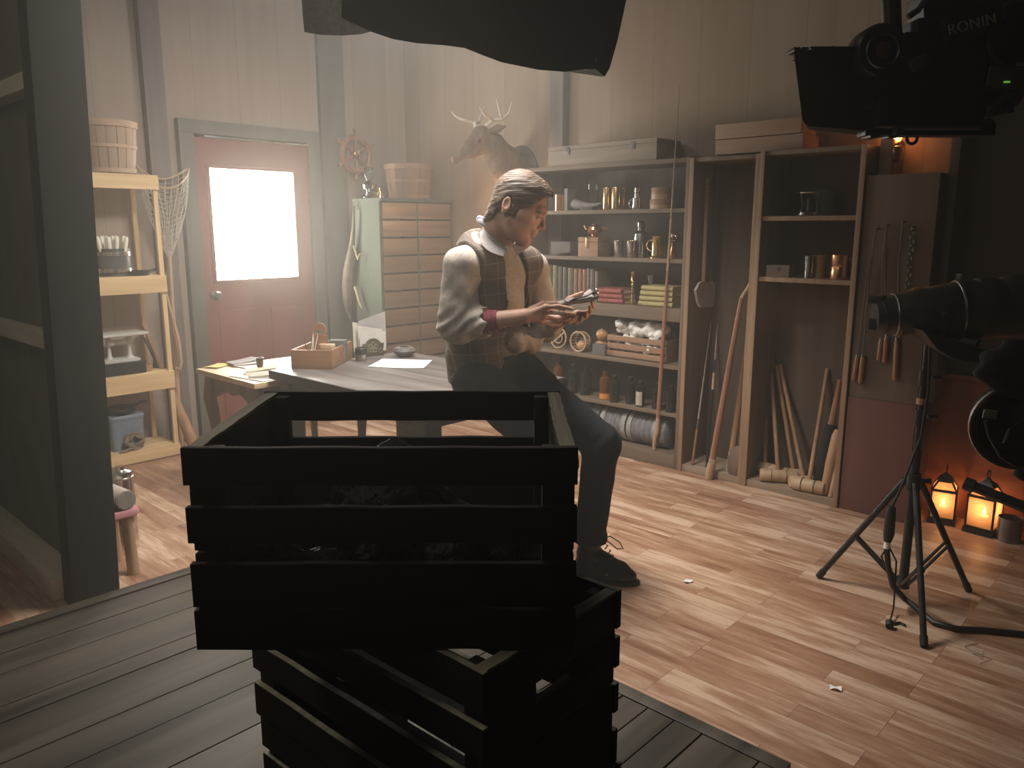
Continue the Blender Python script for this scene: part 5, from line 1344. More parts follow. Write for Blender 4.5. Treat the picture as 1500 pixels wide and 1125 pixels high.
# ================================================================ lamp side: wall lamp, ropes, lanterns, stands, camera rig
Rv = Vector((fy, -fx, 0)); Fv = Vector((fx, fy, 0))     # right of and away from the lens, used for orientations only
M_chain = metal('dull_steel', (.35, .34, .33), .4)
def frosted(name, c):
    m = bpy.data.materials.new(name); m.use_nodes = True; nt = m.node_tree
    nt.nodes.remove(nt.nodes['Principled BSDF']); out = nt.nodes['Material Output']
    tl = nt.nodes.new('ShaderNodeBsdfTranslucent'); tl.inputs[0].default_value = c4(c)
    tp = nt.nodes.new('ShaderNodeBsdfTransparent'); tp.inputs[0].default_value = c4((.95, .9, .82))
    nz = nt.nodes.new('ShaderNodeTexNoise'); nz.inputs['Scale'].default_value = 25
    mr = nt.nodes.new('ShaderNodeMapRange'); mr.inputs['To Min'].default_value = .35; mr.inputs['To Max'].default_value = .6; nt.links.new(nz.outputs['Fac'], mr.inputs[0])
    mx = nt.nodes.new('ShaderNodeMixShader'); nt.links.new(mr.outputs[0], mx.inputs[0]); nt.links.new(tl.outputs[0], mx.inputs[1]); nt.links.new(tp.outputs[0], mx.inputs[2])
    nt.links.new(mx.outputs[0], out.inputs[0]); return m
M_frost = frosted('frosted_lantern_glass', (.55, .4, .29))
M_flame = emis('flame', (1.0, .6, .25), 22)
def point(name, loc, w, c, r=.02):
    l = bpy.data.lights.new(name, 'POINT'); l.energy = w; l.color = c; l.shadow_soft_size = r
    o = bpy.data.objects.new(name, l); COL.objects.link(o); o.location = loc; return o

# brass oil lamp on a bracket
lc = AX(1311, 222, 4.22)
t = thing('wall_lamp', 'small brass oil lamp glowing on a bracket above the dark panel', 'lamp', lc)
b = NB(); lathe(b, [(.014, -.055), (.034, -.038), (.042, -.005), (.035, .022), (.022, .03), (.026, .036), (.02, .044), (.001, .045)], n=22); obj('font', b, M_gold, t)
b = NB(); lathe(b, [(.018, .044), (.03, .07), (.026, .1), (.016, .15), (.0145, .15), (.0245, .1), (.028, .07), (.016, .044)], n=22, closed=False); obj('chimney', b, M_frost, t)
b = NB(); lathe(b, [(.001, .05), (.009, .062), (.006, .085), (.001, .1)], n=12); obj('flame', b, M_flame, t)
q = AX(1297, 252, 4.2) - lc
b = NB(); tube(b, [(0, 0, -.048), q * .35 + Vector((0, 0, -.055)), q * .75, q, q + Vector((.0, .014, .0)), q + Vector((.13, .012, .01))], [.01, .01, .009, .009, .008, .008], 10); obj('bracket', b, M_gold, t)
point('oil_lamp_light', lc + Vector((0, 0, .08)), 5.5, (1.0, .42, .15), .012)
# second oil lamp behind the man, on the shelf wall: only its glow shows
lc2 = Vector((4.2, 3.96, 1.42))
t = thing('wall_lamp', 'brass oil lamp on the wall hidden behind the head of the man', 'lamp', lc2)
b = NB(); lathe(b, [(.012, -.05), (.03, -.035), (.036, -.005), (.03, .022), (.02, .03), (.018, .044), (.001, .045)], n=18); cyl(b, (0, 0, -.04), (.148, 0, -.04), .008); obj('font', b, M_gold, t)
b = NB(); lathe(b, [(.001, .05), (.009, .062), (.006, .085), (.001, .1)], n=12); obj('flame', b, M_flame, t)
point('hidden_lamp_light', lc2 + Vector((-.05, .02, .16)), 6, (1.0, .52, .2), .02)

# skipping ropes with turned handles hanging on the dark panel
XP = 4.025
M_cordd = noise_mat('dark_cord', (.09, .065, .05), (.16, .12, .09), 60, rough=.9, bump=.3)
def rope_handles(label, hook_px, hs):
    hk = AX(hook_px[0], hook_px[1], XP)
    t = thing('skipping_rope', label, 'skipping rope', hk, group='ropes on the dark panel')
    b = NB(); cyl(b, hk + Vector((.02, 0, 0)), hk + Vector((-.02, 0, 0)), .004, None, 8); obj('nail', b, M_iron, t, world=True)
    for (xa, ya, xb, yb) in hs:
        a_, c_ = AX(xa, ya, XP), AX(xb, yb, XP)
        b = NB(); tube(b, [hk + Vector((-.012, 0, 0)), hk.lerp(a_, .35) + Vector((0, .012, 0)), hk.lerp(a_, .7) + Vector((0, .005, 0)), a_], .004, 6); obj('cord', b, M_cordd, t, world=True)
        b = NB(); tube(b, [a_ + (c_ - a_) * v for v in (0, .05, .3, .6, .92, 1)], [.008, .011, .013, .012, .014, .009], 12); obj('handle', b, M_redw, t, world=True)
        b = NB(); cyl(b, a_ - (c_ - a_) * .07, a_ + (c_ - a_) * .03, .0095, None, 12); obj('collar', b, M_silver, t, world=True)
rope_handles('skipping rope with two handles hanging at the cupboard side of the panel', (1285, 335), ((1256, 522, 1251, 557), (1264, 522, 1260, 562)))
rope_handles('skipping rope with two handles hanging in the middle of the panel', (1300, 330), ((1299, 493, 1296, 531), (1291, 498, 1288, 528)))
rope_handles('skipping rope with one long handle close to the lamp stand', (1324, 325), ((1314, 497, 1311, 557),))
hk = AX(1337, 335, XP)
b = NB()
for k in range(26): torus(b, hk + Vector((0, .003 * math.sin(k), -.0195 * k)), .011, .0028, (1, 0, 0) if k % 2 else (0, 1, 0), 12, 5)
tag(obj('hanging_chain', b, M_iron), 'dull metal chain hanging on the dark panel behind the stage lamp', 'chain')

# lanterns
def lantern(label, pos, w, h, rz, power):
    t = thing('lantern', label, 'lantern', pos, rz, 'candle lanterns on the floor')
    Mk = M_blackm; bh = h * .1; ch = h * .58
    b = NB(); box(b, (0, 0, bh / 2), (w, w, bh), bev=.003); box(b, (0, 0, bh + .004), (w * .92, w * .92, .008)); obj('base', b, Mk, t)
    for sx_ in (-1, 1):
        for sy_ in (-1, 1):
            b = NB(); box(b, (sx_ * w * .43, sy_ * w * .43, bh + ch / 2), (.009, .009, ch), bev=.001); obj('post', b, Mk, t)
    z1 = bh + ch
    b = NB(); box(b, (0, -w * .43, z1), (w * .92, .01, .01)); box(b, (0, w * .43, z1), (w * .92, .01, .01)); box(b, (-w * .43, 0, z1), (.01, w * .92, .01)); box(b, (w * .43, 0, z1), (.01, w * .92, .01))
    s2 = .2; z2 = z1 + h * .17
    for k in range(4):
        a = PI / 2 * k + PI / 4; p0 = Vector((w * .61 * math.cos(a), w * .61 * math.sin(a), z1)); p1 = Vector((w * .36 * math.cos(a), w * .36 * math.sin(a), z2)); cyl(b, p0, p1, .005, None, 6)
    obj('roof_frame', b, Mk, t)
    b = NB(); rings(b, [[Vector((x * w * s, y * w * s, z)) for x, y in ((-.5, -.5), (.5, -.5), (.5, .5), (-.5, .5))] for s, z in ((.56, z2), (.5, z2 + .012), (.2, z2 + .03), (.12, z2 + .04))]); obj('cap', b, Mk, t)
    b = NB(); torus(b, (0, 0, z2 + .058), .02, .003, (0, 1, 0)); obj('ring', b, Mk, t)
    for k in range(4):
        M = Matrix.Rotation(PI / 2 * k, 4, 'Z')
        b = NB(); box(b, (0, -w * .43, bh + ch / 2 + .004), (w * .8, .003, ch - .012), M=M)
        obj('pane', b, M_frost, t)
        b = NB(); P = [Vector((-w * .42, -w * .43, z1 + .006)), Vector((w * .42, -w * .43, z1 + .006)), Vector((w * .24, -w * .25, z2 - .004)), Vector((-w * .24, -w * .25, z2 - .004))]
        nn = Vector((0, .003, 0)); rings(b, [[M @ p for p in P], [M @ (p + nn) for p in P]]); obj('roof_pane', b, M_frost, t)
    b = NB(); lathe(b, [(.022, bh + .008), (.022, bh + .05), (.018, bh + .055), (.001, bh + .053)], n=16); obj('candle', b, M_white, t)
    b = NB(); lathe(b, [(.001, bh + .055), (.007, bh + .066), (.004, bh + .085), (.001, bh + .098)], n=10); obj('flame', b, M_flame, t)
    point('lantern_light', Vector(pos) + Vector((0, 0, bh + .1)), power, (1.0, .5, .19), .012)
lantern('smaller black candle lantern on the floor, nearer to the light stand', (4.2, .985, 0), .125, .25, R(12), 1.3)
lantern('bigger black candle lantern on the floor next to the metal cup', (4.18, .80, 0), .135, .27, R(-6), 1.5)
p = AZ(1481, 797, 0); b = NB(); cup(b, .052, .115, .002, .05); simple('metal_cup', 'plain grey metal cup on the floor beside the bigger lantern', 'cup', b, M_chain, (p.x + .04, p.y + .02, 0))

# light stand with its black-wrapped lamp
c0 = Vector((3.12, .84, 0))
t = thing('light_stand', 'black tripod light stand standing on the wooden floor', 'light stand', c0)
hubz = AD(1333, 705, (c0.x * fx + c0.y * fy)).z
topz = AD(1352, 495, (c0.x * fx + c0.y * fy)).z
b = NB(); cyl(b, c0 + Vector((0, 0, .07)), c0 + Vector((0, 0, hubz + .12)), .017, None, 16); obj('lower_tube', b, M_blackm, t, world=True)
b = NB(); cyl(b, c0 + Vector((0, 0, hubz + .1)), c0 + Vector((0, 0, topz)), .013, None, 16); obj('upper_tube', b, M_blackm, t, world=True)
for z, m, lab in ((hubz + .3, M_redw, 'reddish tape band'), (hubz + .22, M_silver, 'pale metal band')):
    b = NB(); cyl(b, c0 + Vector((0, 0, z)), c0 + Vector((0, 0, z + .022)), .0195, None, 16); obj('band', b, m, t, world=True, label=lab)
for z in (hubz, hubz + .25, hubz + .4):
    b = NB(); cyl(b, c0 + Vector((0, 0, z - .03)), c0 + Vector((0, 0, z + .03)), .026 if z < hubz + .2 else .021, None, 16); cyl(b, c0 + Vector((.02, -.02, z)), c0 + Vector((.045, -.045, z)), .007, .011, 10); obj('collar', b, M_blackm, t, world=True)
b = NB(); cyl(b, c0 + Vector((0, 0, .07)), c0 + Vector((0, 0, .11)), .024, None, 16); obj('foot_collar', b, M_blackm, t, world=True)
for (ex, ey) in ((2.827, .674), (3.126, 1.165), (3.412, .676)):
    e = Vector((ex, ey, .012)); dv = (e - c0); dv.z = 0; dn = dv.normalized()
    a = c0 + dn * .03 + Vector((0, 0, hubz)); b = NB(); tube(b, [a, e], [.0125, .0115], 12); l = obj('leg', b, M_blackm, t, world=True)
    b = NB(); tube(b, [e + (a - e) * .05, e + (e - a) * .012], [.0145, .014], 12); obj('rubber_foot', b, M_blackp, l, world=True)
    m_ = a.lerp(e, .56); sd = Vector((-dn.y, dn.x, 0)) * .011
    b = NB()
    for s_ in (-1, 1): cyl(b, m_ + sd * s_, c0 + dn * .022 + sd * s_ + Vector((0, 0, .09)), .006, None, 8)
    obj('brace', b, M_blackm, t, world=True)
# the lamp: a horizontal drum in black wrap
D0 = c0.x * fx + c0.y * fy
LA, LB = AD(1292, 462, D0), AD(1512, 447, D0 - .08)
t = thing('stage_lamp', 'long black-wrapped stage lamp on top of the light stand', 'stage lamp', c0 + Vector((0, 0, topz)))
ax_ = (LB - LA).normalized()
def LL(v, r=0): return LA.lerp(LB, v)
M_wrap = noise_mat('black_wrap_foil', (.02, .019, .017), (.08, .073, .06), 7, rough=.42, metal=.3, bump=.6, bscale=14)
b = NB()
pts = []; rad = []
for k in range(19):
    v = k / 18; pts.append(LL(v) + Vector((0, 0, .004 * math.sin(k * 2.1)))); rad.append((.066 if v < .1 else .078 + .03 * min(1, v * 1.6)) + .003 * math.sin(k * 1.7))
tube(b, pts, rad, 24); obj('drum', b, M_wrap, t, world=True)
b = NB(); cyl(b, LL(-.05), LL(.01), .055, .064, 20); box(b, LL(-.04) + Vector((0, 0, .06)), (.05, .05, .03), bev=.004); box(b, LL(-.05) + Vector((0, 0, -.03)), (.03, .03, .04), bev=.004); obj('rear_housing', b, M_blackm, t, world=True)
b = NB(); torus(b, LL(.5), .103, .006, ax_, 32, 8); box(b, LL(.5) + Vector((0, 0, .115)), (.02, .02, .03), bev=.003); obj('clamp_ring', b, M_chain, t, world=True, label='metal clamp ring')
b = NB(); torus(b, LL(.08), .074, .004, ax_, 28, 6); obj('clamp_ring', b, M_chain, t, world=True)
yk = c0 + Vector((0, 0, topz))
b = NB(); tube(b, [yk + Vector((0, 0, -.03)), yk + Vector((0, 0, .01)), yk - Fv * .1 + Vector((0, 0, .03)), LL(.33) - Fv * .11], .011, 10); cyl(b, LL(.33) - Fv * .125, LL(.33) - Fv * .06, .02, None, 14); obj('yoke', b, M_blackm, t, world=True)
Pf = [AD(x, y, D0 - .1) for x, y in ((1339, 481), (1372, 492), (1410, 506), (1443, 514), (1444, 521), (1415, 527), (1385, 522), (1360, 508))]
b = NB(); rings(b, [[q + Fv * o + Vector((0, 0, dz)) for q in Pf] for o, dz in ((-.06, 0), (-.004, .0), (.06, .01))]); obj('barn_door', b, M_blackm, t, world=True, label='black leaf-shaped flap below the lamp')
b = NB(); cyl(b, AD(1425, 520, D0 - .1), AD(1500, 512, D0 - .1), .008, None, 8); cyl(b, AD(1438, 517, D0 - .12), AD(1452, 518, D0 - .12), .014, None, 10); cyl(b, AD(1425, 518, D0 - .1), LL(.7) - Vector((0, 0, .09)), .007, None, 8); obj('hinge_rod', b, M_chain, t, world=True)
# cable
t = thing('power_cable', 'thick black power cable running from the light stand across the floor', 'cable', (c0.x, c0.y, 0))
ps = [AD(1338, 600, D0 - .03), AD(1327, 660, D0 - .03), AD(1308, 735, D0 - .05)]
b = NB(); tube(b, [AD(1362, 505, D0 - .02), AD(1360, 570, D0 - .03), AD(1349, 640, D0 - .03), AD(1322, 710, D0 - .04), AD(1307, 742, D0 - .05)], .005, 8); obj('drop_cord', b, M_blackp, t, world=True)
b = NB(); tube(b, [AD(1306.5, 742, D0 - .05), AD(1305, 750, D0 - .05), AD(1302, 782, D0 - .05), AD(1300, 793, D0 - .05)], [.013, .018, .02, .014], 14); obj('connector', b, M_blackp, t, world=True)
b = NB(); tube(b, [AD(1300, 793, D0 - .05), AD(1299, 803, D0 - .05)], .012, 12); obj('collar', b, M_paper, t, world=True, label='white collar on the plug')
fl = [AZ(1345, 893, .02), AZ(1368, 912, .012), AZ(1400, 921, .012), AZ(1440, 923, .012), AZ(1500, 929, .012), AZ(1560, 936, .012)]
b = NB(); tube(b, [AD(1299, 803, D0 - .05), AD(1301, 830, D0 - .06), AD(1308, 858, D0 - .08), AZ(1324, 876, .04)] + fl, .011, 10); obj('trunk_cord', b, M_blackp, t, world=True)
b = NB(); tube(b, [AD(1300, 800, D0 - .05), AD(1291, 815, D0 - .05), AD(1297, 829, D0 - .05)], .0035, 6); tube(b, [AD(1302, 800, D0 - .05), AD(1313, 822, D0 - .06), AD(1311, 860, D0 - .08), AZ(1309, 890, .03), AZ(1303, 914, .01)], .0035, 6); cyl(b, AZ(1303, 918, .012), AZ(1303, 911, .02), .014, .014, 12); tube(b, [AZ(1308, 914, .006), AZ(1318, 912, .006), AZ(1326, 916, .006)], .005, 6); obj('thin_lead', b, M_blackp, t, world=True)

# second lamp head at the frame edge, on its own stand
Dg = 2.1
hc = AD(1487, 622, Dg)
base = AD(1665, 640, Dg + .1)
t = thing('lamp_head', 'round black lamp head with a pale tape tag beside the bigger lantern', 'stage lamp', (base.x, base.y, 0))
M2 = orient(-Fv + Rv * -.35, at=hc)
b = NB(); lathe(b, [(.085, -.12), (.1, -.06), (.112, 0), (.116, .03), (.1, .035), (.09, .0), (.001, -.01)], n=36, M=M2); obj('housing', b, M_blackm, t, world=True)
b = NB(); lathe(b, [(.114, .02), (.12, .026), (.118, .036), (.11, .036), (.114, .02)], n=36, M=M2, closed=False); obj('rim', b, M_chain, t, world=True)
random.seed(5)
s_ = SDF(*[axis((hc[i] - .26, hc[i] + .3, .011)) for i in range(3)])
for px, py, r in ((1448, 548, .03), (1462, 535, .045), (1480, 528, .05), (1500, 530, .06), (1515, 560, .07), (1490, 560, .05), (1470, 556, .035), (1520, 610, .07), (1525, 660, .06), (1505, 690, .03)):
    s_.ell(AD(px, py, Dg + .01), (r, r, r * .9), k=.03)
s_.boxcut(hc - Vector((.3,) * 3), hc + Vector((.35,) * 3), lambda x, y, z, d: d + .009 * np.sin(60 * x + 20 * z) * np.sin(55 * z - 30 * y) + .005 * np.sin(130 * z))
obj('black_cloth', s_.mesh('cloth_clump'), M_blackcloth, t, world=True)
def flatbox(bm, px, py, wpx, hpx, D, th, rot=0):
    c = AD(px, py, D); k = mpp(c)
    M = Matrix.Translation(c) @ Matrix((Rv, Fv, Vector((0, 0, 1)))).transposed().to_4x4() @ Matrix.Rotation(rot, 4, 'Y')
    box(bm, (0, 0, 0), (wpx * k, th, hpx * k), bev=.001, M=M)
b = NB(); flatbox(b, 1450, 607, 20, 13, Dg - .075, .004, R(6)); obj('tape_tag', b, noise_mat('dirty_tape', (.28, .28, .22), (.38, .38, .3), 20, rough=.7, bump=.05), t, world=True, label='pale tape tag')
b = NB(); tube(b, [AD(1444, 616, Dg - .08), AD(1450, 640, Dg - .08), AD(1466, 668, Dg - .08), AD(1488, 682, Dg - .06)], .006, 8); tube(b, [AD(1472, 650, Dg - .09), AD(1480, 630, Dg - .09), AD(1500, 618, Dg - .07)], .007, 8); obj('cord', b, M_blackp, t, world=True)
b = NB(); cyl(b, (base.x, base.y, .05), (base.x, base.y, hc.z), .02, None, 14); tube(b, [(base.x, base.y, hc.z - .02), hc + Fv * .1 + Rv * .05, hc + Fv * .05], .016, 10); obj('column', b, M_blackm, t, world=True)
la = AD(1427, 713, Dg + .35); bb = Vector((base.x, base.y, AD(1560, 800, Dg + .1).z))
b = NB(); tube(b, [bb, la], [.019, .017], 14); obj('leg', b, M_blackm, t, world=True)
b = NB(); cyl(b, la, la + (la - bb).normalized() * .03, .022, .021, 14); obj('rubber_foot', b, M_blackp, t, world=True)
b = NB(); lathe(b, [(.14, 0), (.15, .006), (.14, .025), (.03, .04), (.025, .06), (.001, .06)], (base.x, base.y, 0), 28); obj('base', b, M_blackm, t, world=True)

M_mb = noise_mat('matte_black', (.004, .004, .004), (.008, .008, .008), 20, rough=.8, bump=.05)
# camera on a gimbal, hanging in from above
DG = 1.95
def G(x, y, o=0.0): return AD(x, y, DG + o)
k_ = mpp(G(1330, 130))
FR = Matrix((Rv, Fv, Vector((0, 0, 1)))).transposed().to_4x4()
def gbox(bm, px, py, wpx, hpx, th, off=0, rot=0, bev=.004):
    M = Matrix.Translation(G(px, py, off)) @ FR @ Matrix.Rotation(rot, 4, 'Y'); box(bm, (0, 0, 0), (wpx * k_, th, hpx * k_), bev=bev, M=M)
g0 = G(1330, 130)
t = thing('gimbal_camera', 'black film camera on a stabilizer hanging down in front of the dark wall', 'film camera', g0)
b = NB(); O = [G(x, y) for x, y in ((1158, 76), (1180, 76), (1184, 79), (1256, 78), (1268, 80), (1270, 194), (1178, 186), (1171, 178))]
rings(b, [[q + Fv * o + Rv * (.03 * (o > 0)) * (i_ in (0, 1, 6, 7)) for i_, q in enumerate(O)] for o in (-.02, .05)]); obj('matte_box', b, M_mb, t, world=True)
b = NB()
for px in (1160, 1165, 1172, 1177): gbox(b, px, 75, 4, 6, .05)
gbox(b, 1218, 73, 5, 9, .02); gbox(b, 1208, 79, 70, 4, .13); obj('top_flag_clips', b, M_blackm, t, world=True)
b = NB(); cyl(b, G(1262, 130), G(1345, 132), .058, .062, 24); obj('lens', b, M_blackm, t, world=True)
b = NB(); gbox(b, 1362, 125, 120, 130, .12, .0); gbox(b, 1385, 60, 110, 60, .1, .02, R(-6)); gbox(b, 1345, 170, 150, 40, .13, 0, 0); obj('camera_body', b, M_blackp, t, world=True)
b = NB(); M = orient(-Fv, at=G(1291, 75, -.06)); lathe(b, [(.055, -.06), (.06, -.05), (.06, 0), (.054, .012), (.03, .012), (.028, .006), (.001, .006)], n=36, M=M); mo = obj('motor', b, M_blackm, t, world=True)
b = NB(); lathe(b, [(.019, .0), (.019, .014), (.015, .016), (.001, .016)], n=20, M=M); obj('motor_cap', b, noise_mat('dark_red_cap', (.09, .018, .016), (.13, .026, .023), 9, rough=.4, bump=0), mo, world=True, label='dull red motor cap')
b = NB(); torus(b, G(1294, 74, -.075), .036, .003, Fv, 30, 6); obj('motor_ring', b, M_chain, t, world=True)
tp = G(1304, -20, .02); top_c = Vector((tp.x, tp.y, 3.4))
b = NB(); cyl(b, G(1307, 60, .02), tp, .022, None, 16); cyl(b, tp, top_c, .022, None, 16); box(b, top_c - Vector((0, 0, .01)), (.12, .12, .02), bev=.003); obj('upper_tube', b, M_blackm, t, world=True)
b = NB(); cyl(b, G(1305, 100, -.04), G(1317, 196, -.04), .013, None, 14); obj('front_tube', b, M_iron, t, world=True)
b = NB(); gbox(b, 1355, 196, 190, 8, .05); gbox(b, 1276, 197, 16, 12, .05); gbox(b, 1440, 190, 18, 18, .05); gbox(b, 1304, 194, 14, 18, .04); obj('lower_rail', b, M_blackm, t, world=True)
b = NB(); torus(b, G(1336, 203), .012, .004, Fv, 16, 6); torus(b, G(1448, 185), .014, .004, Fv, 16, 6); obj('thumbscrew', b, M_blackm, t, world=True)
b = NB(); gbox(b, 1435, 105, 70, 130, .1, .03, R(-4)); gbox(b, 1480, 40, 60, 110, .12, .05, R(-8)); gbox(b, 1400, 12, 120, 46, .08, .05, R(-8)); obj('gimbal_arm', b, M_blackp, t, world=True)
b = NB(); gbox(b, 1424, 38, 80, 34, .02, -.064, R(-14)); pl = obj('name_plate', b, M_blackm, t, world=True)
cu = bpy.data.curves.new('plate_text', 'FONT'); cu.body = 'RONIN'; cu.size = 20 * k_; cu.extrude = .0012; cu.align_x = 'CENTER'; cu.align_y = 'CENTER'; cu.space_character = 1.08
tmp = bpy.data.objects.new('plate_text', cu); COL.objects.link(tmp)
dg = bpy.context.evaluated_depsgraph_get(); me = bpy.data.meshes.new_from_object(tmp.evaluated_get(dg)); bpy.data.objects.remove(tmp)
me.transform(Matrix.Translation(G(1424, 36, -.078)) @ FR @ Matrix.Rotation(R(-14), 4, 'Y') @ Matrix.Rotation(R(90), 4, 'X'))
me.materials.clear(); o = obj('lettering', me, noise_mat('dull_lettering', (.3, .28, .22), (.36, .34, .27), 20, rough=.5, bump=0), pl, world=True)
b = NB(); torus(b, G(1497, 50, -.06), .075, .006, Fv, 36, 8); obj('ring_cable', b, M_chain, t, world=True)
b = NB(); gbox(b, 1475, 118, 70, 30, .05, -.04, R(6)); obj('side_monitor', b, noise_mat('grey_green_case', (.05, .055, .045), (.08, .085, .07), 9, rough=.5, bump=.05), t, world=True)
b = NB(); gbox(b, 1475, 120, 8, 2.2, .006, -.068); obj('status_light', b, emis('green_led', (.35, 1.0, .1), .35), t, world=True, label='tiny green status light')
b = NB(); tube(b, [G(1448, 168, -.05), G(1470, 162, -.05), G(1488, 148, -.05), G(1496, 134, -.05)], .009, 10); tube(b, [G(1450, 160, -.05), G(1480, 140, -.05), G(1520, 130, -.05)], .012, 10); obj('handle_grip', b, M_chain, t, world=True)
b = NB(); gbox(b, 1345, 92, 24, 18, .02, -.07, R(-30)); obj('side_plate', b, noise_mat('grey_green_case', (0, 0, 0), (0, 0, 0)), t, world=True)
b = NB(); tube(b, [G(1330, 25), G(1345, 15), G(1356, 0), G(1362, -20)], .007, 8); obj('bracket_arm', b, M_chain, t, world=True)

# overhead soft lamp with its black skirt
DS = 2.7
sk = [(500, 26), (520, 36), (545, 47), (575, 57), (610, 63), (650, 66), (680, 70), (705, 80), (735, 91), (765, 97), (790, 102), (830, 105), (860, 101), (872, 103), (886, 112), (893, 100), (905, 58), (919, -8)]
ctr = AD(665, 0, DS + .57)
t = thing('overhead_soft_lamp', 'big hanging soft lamp with a drooping black skirt, high over the table', 'overhead lamp', (ctr.x, ctr.y, 2.72))
ZT = 2.95
b = NB(); n = len(sk) - 1
def skf(u, v):
    i = min(n - 1, int(u * n)); f_ = u * n - i
    x = sk[i][0] + (sk[i + 1][0] - sk[i][0]) * f_; y = sk[i][1] + (sk[i + 1][1] - sk[i][1]) * f_
    uu = (x - 700) / 210
    D = DS + .16 * uu * uu + .03 * math.sin(7 * u) * (1 - v)
    p = AD(x, y, D)
    q = AD(710 + (x - 710) * .8, y, D + .1 * v)
    z = p.z + (ZT - p.z) * v
    w = p.lerp(q, v * .6)
    return Vector((w.x, w.y, z))
grid(b, skf, 68, 12, .004); obj('front_skirt', b, M_blackcloth, t, world=True)
b = NB()
sk2 = [(441, -10), (443, 20), (446, 47), (470, 51), (500, 52), (528, 50), (550, 44)]
def skg(u, v):
    n2 = len(sk2) - 1; i = min(n2 - 1, int(u * n2)); f_ = u * n2 - i
    p = AD(sk2[i][0] + (sk2[i + 1][0] - sk2[i][0]) * f_, sk2[i][1] + (sk2[i + 1][1] - sk2[i][1]) * f_, DS + .5 - .2 * u)
    return Vector((p.x, p.y, p.z + (ZT - p.z) * v))
grid(b, skg, 24, 6, .004); obj('side_skirt', b, noise_mat('grey_skirt', (.1, .095, .085), (.15, .142, .128), 60, rough=.95, bump=.1), t, world=True, label='grey side flap of the skirt')
b = NB(); tp_ = [(830, 104.5), (858, 102), (872, 101), (886, 112), (878, 112), (866, 110), (845, 107)]
P = [AD(x, y, DS + .035) for x, y in tp_]
rings(b, [P, [q + Fv * .002 for q in P]]); obj('white_lining', b, M_paper, t, world=True, label='white strip of lining at the skirt corner')
b = NB()
P = [AD(x, y, DS - .012 + .1) for x, y in ((868.5, 66), (871, 76), (873, 88), (872.5, 92), (870, 84))]
rings(b, [P, [q - Fv * .002 for q in P]]); obj('seam_gap', b, M_paper, t, world=True)
b = NB()
for a_, c_ in (((-.62, -.48), (.55, -.48)), ((-.62, .42), (.55, .42)), ((-.62, -.48), (-.62, .42)), ((.55, -.48), (.55, .42))):
    p0 = ctr + Rv * a_[0] + Fv * a_[1]; p1 = ctr + Rv * c_[0] + Fv * c_[1]; cyl(b, Vector((p0.x, p0.y, ZT)), Vector((p1.x, p1.y, ZT)), .02, None, 10)
obj('frame', b, M_blackm, t, world=True)
b = NB(); e0 = AD(916, 4, DS + .17)
grid(b, lambda u, v: Vector((e0.x, e0.y, 0)) + Fv * (.95 * u) - Rv * .03 + Vector((0, 0, e0.z - .14 + .12 * u + (ZT - e0.z + .14 - .12 * u) * v)), 16, 6, .004); obj('side_skirt', b, M_blackcloth, t, world=True)
b = NB(); e1 = Vector((e0.x, e0.y, 0)) + Fv * .95 - Rv * .03
grid(b, lambda u, v: e1 - Rv * (.5 * u) + Fv * (.06 * math.sin(PI * u)) + Vector((0, 0, 2.25 + .02 * math.sin(9 * u) + (ZT - 2.25) * v)), 12, 4, .004); obj('side_skirt', b, M_blackcloth, t, world=True)  # unseen rear panel added to keep lamp light off the bookcase
b = NB(); cyl(b, (ctr.x, ctr.y, ZT + .02), (ctr.x, ctr.y, 3.4), .02, None, 10); q1, q2 = ctr - Fv * .5, ctr + Fv * .44; cyl(b, (q1.x, q1.y, ZT + .02), (q2.x, q2.y, ZT + .02), .015, None, 8); obj('hanging_pole', b, M_blackm, t, world=True)

# bits on the floor
for px, py, lab in ((1008, 853, 'small white paper scrap on the floor near the boot'), (1224, 1010, 'torn white paper scrap on the open floor')):
    p = AZ(px, py, 0); random.seed(px); b = NB()
    grid(b, lambda u, v: Vector(((u - .5) * .035 + .004 * math.sin(9 * v), (v - .5) * .02, .002 + .008 * abs(math.sin(3 * u + 2 * v)))), 4, 3, .0008)
    simple('paper_scrap', lab, 'paper scrap', b, M_paper, p, rz=px)
p = AZ(1440, 962, 0); b = NB(); tube(b, [(-.06, .02, .003), (-.03, -.02, .01), (0, .03, .004), (.03, -.01, .012), (.01, .0, .003), (-.02, .02, .02), (.05, .05, .003), (.09, .0, .003)], .0012, 5)
simple('bent_wire', 'thin bent wire lying on the floor by the black cable', 'wire', b, M_chain, p, rz=.4)
M_worn2 = wood('crate_rubbed_edge', (0.05, 0.036, 0.026), (0.13, 0.1, 0.075), 'x', 40, 0.8, 0.3)
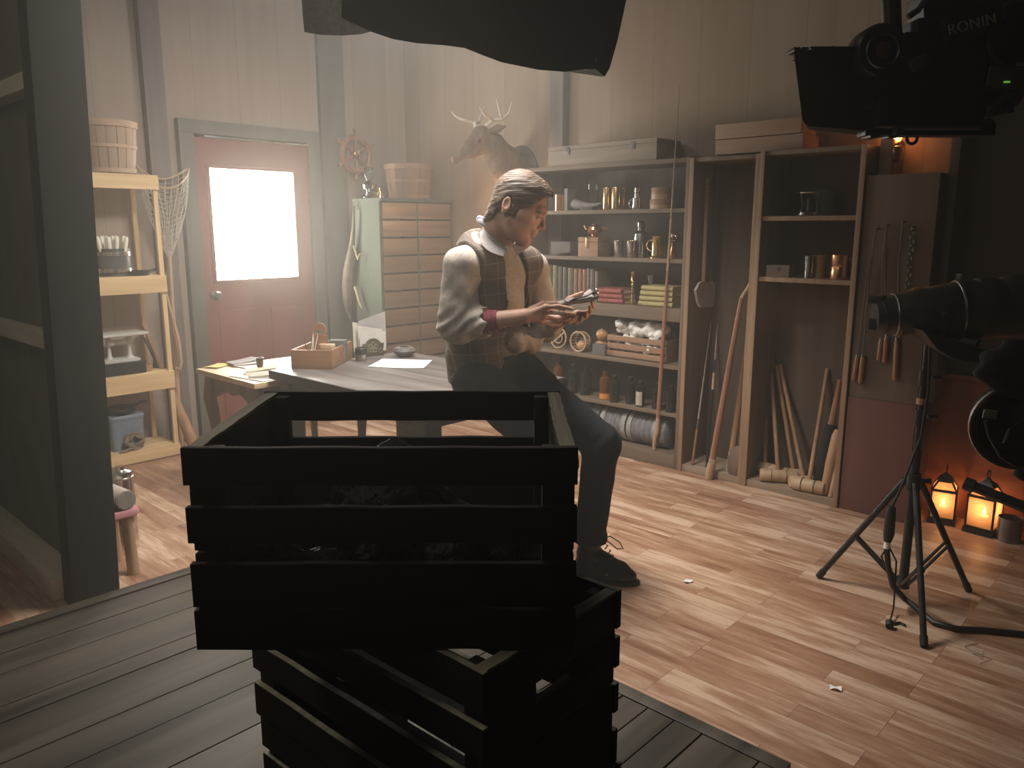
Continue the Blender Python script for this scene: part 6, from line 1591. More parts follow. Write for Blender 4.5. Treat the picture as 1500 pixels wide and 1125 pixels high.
# ================================================================ crate stack close to the lens
def crate(label, corner, ux, w, d, h, seed, front=((0, .185), (.21, .436), (.544, .717), (.82, 1.0)), hole=True, worn=True):
    """corner: the near corner at the base; ux: direction of the long side; bands: slat spans from the bottom, as fractions of h"""
    random.seed(seed)
    rz = math.atan2(ux.y, ux.x)
    t = thing('wooden_crate', label, 'crate', corner, rz, 'stacked apple crates')
    th = .011
    for yy in (th / 2, d - th / 2):
        for a, c in front:
            b = NB(); n = 10; z0_, z1_ = a * h, c * h; j = [random.uniform(-.0025, .0025) for _ in range(4)]
            rr = []
            for k in range(n + 1):
                x = -.001 + (w + .002) * k / n
                wv = .0006 * math.sin(k * 1.9 + seed)
                rr.append([Vector((x, yy - th / 2, z0_ + j[0] + wv)), Vector((x, yy + th / 2, z0_ + j[0] + wv)), Vector((x, yy + th / 2, z1_ + (0 if c == 1.0 else j[1]) + wv)), Vector((x, yy - th / 2, z1_ + (0 if c == 1.0 else j[1]) + wv))])
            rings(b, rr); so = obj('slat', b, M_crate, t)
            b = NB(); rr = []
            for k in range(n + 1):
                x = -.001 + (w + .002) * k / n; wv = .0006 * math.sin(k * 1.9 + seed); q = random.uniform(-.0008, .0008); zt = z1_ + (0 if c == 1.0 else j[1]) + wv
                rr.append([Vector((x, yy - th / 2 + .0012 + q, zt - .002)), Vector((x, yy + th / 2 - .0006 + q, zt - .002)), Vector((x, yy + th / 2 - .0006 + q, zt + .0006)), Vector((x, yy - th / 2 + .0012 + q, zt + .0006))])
            rings(b, rr); obj('worn_lit_edge', b, M_wornlit if worn else M_worn2, so, label='worn top edge with light painted in')
    for xx in (.0105, w - .0105):
        b = NB(); e = .018
        y0, y1 = th, d - th
        # two end boards, the upper one with a hand hole
        box(b, (xx, (y0 + y1) / 2, h * .24), (e, y1 - y0, h * .46), bev=.002)
        hz0, hz1, hw = h * .66, h * .78, .045
        box(b, (xx, (y0 + y1) / 2, (h * .485 + hz0) / 2), (e, y1 - y0, hz0 - h * .485), bev=.0015)
        box(b, (xx, (y0 + y1) / 2, (hz1 + h * .985) / 2), (e, y1 - y0, h * .985 - hz1), bev=.0015)
        for yc in ((y0 + (y0 + y1) / 2 - hw) / 2, (y1 + (y0 + y1) / 2 + hw) / 2): box(b, (xx, yc, (hz0 + hz1) / 2), (e, (y1 - y0) / 2 - hw, hz1 - hz0))
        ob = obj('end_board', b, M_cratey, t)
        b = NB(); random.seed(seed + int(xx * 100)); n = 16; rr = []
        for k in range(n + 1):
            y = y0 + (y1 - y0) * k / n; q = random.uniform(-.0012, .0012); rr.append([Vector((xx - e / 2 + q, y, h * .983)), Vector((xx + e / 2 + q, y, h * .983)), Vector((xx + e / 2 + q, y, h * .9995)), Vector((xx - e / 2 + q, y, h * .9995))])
        rings(b, rr); obj('worn_lit_edge', b, M_wornlit, ob, label='worn pale top edge with light painted in')
        for yy in (th + .012, d - th - .012):
            b = NB(); box(b, (xx + (.02 if xx < w / 2 else -.02), yy, h / 2), (.022, .024, h * .97), bev=.002); obj('corner_batten', b, M_cratey, t)
    b = NB()
    for k in range(4): box(b, (w / 2, th + (d - 2 * th) * (k + .5) / 4, .005), (w - .01, (d - 2 * th) / 4 - .012, .009), bev=.001)
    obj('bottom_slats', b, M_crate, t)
    return t
ZB1, ZT1 = .918, 1.18
A0, A1 = AZ(265, 658, ZT1), AZ(846, 657, ZT1)
ux1 = (A1 - A0).normalized(); uy1 = Vector((-ux1.y, ux1.x, 0))
w1 = (A1 - A0).length
A0.z = ZB1
d1 = .345
crate('topmost dark wooden crate of the stack, turned flat to the table', A0, ux1, w1, d1, ZT1 - ZB1, 1, worn=False)
C0 = AZ(705, 988, .914); C1 = AZ(893, 873, .914)
ue = (C1 - C0).normalized()
ul = Vector((ue.y, -ue.x, 0))            # along the long side, away from the near corner is -ul... 
ul = Vector((-ue.y, ue.x, 0))
de = (C1 - C0).length + .03; wl = .53
far = C0 + ul * wl
h2 = .287
for k, lab in enumerate(('second dark crate from above, turned askew under the topmost one', 'third dark crate of the stack, below the askew one', 'lowest dark crate of the stack, standing on the grey deck')):
    z = .914 - h2 * (k + 1) - .0008 * k
    crate(lab, Vector((far.x, far.y, z + .0008)) + (Vector((.004, -.006, 0)) * k), -ul, wl, de, h2 - .001, 10 + k, front=((0, .2), (.3, .47), (.57, .74), (.8, 1.0)))
# pale board added slantwise in the second crate to imitate lit wood
bc = Vector((far.x, far.y, .76)) - ul * (wl * .62) + ue * .1
b = NB(); box(b, (0, 0, 0), (.36, .07, .012), rot=(R(18), 0, 0), bev=.002)
simple('added_board', 'added pale board imitating lit wood inside the second crate from above', 'board', b, noise_mat('added_board_lit_tone', (.5, .44, .34), (.66, .6, .48), 14, (.1, 1, 1), rough=.7), bc, rz=math.atan2(-ul.y, -ul.x))
# dark packing inside the topmost crate
s_ = SDF(np.arange(-.02, w1 + .02, .008), np.arange(-.02, d1 + .02, .008), np.arange(0, .3, .008))
random.seed(21)
for i in range(46):
    x = random.uniform(.07, w1 - .09); y = random.uniform(.06, d1 - .06); r = random.uniform(.02, .036)
    z = .03 + .1 * math.exp(-((x - .22) / .16) ** 2) * random.random() + .02 * random.random()
    s_.ell((x, y, z), (r * 1.2, r, r * .8), k=.01)
for i in range(16):
    s_.ell((.2 + random.uniform(-.07, .07), d1 * .7 + random.uniform(-.05, .05), .1 + random.uniform(-.05, .075)), (.035, .03, .028), k=.012)
s_.boxcut((0, 0, 0), (w1, d1, .3), lambda x, y, z, d: d + .008 * np.sin(170 * x + 30 * z) * np.sin(160 * y + 20 * x) * np.sin(150 * z) + .005 * np.sin(320 * x) * np.sin(290 * y) * np.sin(300 * z))
pk = obj('dried_plants', s_.mesh('dried_plants'), noise_mat('dark_dried', (.004, .004, .003), (.03, .026, .02), 90, rough=.6, bump=1.0, spread=(.55, .8)))
pk.location = A0 + Vector((0, 0, .002)); pk.rotation_euler = (0, 0, math.atan2(ux1.y, ux1.x))
tag(pk, 'dark crumbly dried plants heaped in the topmost crate', 'dried plants', kind='stuff')
# ================================================================ the man, half sitting on the end of the table
V3 = lambda *a: np.array(a, float)
P, W, Cc, U, N = V3(2.245, 2.235, .88), V3(2.25, 2.25, 1.0), V3(2.215, 2.205, 1.2), V3(2.2, 2.185, 1.31), V3(2.2, 2.15, 1.39)
shR, shL = V3(2.035, 2.155, 1.305), V3(2.375, 2.12, 1.285)
elR, wrR = V3(2.02, 2.15, 1.085), V3(2.125, 1.93, 1.126)
elL, wrL = V3(2.43, 2.09, 1.045), V3(2.3, 1.92, 1.092)
hipR, hipL = V3(2.15, 2.2, .855), V3(2.335, 2.17, .855)
knR, anR = V3(2.2, 1.83, .575), V3(2.19, 1.95, .115)
knL, anL = V3(2.495, 1.845, .585), V3(2.462, 1.87, .115)
Hc = V3(2.19, 2.035, 1.517)
hd = V3(.56, -.828, 0); pt = R(27)
hf = hd * math.cos(pt) - V3(0, 0, math.sin(pt)); hu = hd * math.sin(pt) + V3(0, 0, math.cos(pt)); hl = V3(.828, .56, 0)
HM = np.stack([hf, hl, hu], 1)
def hp(f, l, u): return Hc + hf * f + hl * l + hu * u
man = thing('person', 'man in a plaid vest and rolled shirt sleeves leaning on the table end, looking down', 'person', (2.24, 2.2, 0))

def px3(px, py, Y): return np.array(AY(px, py, Y))
fxs = axis((1.9, 2.04, .012), (2.04, 2.42, .003), (2.42, 2.68, .012))
fys = axis((1.6, 1.74, .012), (1.74, 2.2, .003), (2.2, 2.46, .012))
fzs = axis((0, 1.06, .013), (1.06, 1.21, .003), (1.21, 1.35, .007), (1.35, 1.68, .0029))
s = SDF(fxs, fys, fzs)
# trunk and limbs under the clothes
s.path([P, W, Cc, U], [.125, .12, .14, .11], .04, flat=((0, 1, 0), .72))
s.cone(U, N, .1, .062, .04); s.cone(shR, shL, .045, .045, .04)
for a, b_, c_ in ((shR, elR, wrR), (shL, elL, wrL)):
    s.cone(a, b_, .05, .04, .02); s.cone(b_, c_, .042, .0275, .015)
for h_, k__, a_ in ((hipR, knR, anR), (hipL, knL, anL)):
    s.cone(P, h_, .1, .08, .04); s.cone(h_, k__, .075, .053, .03); s.cone(k__, a_, .05, .035, .02); s.cone(a_, a_ + V3(.02, -.1, -.075), .034, .025, .02)
# neck
s.cone(N, hp(-.038, 0, -.055), .06, .056, .03)
# head
s.ell(hp(-.008, 0, .045), (.098, .074, .088), HM, .02)
s.ell(hp(.04, 0, -.012), (.066, .064, .098), HM, .025)
s.ell(hp(.028, 0, -.055), (.06, .058, .05), HM, .02)
for q in (-1, 1):
    s.cone(hp(.005, q * .05, -.05), hp(.078, q * .016, -.098), .021, .017, .022)
    s.cone(hp(.062, q * .044, -.012), hp(.04, q * .058, -.012), .018, .016, .016)      # cheekbone
s.cone(hp(.089, -.01, -.092), hp(.089, .01, -.092), .0195, .0195, .015)
s.cone(hp(.09, -.034, .032), hp(.09, .034, .032), .0145, .0145, .014); s.cone(hp(.1, -.012, .034), hp(.1, .012, .034), .012, .012, .012)
for q in (-1, 1):
    s.ell(hp(.106, q * .031, .008), (.017, .015, .011), HM, .01, 'cut')
    s.ell(hp(.087, q * .031, .008), (.013, .014, .013), HM, .003)
    s.cone(hp(.0985, q * .022, .0125), hp(.0965, q * .041, .0105), .0038, .0036, .004)   # upper lid
    s.cone(hp(.0975, q * .022, .003), hp(.0955, q * .041, .004), .003, .003, .004)
s.cone(hp(.1, 0, .026), hp(.1215, 0, -.019), .0075, .0095, .01); s.cone(hp(.123, 0, -.022), hp(.112, 0, -.029), .0098, .008, .006)
for q in (-1, 1):
    s.ell(hp(.11, q * .0125, -.026), (.0105, .0075, .0085), HM, .006)
    s.ell(hp(.1165, q * .007, -.0325), (.005, .0035, .0035), HM, .003, 'cut')
# mouth
s.cone(hp(.098, -.016, -.043), hp(.098, .016, -.043), .012, .012, .012)
s.cone(hp(.1035, -.017, -.0535), hp(.1085, 0, -.051), .0045, .0068, .004); s.cone(hp(.1035, .017, -.0535), hp(.1085, 0, -.051), .0045, .0068, .004)
s.cone(hp(.1005, -.014, -.064), hp(.105, 0, -.0655), .005, .0075, .005); s.cone(hp(.1005, .014, -.064), hp(.105, 0, -.0655), .005, .0075, .005)
s.cone(hp(.113, -.022, -.0585), hp(.113, .022, -.0585), .003, .003, .002, 'cut')
s.cone(hp(.109, -.014, -.0755), hp(.109, .014, -.0755), .006, .006, .008, 'cut')
# ears
for q in (-1, 1):
    c = hp(-.026, q * .074, -.002)
    tl = np.stack([hf * .97 + hu * .22, hl * .92 - hf * q * .3, hu * .97 - hf * .22], 1); tl /= np.linalg.norm(tl, axis=0)
    s.ell(c + hl * q * .006, (.0178, .0085, .0295), tl, .006)
    s.ell(c + hl * q * .0155 + hf * .002 + hu * .004, (.0105, .007, .0185), tl, .004, 'cut')
    s.ell(c + hl * q * .003 - hu * .028, (.009, .006, .009), tl, .006)
# right hand: flat palm, fingers of different lengths
def hand(chains, thumb, wr, palm, kk=.006):
    for ch, r0 in chains:
        n = len(ch); s.path(ch, [r0 * (1 - .1 * i) for i in range(n)], .003)
        s.cone(wr, ch[0], .0195, r0 * 1.18, .012)
    for i in range(len(chains) - 1): s.cone(chains[i][0][0], chains[i + 1][0][0], .0095, .009, .008)
    s.path(thumb, [.0165, .0125, .0105, .0088], .006)
rh = [([px3(799, 450, 1.868), px3(818, 448.5, 1.83), px3(829, 450.5, 1.808), px3(838, 452.5, 1.79)], .0092),
      ([px3(798, 457, 1.875), px3(822, 458, 1.832), px3(834, 459.5, 1.812), px3(842, 460, 1.8)], .0094),
      ([px3(796, 464, 1.882), px3(817, 468.5, 1.85), px3(828, 468.5, 1.832), px3(834, 466.5, 1.822)], .009),
      ([px3(792, 470.5, 1.89), px3(807, 477, 1.868), px3(816, 476.5, 1.855), px3(822, 474.5, 1.846)], .008)]
hand(rh, [px3(778, 455, 1.925), px3(796, 445.5, 1.9), px3(811, 445, 1.872), px3(821, 447, 1.856)], wrR, None)
# left hand: palm up under the case, thumb on top, finger tips curling up over the far edge
lh = [([px3(846, 459, 1.845), px3(862, 457, 1.815), px3(869, 449, 1.8), px3(867, 443, 1.79)], .0092),
      ([px3(842, 463, 1.85), px3(857, 464, 1.822), px3(865, 457, 1.806), px3(864, 450, 1.796)], .0094),
      ([px3(837, 467, 1.858), px3(850, 469, 1.835), px3(858, 464, 1.82), px3(859, 458, 1.808)], .009),
      ([px3(832, 470, 1.865), px3(843, 473, 1.848), px3(850, 470, 1.836), px3(852, 465, 1.826)], .0078)]
hand(lh, [px3(823, 452, 1.905), px3(834, 438.5, 1.86), px3(844, 434, 1.835), px3(852, 430, 1.815)], wrL, None)
M_skin = noise_mat('skin', (.5, .28, .2), (.62, .37, .275), 16, rough=.5, bump=.04, sss=.12)
M_skin.node_tree.nodes['Principled BSDF'].inputs['Subsurface Radius'].default_value = (.012, .005, .003)
obj('body', s.mesh('body'), M_skin, man, world=True)
M_eye = noise_mat('eye_white', (.7, .66, .6), (.75, .72, .66), 5, rough=.2, bump=0)
for q in (-1, 1):
    b = NB(); ell(b, hp(.0885, q * .031, .0065), (.0125, .0125, .0125)); obj('eye', b, M_eye, man, world=True)

# hair, combed back from the forehead
hs = SDF(*[axis((Hc[i] - .17, Hc[i] + .17, .003)) for i in range(3)])
hs.ell(hp(-.002, 0, .048), (.104, .086, .093), HM, .01)
hs.ell(hp(.056, 0, .09), (.05, .056, .034), HM, .03)
hs.ell(hp(-.048, 0, -.012), (.047, .072, .072), HM, .03)
hs.cone(hp(-.06, -.03, -.06), hp(-.078, -.036, -.092), .028, .008, .03); hs.cone(hp(-.06, .03, -.06), hp(-.078, .036, -.092), .028, .008, .03); hs.cone(hp(-.064, 0, -.06), hp(-.084, 0, -.094), .028, .009, .03)
hs.ell(hp(.0, -.074, -.012), (.014, .012, .026), HM, .015); hs.ell(hp(.0, .074, -.012), (.014, .012, .026), HM, .015)
def combed(x, y, z, d):
    q = [x - Hc[0], y - Hc[1], z - Hc[2]]
    f_, l_, u_ = [q[0] * v[0] + q[1] * v[1] + q[2] * v[2] for v in (hf, hl, hu)]
    w = u_ * .85 - f_ * .42 - .9 * f_ * f_ * np.sign(f_)
    lock = np.sin(105 * w + 30 * np.abs(l_) + 1.4 * np.sin(38 * f_ + 9 * l_)) * .6 + np.sin(260 * w + 90 * l_ + 1.2 * np.sin(50 * f_)) * .35
    top = np.clip((u_ - .095) / .04, 0, 1)
    lock = lock * (1 - top) + top * (np.sin(170 * l_ + 1.5 * np.sin(25 * f_)) * .55 + np.sin(360 * l_) * .3)
    d = d + .0017 * lock
    # cut the face free: forehead, temples, cheeks
    line = u_ - (.012 + 1.08 * (f_ - .03) + .012 * np.sin(90 * f_) * (f_ > .03))
    keep = np.where(f_ > -.02, line, np.where(f_ > -.052, u_ + .03, u_ + .115 + .004 * np.sin(260 * l_)))
    keep = np.where((f_ > -.02) & (f_ < .012), np.maximum(keep, u_ + .028), keep)
    d = np.maximum(d, -keep * .75)
    for q_ in (-1, 1):                        # room for the ear
        e = np.sqrt(((f_ + .027) / .023) ** 2 + ((l_ - q_ * .088) / .026) ** 2 + ((u_ + .004) / .036) ** 2) - 1
        d = np.maximum(d, -e * .022)
    return d
hs.boxcut(Hc - .17, Hc + .17, combed)
def hair_mat():
    m, nt, bs = _base('hair'); setp(bs, rough=.5, spec=.3)
    N_, L_ = nt.nodes, nt.links
    tc = N_.new('ShaderNodeTexCoord'); cb = N_.new('ShaderNodeCombineXYZ')
    for i, (v, k) in enumerate(((hu * .85 - hf * .42, 170), (hf * .85 + hu * .42, 9), (hl, 70))):
        d_ = N_.new('ShaderNodeVectorMath'); d_.operation = 'DOT_PRODUCT'; L_.new(tc.outputs['Object'], d_.inputs[0]); d_.inputs[1].default_value = tuple(v * k); L_.new(d_.outputs['Value'], cb.inputs[i])
    ns = N_.new('ShaderNodeTexNoise'); ns.inputs['Scale'].default_value = 1.0; ns.inputs['Detail'].default_value = 5; L_.new(cb.outputs[0], ns.inputs['Vector'])
    cr = N_.new('ShaderNodeValToRGB'); cr.color_ramp.elements[0].position = .32; cr.color_ramp.elements[1].position = .68
    cr.color_ramp.elements[0].color = (.05, .033, .022, 1); cr.color_ramp.elements[1].color = (.21, .15, .105, 1); L_.new(ns.outputs['Fac'], cr.inputs[0]); L_.new(cr.outputs[0], bs.inputs['Base Color'])
    bp = N_.new('ShaderNodeBump'); bp.inputs['Strength'].default_value = .9; bp.inputs['Distance'].default_value = .008; L_.new(ns.outputs['Fac'], bp.inputs['Height']); L_.new(bp.outputs[0], bs.inputs['Normal'])
    return m
M_hair = hair_mat()
obj('hair', hs.mesh('hair'), M_hair, man, world=True)
for q in (-1, 1):
    b = NB(); tube(b, [hp(.1005, q * .02, .0105), hp(.1035, q * .03, .0105), hp(.0985, q * .042, .0085)], [.001, .0018, .001], 6); obj('eyelashes', b, M_blackp, man, world=True)
    b = NB(); tube(b, [hp(.104, q * .016, .027), hp(.106, q * .027, .03), hp(.1, q * .04, .0295), hp(.09, q * .05, .025)], [.003, .005, .0045, .002], 8); obj('eyebrow', b, M_darkleather, man, world=True)

# shirt
M_shirt = noise_mat('shirt_linen', (.4, .35, .3), (.5, .45, .39), 70, rough=.9, bump=.12)
ss = SDF(axis((1.9, 2.56, .0055)), axis((1.86, 2.44, .0055)), axis((.9, 1.46, .0055)))
ss.path([V3(2.25, 2.235, .93), W, Cc, U], [.163, .158, .172, .142], .04, flat=((0, 1, 0), .72))
ss.cone(U, N + V3(0, 0, -.005), .115, .07, .05); ss.cone(shR, shL, .07, .066, .05)
ss.cone(shR + V3(-.008, .008, 0), elR + V3(-.012, .012, .03), .07, .074, .012); ss.ell(elR + V3(-.012, .022, -.005), (.07, .076, .068), None, .03)
fd = (wrR - elR) / np.linalg.norm(wrR - elR)
ss.cone(elR, elR + fd * .05, .07, .062, .02)
ss.cone(elR + fd * .058, elR + fd * .085, .06, .056, .012)               # rolled cuff
ss.cone(elR + fd * .1, elR + fd * .3, .05, .05, .0, 'cut')
ss.cone(shL, elL, .066, .06, .012); fl_ = (wrL - elL) / np.linalg.norm(wrL - elL); ss.cone(elL, elL + fl_ * .1, .055, .048, .02)
ss.ell((2.29, 2.11, 1.005), (.085, .05, .055), None, .03); ss.ell((2.345, 2.1, .99), (.05, .045, .05), None, .02)   # blousing over the belt
def folds(x, y, z, d):
    ax_ = np.clip((1.36 - z) / .3, 0, 1)
    arm = np.clip((2.1 - x) / .03, 0, 1)
    w = np.sin(52 * (z * .8 + x * 1.1 - y * .5) + 2.2 * np.sin(19 * y + 9 * z)) * .55 + np.sin(95 * (z * .5 - x * .8 + .6 * y) + 1.7 * np.sin(31 * z)) * .35
    el = np.exp(-((z - 1.08) / .06) ** 2)
    w2 = np.sin(120 * (z + .5 * y - .35 * x) + 1.5 * np.sin(40 * x)) * el
    fr = (1 - arm) * np.sin(60 * x + 14 * z + 2 * np.sin(16 * z)) * .4
    hem = np.exp(-((z - .99) / .05) ** 2) * np.sin(110 * x + 40 * z) * .6 * (1 - arm)
    d = d + .0038 * arm * w * (.5 + .5 * ax_) + .005 * w2 * arm + .0035 * fr + .005 * hem
    nk = (z - (1.402 + (y - 2.15) * .35))                                    # neckline
    return np.maximum(d, nk * .8)
ss.boxcut((1.85, 1.85, .88), (2.6, 2.5, 1.48), folds)
obj('shirt', ss.mesh('shirt'), M_shirt, man, world=True)
# collar
b = NB()
nb_ = Vector(hp(-.045, 0, -.1)); nb_ = Vector((2.2, 2.135, 1.41))
def coll(u, v):
    a = R(-62) + R(304) * u          # starts and ends beside the throat
    ang = a + R(-90 + 28)
    endw = abs(2 * u - 1) ** 3
    r = .07 + .036 * v + .012 * v * endw
    z = .0 - (.042 + .02 * endw) * v + .012 * math.sin(PI * min(1, v * 1.2)) - .02 * endw
    return nb_ + Vector((r * 1.05 * math.cos(ang), r * math.sin(ang), z + (.02 if math.sin(ang) > 0 else .02 * math.sin(ang))))
def CP(px, py, Y, k=.99):
    q = AY(px, py, Y); return Vector((0, 0, H)) + (q - Vector((0, 0, H))) * k
def curve3(P_, t_):
    a, c, e = P_; return a * (1 - t_) ** 2 + (c * 2 - (a + e) * .5) * 2 * t_ * (1 - t_) + e * t_ * t_
FL = (((710, 336, 2.165), (726, 350.5, 2.12), (743, 367, 2.07)), ((703.5, 341, 2.175), (709.5, 363, 2.12), (737, 376, 2.06)))
FL2 = (((768, 352, 2.07), (760, 353, 2.055), (751, 360, 2.05)), ((777, 360, 2.08), (769, 366, 2.055), (757, 374, 2.04)))
M_coll = noise_mat('collar_linen', (.27, .24, .235), (.35, .32, .31), 70, rough=.9, bump=.12)
for fold, outer in (FL, FL2):
    A_f = [CP(*q, k=.985) for q in fold]; A_o = [CP(*q, k=.98) for q in outer]
    b = NB(); grid(b, lambda u, v: curve3(A_f, u).lerp(curve3(A_o, u), v) + Vector((0, 0, .006 * math.sin(PI * v))), 16, 6, .003); obj('collar', b, M_coll, man, world=True)
b = NB(); grid(b, lambda u, v: Vector((2.2 + (.07 + .012 * v) * math.cos(R(20 + 190 * u)), 2.145 + (.07 + .012 * v) * math.sin(R(20 + 190 * u)), 1.422 - .03 * v)), 24, 3, .003); obj('collar', b, M_shirt, man, world=True)
# neckerchief
def kerchief_mat():
    m, nt, bs = _base('neckerchief_cloth'); setp(bs, rough=.7)
    tc = nt.nodes.new('ShaderNodeTexCoord'); wv = nt.nodes.new('ShaderNodeTexWave'); wv.inputs['Scale'].default_value = 13; wv.inputs['Distortion'].default_value = 3
    nt.links.new(tc.outputs['Object'], wv.inputs['Vector']); cr = nt.nodes.new('ShaderNodeValToRGB')
    cr.color_ramp.elements[0].color = (.06, .07, .17, 1); cr.color_ramp.elements[0].position = .35; cr.color_ramp.elements[1].color = (.42, .4, .42, 1); cr.color_ramp.elements[1].position = .6
    nt.links.new(wv.outputs['Fac'], cr.inputs[0]); nt.links.new(cr.outputs[0], bs.inputs['Base Color']); return m
b = NB(); kc = Vector((2.2, 2.135, 1.438))
def ker(u, v):
    a = 2 * PI * u; t_ = 2 * PI * v; fa = math.cos(a - R(-56))
    rr = .075 + .012 * math.cos(t_) * (1 + .25 * math.sin(7 * a))
    return kc + Vector((rr * 1.0 * math.cos(a), rr * 1.0 * math.sin(a), .017 * math.sin(t_) - .036 * fa))
grid(b, ker, 40, 12); obj('neckerchief', b, kerchief_mat(), man, world=True)
# undershirt band below the rolled sleeve
M_maroon = noise_mat('maroon_knit', (.2, .035, .06), (.28, .055, .085), 90, rough=.9, bump=.3)
b = NB(); n = 14; rr = []
for k in range(n + 1):
    t_ = .3 + .29 * k / n; c = Vector(elR + (wrR - elR) * t_); a_, b2, _ = frame_of(Vector(fd)); rad = .0455 - .008 * k / n + .0012 * math.sin(k * 2.4)
    rr.append([c + (a_ * math.cos(2 * PI * j / 24) + b2 * math.sin(2 * PI * j / 24)) * rad for j in range(24)])
rings(b, rr); obj('sleeve_band', b, M_maroon, man, world=True)

# vest
def plaid():
    m, nt, bs = _base('vest_plaid'); setp(bs, rough=.85)
    N_, L_ = nt.nodes, nt.links
    tc = N_.new('ShaderNodeTexCoord'); mp = N_.new('ShaderNodeMapping'); mp.inputs['Rotation'].default_value = (0, R(6), R(20)); L_.new(tc.outputs['Object'], mp.inputs[0])
    sx = N_.new('ShaderNodeSeparateXYZ'); L_.new(mp.outputs[0], sx.inputs[0])
    def line(sock, per, off, wd):
        a = N_.new('ShaderNodeMath'); a.operation = 'MULTIPLY_ADD'; L_.new(sock, a.inputs[0]); a.inputs[1].default_value = 1 / per; a.inputs[2].default_value = off
        f = N_.new('ShaderNodeMath'); f.operation = 'FRACT'; L_.new(a.outputs[0], f.inputs[0])
        c = N_.new('ShaderNodeMath'); c.operation = 'LESS_THAN'; L_.new(f.outputs[0], c.inputs[0]); c.inputs[1].default_value = wd; return c.outputs[0]
    a = line(sx.outputs[0], .052, .1, .05); c = line(sx.outputs[2], .058, .3, .045)
    mx = N_.new('ShaderNodeMath'); mx.operation = 'MAXIMUM'; L_.new(a, mx.inputs[0]); L_.new(c, mx.inputs[1])
    ns = N_.new('ShaderNodeTexNoise'); ns.inputs['Scale'].default_value = 160; L_.new(tc.outputs['Object'], ns.inputs['Vector'])
    cr = N_.new('ShaderNodeValToRGB'); cr.color_ramp.elements[0].color = (.075, .058, .046, 1); cr.color_ramp.elements[1].color = (.15, .118, .092, 1); L_.new(ns.outputs['Fac'], cr.inputs[0])
    mi = N_.new('ShaderNodeMix'); mi.data_type = 'RGBA'; L_.new(mx.outputs[0], mi.inputs[0]); L_.new(cr.outputs[0], mi.inputs[6]); mi.inputs[7].default_value = (.27, .225, .17, 1)
    L_.new(mi.outputs[2], bs.inputs['Base Color'])
    bp = N_.new('ShaderNodeBump'); bp.inputs['Strength'].default_value = .15; bp.inputs['Distance'].default_value = .004; L_.new(ns.outputs['Fac'], bp.inputs['Height']); L_.new(bp.outputs[0], bs.inputs['Normal'])
    return m
vs = SDF(axis((2.0, 2.56, .005)), axis((1.98, 2.44, .005)), axis((.8, 1.45, .005)))
vs.path([V3(2.25, 2.235, .84), V3(2.25, 2.235, .9), W, Cc, U], [.186, .186, .175, .187, .158], .04, flat=((0, 1, 0), .78))
vs.cone(U, N, .12, .072, .05); vs.cone(shR + V3(.035, 0, .008), shL + V3(-.04, 0, .01), .083, .08, .04)
def vestcut(x, y, z, d):
    front = y < 2.19
    # opening between the two fronts
    t_ = np.clip((1.37 - z) / .36, 0, 1)
    xa = 2.145 + .045 * t_ - .06 * np.clip((.93 - z) / .08, 0, 1); xb = 2.24 + .115 * t_ + .115 * np.clip((1.016 - z) / .14, 0, 1)
    op = np.maximum(xa - x, x - xb)
    d = np.where(front, np.maximum(d, -op), d)
    # arm holes
    d = np.maximum(d, np.where(z > 1.12, np.maximum((shR[0] + .012) - x, x - (shL[0] - .016)) * .9, -1))
    # neck and hem, the fronts ending in points
    d = np.maximum(d, (z - (1.395 + (y - 2.15) * .45)) * .8)
    hem = np.where(front, .872 - .022 * np.exp(-((x - 2.14) / .05) ** 2), .83)
    d = np.maximum(d, hem - z)
    return d + .0028 * np.sin(40 * z + 22 * x) * np.sin(24 * x + 16 * y)
vs.boxcut((1.9, 1.9, .7), (2.7, 2.6, 1.5), vestcut)
obj('vest', vs.mesh('vest'), plaid(), man, world=True)
M_btn = plain('horn_button', (.05, .035, .025), .3)
for px, py, Y in ((743, 442, 2.075), (745, 478, 2.07), (744, 503, 2.07)):
    b = NB(); c = AY(px, py, Y); c.y = Y; ell(b, c, (.007, .005, .007)); obj('vest_button', b, M_btn, man, world=True)
for px, py, Y in ((758, 424, 2.08), (774, 489, 2.055), (757, 395, 2.09)):
    b = NB(); c = AY(px, py, Y); ell(b, c, (.005, .004, .005)); obj('shirt_button', b, M_btn, man, world=True)

# trousers and belt
ts = SDF(axis((2.02, 2.66, .0065)), axis((1.68, 2.44, .0065)), axis((.13, 1.02, .0065)))
ts.path([P, V3(2.25, 2.235, .965)], [.165, .162], .03, flat=((0, 1, 0), .74))
for h_, k__, a_ in ((hipR, knR, anR), (hipL, knL, anL)):
    ts.cone(P + (h_ - P) * .6, h_, .115, .1, .04); ts.cone(h_, k__, .1, .076, .035)
    ts.cone(k__, a_ + V3(0, 0, .05), .075, .062, .03); ts.cone(a_ + V3(0, 0, .11), a_ + V3(0, -.004, .05), .064, .066, .02)
ts.ell(P + V3(0, .05, -.02), (.15, .08, .095), None, .03)
def tfold(x, y, z, d):
    w = np.sin(48 * (z + .45 * x) + 2 * np.sin(15 * x + 9 * y)) * .5 + np.sin(90 * (z * .6 - x * .7 + y * .4) + 1.5 * np.sin(30 * z)) * .3
    kz = np.exp(-((z - .6) / .08) ** 2) + np.exp(-((z - .86) / .07) ** 2) + 1.1 * np.exp(-((z - .2) / .05) ** 2)
    d = d + .0045 * w * (.3 + kz)
    d = np.maximum(d, .168 - z)
    return np.maximum(d, z - .985)
ts.boxcut((2, 1.6, .1), (2.7, 2.5, 1.1), tfold)
obj('trousers', ts.mesh('trousers'), noise_mat('dark_twill', (.012, .0138, .018), (.025, .028, .034), 90, rough=.85, bump=.15, spec=.25), man, world=True)
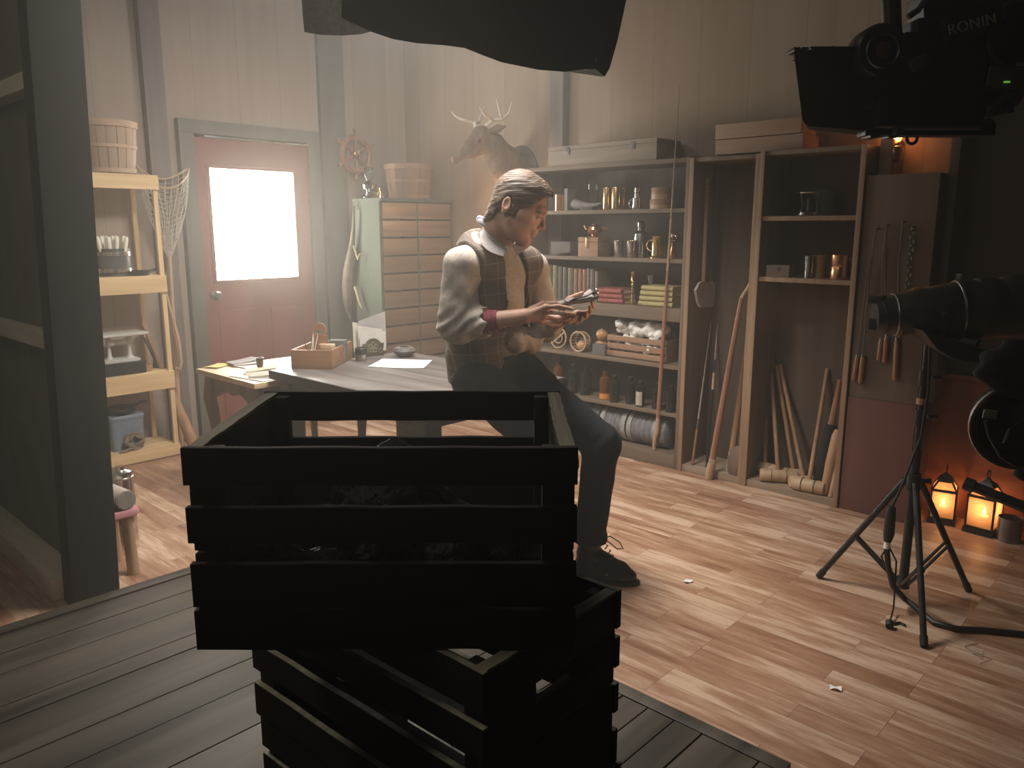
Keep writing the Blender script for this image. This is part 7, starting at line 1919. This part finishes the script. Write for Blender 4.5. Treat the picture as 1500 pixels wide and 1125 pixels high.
b = NB(); rr = [[Vector((2.25 + .169 * math.cos(a), 2.235 + .126 * math.sin(a), z)) for a in [2 * PI * j / 40 for j in range(40)]] for z in (.945, .985)]; rings(b, rr); obj('belt', b, M_darkleather, man, world=True)

# boots
M_boot = noise_mat('boot_leather', (.012, .01, .009), (.03, .025, .022), 18, rough=.3, bump=.12)
for an, toe in ((anL, V3(2.552, 1.69, .028)), (anR, V3(2.17, 1.75, .028))):
    dv = toe - an; dv[2] = 0; L_ = np.linalg.norm(dv); dv /= L_; sd = V3(-dv[1], dv[0], 0)
    lo = np.minimum(an, toe) - .12; hi = np.maximum(an, toe) + .12
    bs_ = SDF(axis((lo[0], hi[0], .004)), axis((lo[1], hi[1], .004)), axis((0, .3, .004)))
    bs_.cone(an + V3(0, 0, .15), an + V3(0, 0, .02), .05, .046, .02); bs_.cone(an + V3(0, 0, 0) - dv * .008, an - dv * .022 + V3(0, 0, -.07), .043, .04, .02)
    bs_.cone(an + dv * .02 + V3(0, 0, -.02), an + dv * (L_ * .62) + V3(0, 0, -.068), .046, .044, .025); bs_.cone(an - dv * .01 + V3(0, 0, -.07), an + dv * (L_ * .62) + V3(0, 0, -.075), .04, .042, .025)
    bs_.cone(an + dv * (L_ * .6) + V3(0, 0, -.075), an + dv * (L_ - .035) + V3(0, 0, -.082), .046, .034, .02, flat=((0, 0, 1), .8))
    bs_.boxcut(lo, hi, lambda x, y, z, d: np.maximum(d + .0015 * np.sin(150 * z) * (z > .09), .012 - z))
    bo = obj('boot', bs_.mesh('boot'), M_boot, man, world=True)
    b = NB(); o = []
    for k in range(32):
        a = 2 * PI * k / 32; c_, s__ = math.cos(a), math.sin(a); ln = (L_ + .065) / 2; wd = .044 + .006 * c_ - (.006 if abs(c_) < .4 else 0)
        q = an + dv * ((L_ - .04) / 2 + ln * c_) + sd * wd * s__; o.append((q[0], q[1]))
    prism(b, o, .001, .016); obj('sole', b, M_blackp, bo, world=True)
    b = NB()
    for k in range(5):
        h0 = an + dv * (.045 + .012 * k) + V3(0, 0, .075 - .021 * k); tube(b, [Vector(h0 + sd * .022), Vector(h0 + dv * .008 + V3(0, 0, .008)), Vector(h0 - sd * .022)], .0028, 6)
    t0 = an + dv * .055 + V3(0, 0, .07)
    lp_ = [t0, t0 + dv * .03 + V3(0, 0, .012), t0 + dv * .07 + V3(0, 0, -.008), t0 + dv * .085 + V3(0, 0, -.035), t0 + dv * .06 + V3(0, 0, -.04), t0 + dv * .035 + V3(0, 0, -.02), t0]
    tube(b, [Vector(q) for q in lp_], .0026, 6); obj('lace', b, M_redw, bo, world=True)

# the open case in his hands
dA, dB = Vector(px3(813, 448, 1.868)), Vector(px3(872, 433, 1.785))
ux_ = (dB - dA).normalized(); wv_ = ux_.cross(Vector((0, 0, 1))).normalized(); up_ = wv_.cross(ux_).normalized()
t = thing('leather_case', 'small open leather case held in both hands of the man', 'case', dA.lerp(dB, .5))
def case(u, v, h): return dA.lerp(dB, u) + wv_ * (-v) + up_ * h
b = NB(); Lc = 1
grid(b, lambda u, v: case(u, (v - .5) * .066, .004 * math.sin(6 * u) - .006 + .01 * (2 * v - 1) ** 2), 12, 8, .007); obj('cover', b, M_darkleather, t, world=True)
b = NB(); grid(b, lambda u, v: case(.3 + .66 * u, (v - .5) * .058, .004 + .012 * u + .004 * math.sin(7 * u) + .006 * (2 * v - 1) ** 2), 10, 6, .004); obj('lining', b, noise_mat('pale_lining', (.17, .14, .135), (.26, .225, .215), 20, rough=.5, bump=.1), t, world=True)
b = NB(); torus(b, case(1.02, -.01, .014), .013, .0028, ux_, 20, 8); box(b, case(.97, -.01, .012), (.012, .02, .012), bev=.003); obj('clasp', b, M_silver, t, world=True)
b = NB(); q0 = Vector(px3(810, 458, 1.845)); q1 = Vector(px3(828, 458, 1.812)); tube(b, [q0, q1], .0042, 8)
tag(obj('pencil', b, M_white, None), 'short cream pencil stub held between the fingers of the man', 'pencil')
# ================================================================ light, haze, camera
def area(name, loc, target, w, h, power, c, spread=None):
    l = bpy.data.lights.new(name, 'AREA'); l.shape = 'RECTANGLE'; l.size = w; l.size_y = h; l.energy = power; l.color = c
    if spread: l.spread = spread
    o = bpy.data.objects.new(name, l); COL.objects.link(o); o.location = loc
    o.rotation_euler = (Vector(target) - Vector(loc)).to_track_quat('-Z', 'Y').to_euler(); return o
area('soft_lamp_light', (ctr.x, ctr.y, 2.86), (ctr.x, ctr.y, 0), .8, .8, 132, (1.0, .93, .85))
area('added_fill_light', (-.5, 1.9, 3.1), (1.0, 2.3, 0.6), .5, .5, 9, (1.0, .88, .7))  # added fill out of view, lifts the platform and crate rims
bk = AD(540, -45, 4.8)
l = bpy.data.lights.new('back_lamp_light', 'POINT'); l.energy = 21; l.color = (.92, .94, 1.0); l.shadow_soft_size = .12
o = bpy.data.objects.new('back_lamp_light', l); COL.objects.link(o); o.location = bk
l = bpy.data.lights.new('added_fill_spot', 'SPOT'); l.energy = 36; l.color = (1.0, .95, .88); l.spot_size = R(24); l.spot_blend = .7; l.shadow_soft_size = .25  # added spot out of view, brightens the man's near side
o = bpy.data.objects.new('added_fill_spot', l); COL.objects.link(o); o.location = (.5, 1.9, 3.2); o.rotation_euler = (Vector((2.15, 2.12, 1.28)) - Vector((.5, 1.9, 3.2))).to_track_quat('-Z', 'Y').to_euler()
l = bpy.data.lights.new('stage_lamp_beam', 'SPOT'); l.energy = 27; l.color = (1.0, .6, .33); l.spot_size = R(38); l.spot_blend = .6; l.shadow_soft_size = .06
o = bpy.data.objects.new('stage_lamp_beam', l); COL.objects.link(o); o.location = LL(-.12); o.rotation_euler = (Vector((2.25, 2.0, 1.25)) - LL(-.12)).to_track_quat('-Z', 'Y').to_euler()
W_ = bpy.data.worlds.new('world'); SC.world = W_; W_.use_nodes = True
nt = W_.node_tree; bg = nt.nodes['Background']; bg.inputs[0].default_value = (.9, .95, 1, 1); bg.inputs[1].default_value = 0.006
vol = nt.nodes.new('ShaderNodeVolumeScatter'); vol.inputs['Color'].default_value = (1, .95, .87, 1); vol.inputs['Density'].default_value = 0.044; vol.inputs['Anisotropy'].default_value = 0.5
nt.links.new(vol.outputs[0], nt.nodes['World Output'].inputs['Volume'])

cam = bpy.data.cameras.new('camera'); co = bpy.data.objects.new('camera', cam); COL.objects.link(co)
cam.sensor_width = 36; cam.lens = 36 * F / 1500; cam.clip_start = .05; cam.clip_end = 60
co.location = (0, 0, H)
dv = Vector((fx * cp, fy * cp, -sp)); co.rotation_euler = dv.to_track_quat('-Z', 'Y').to_euler()
SC.camera = co
vs_ = SC.view_settings
vs_.view_transform = 'Standard'; vs_.look = 'None'; vs_.exposure = 0.0; vs_.gamma = 1.0; vs_.use_curve_mapping = False
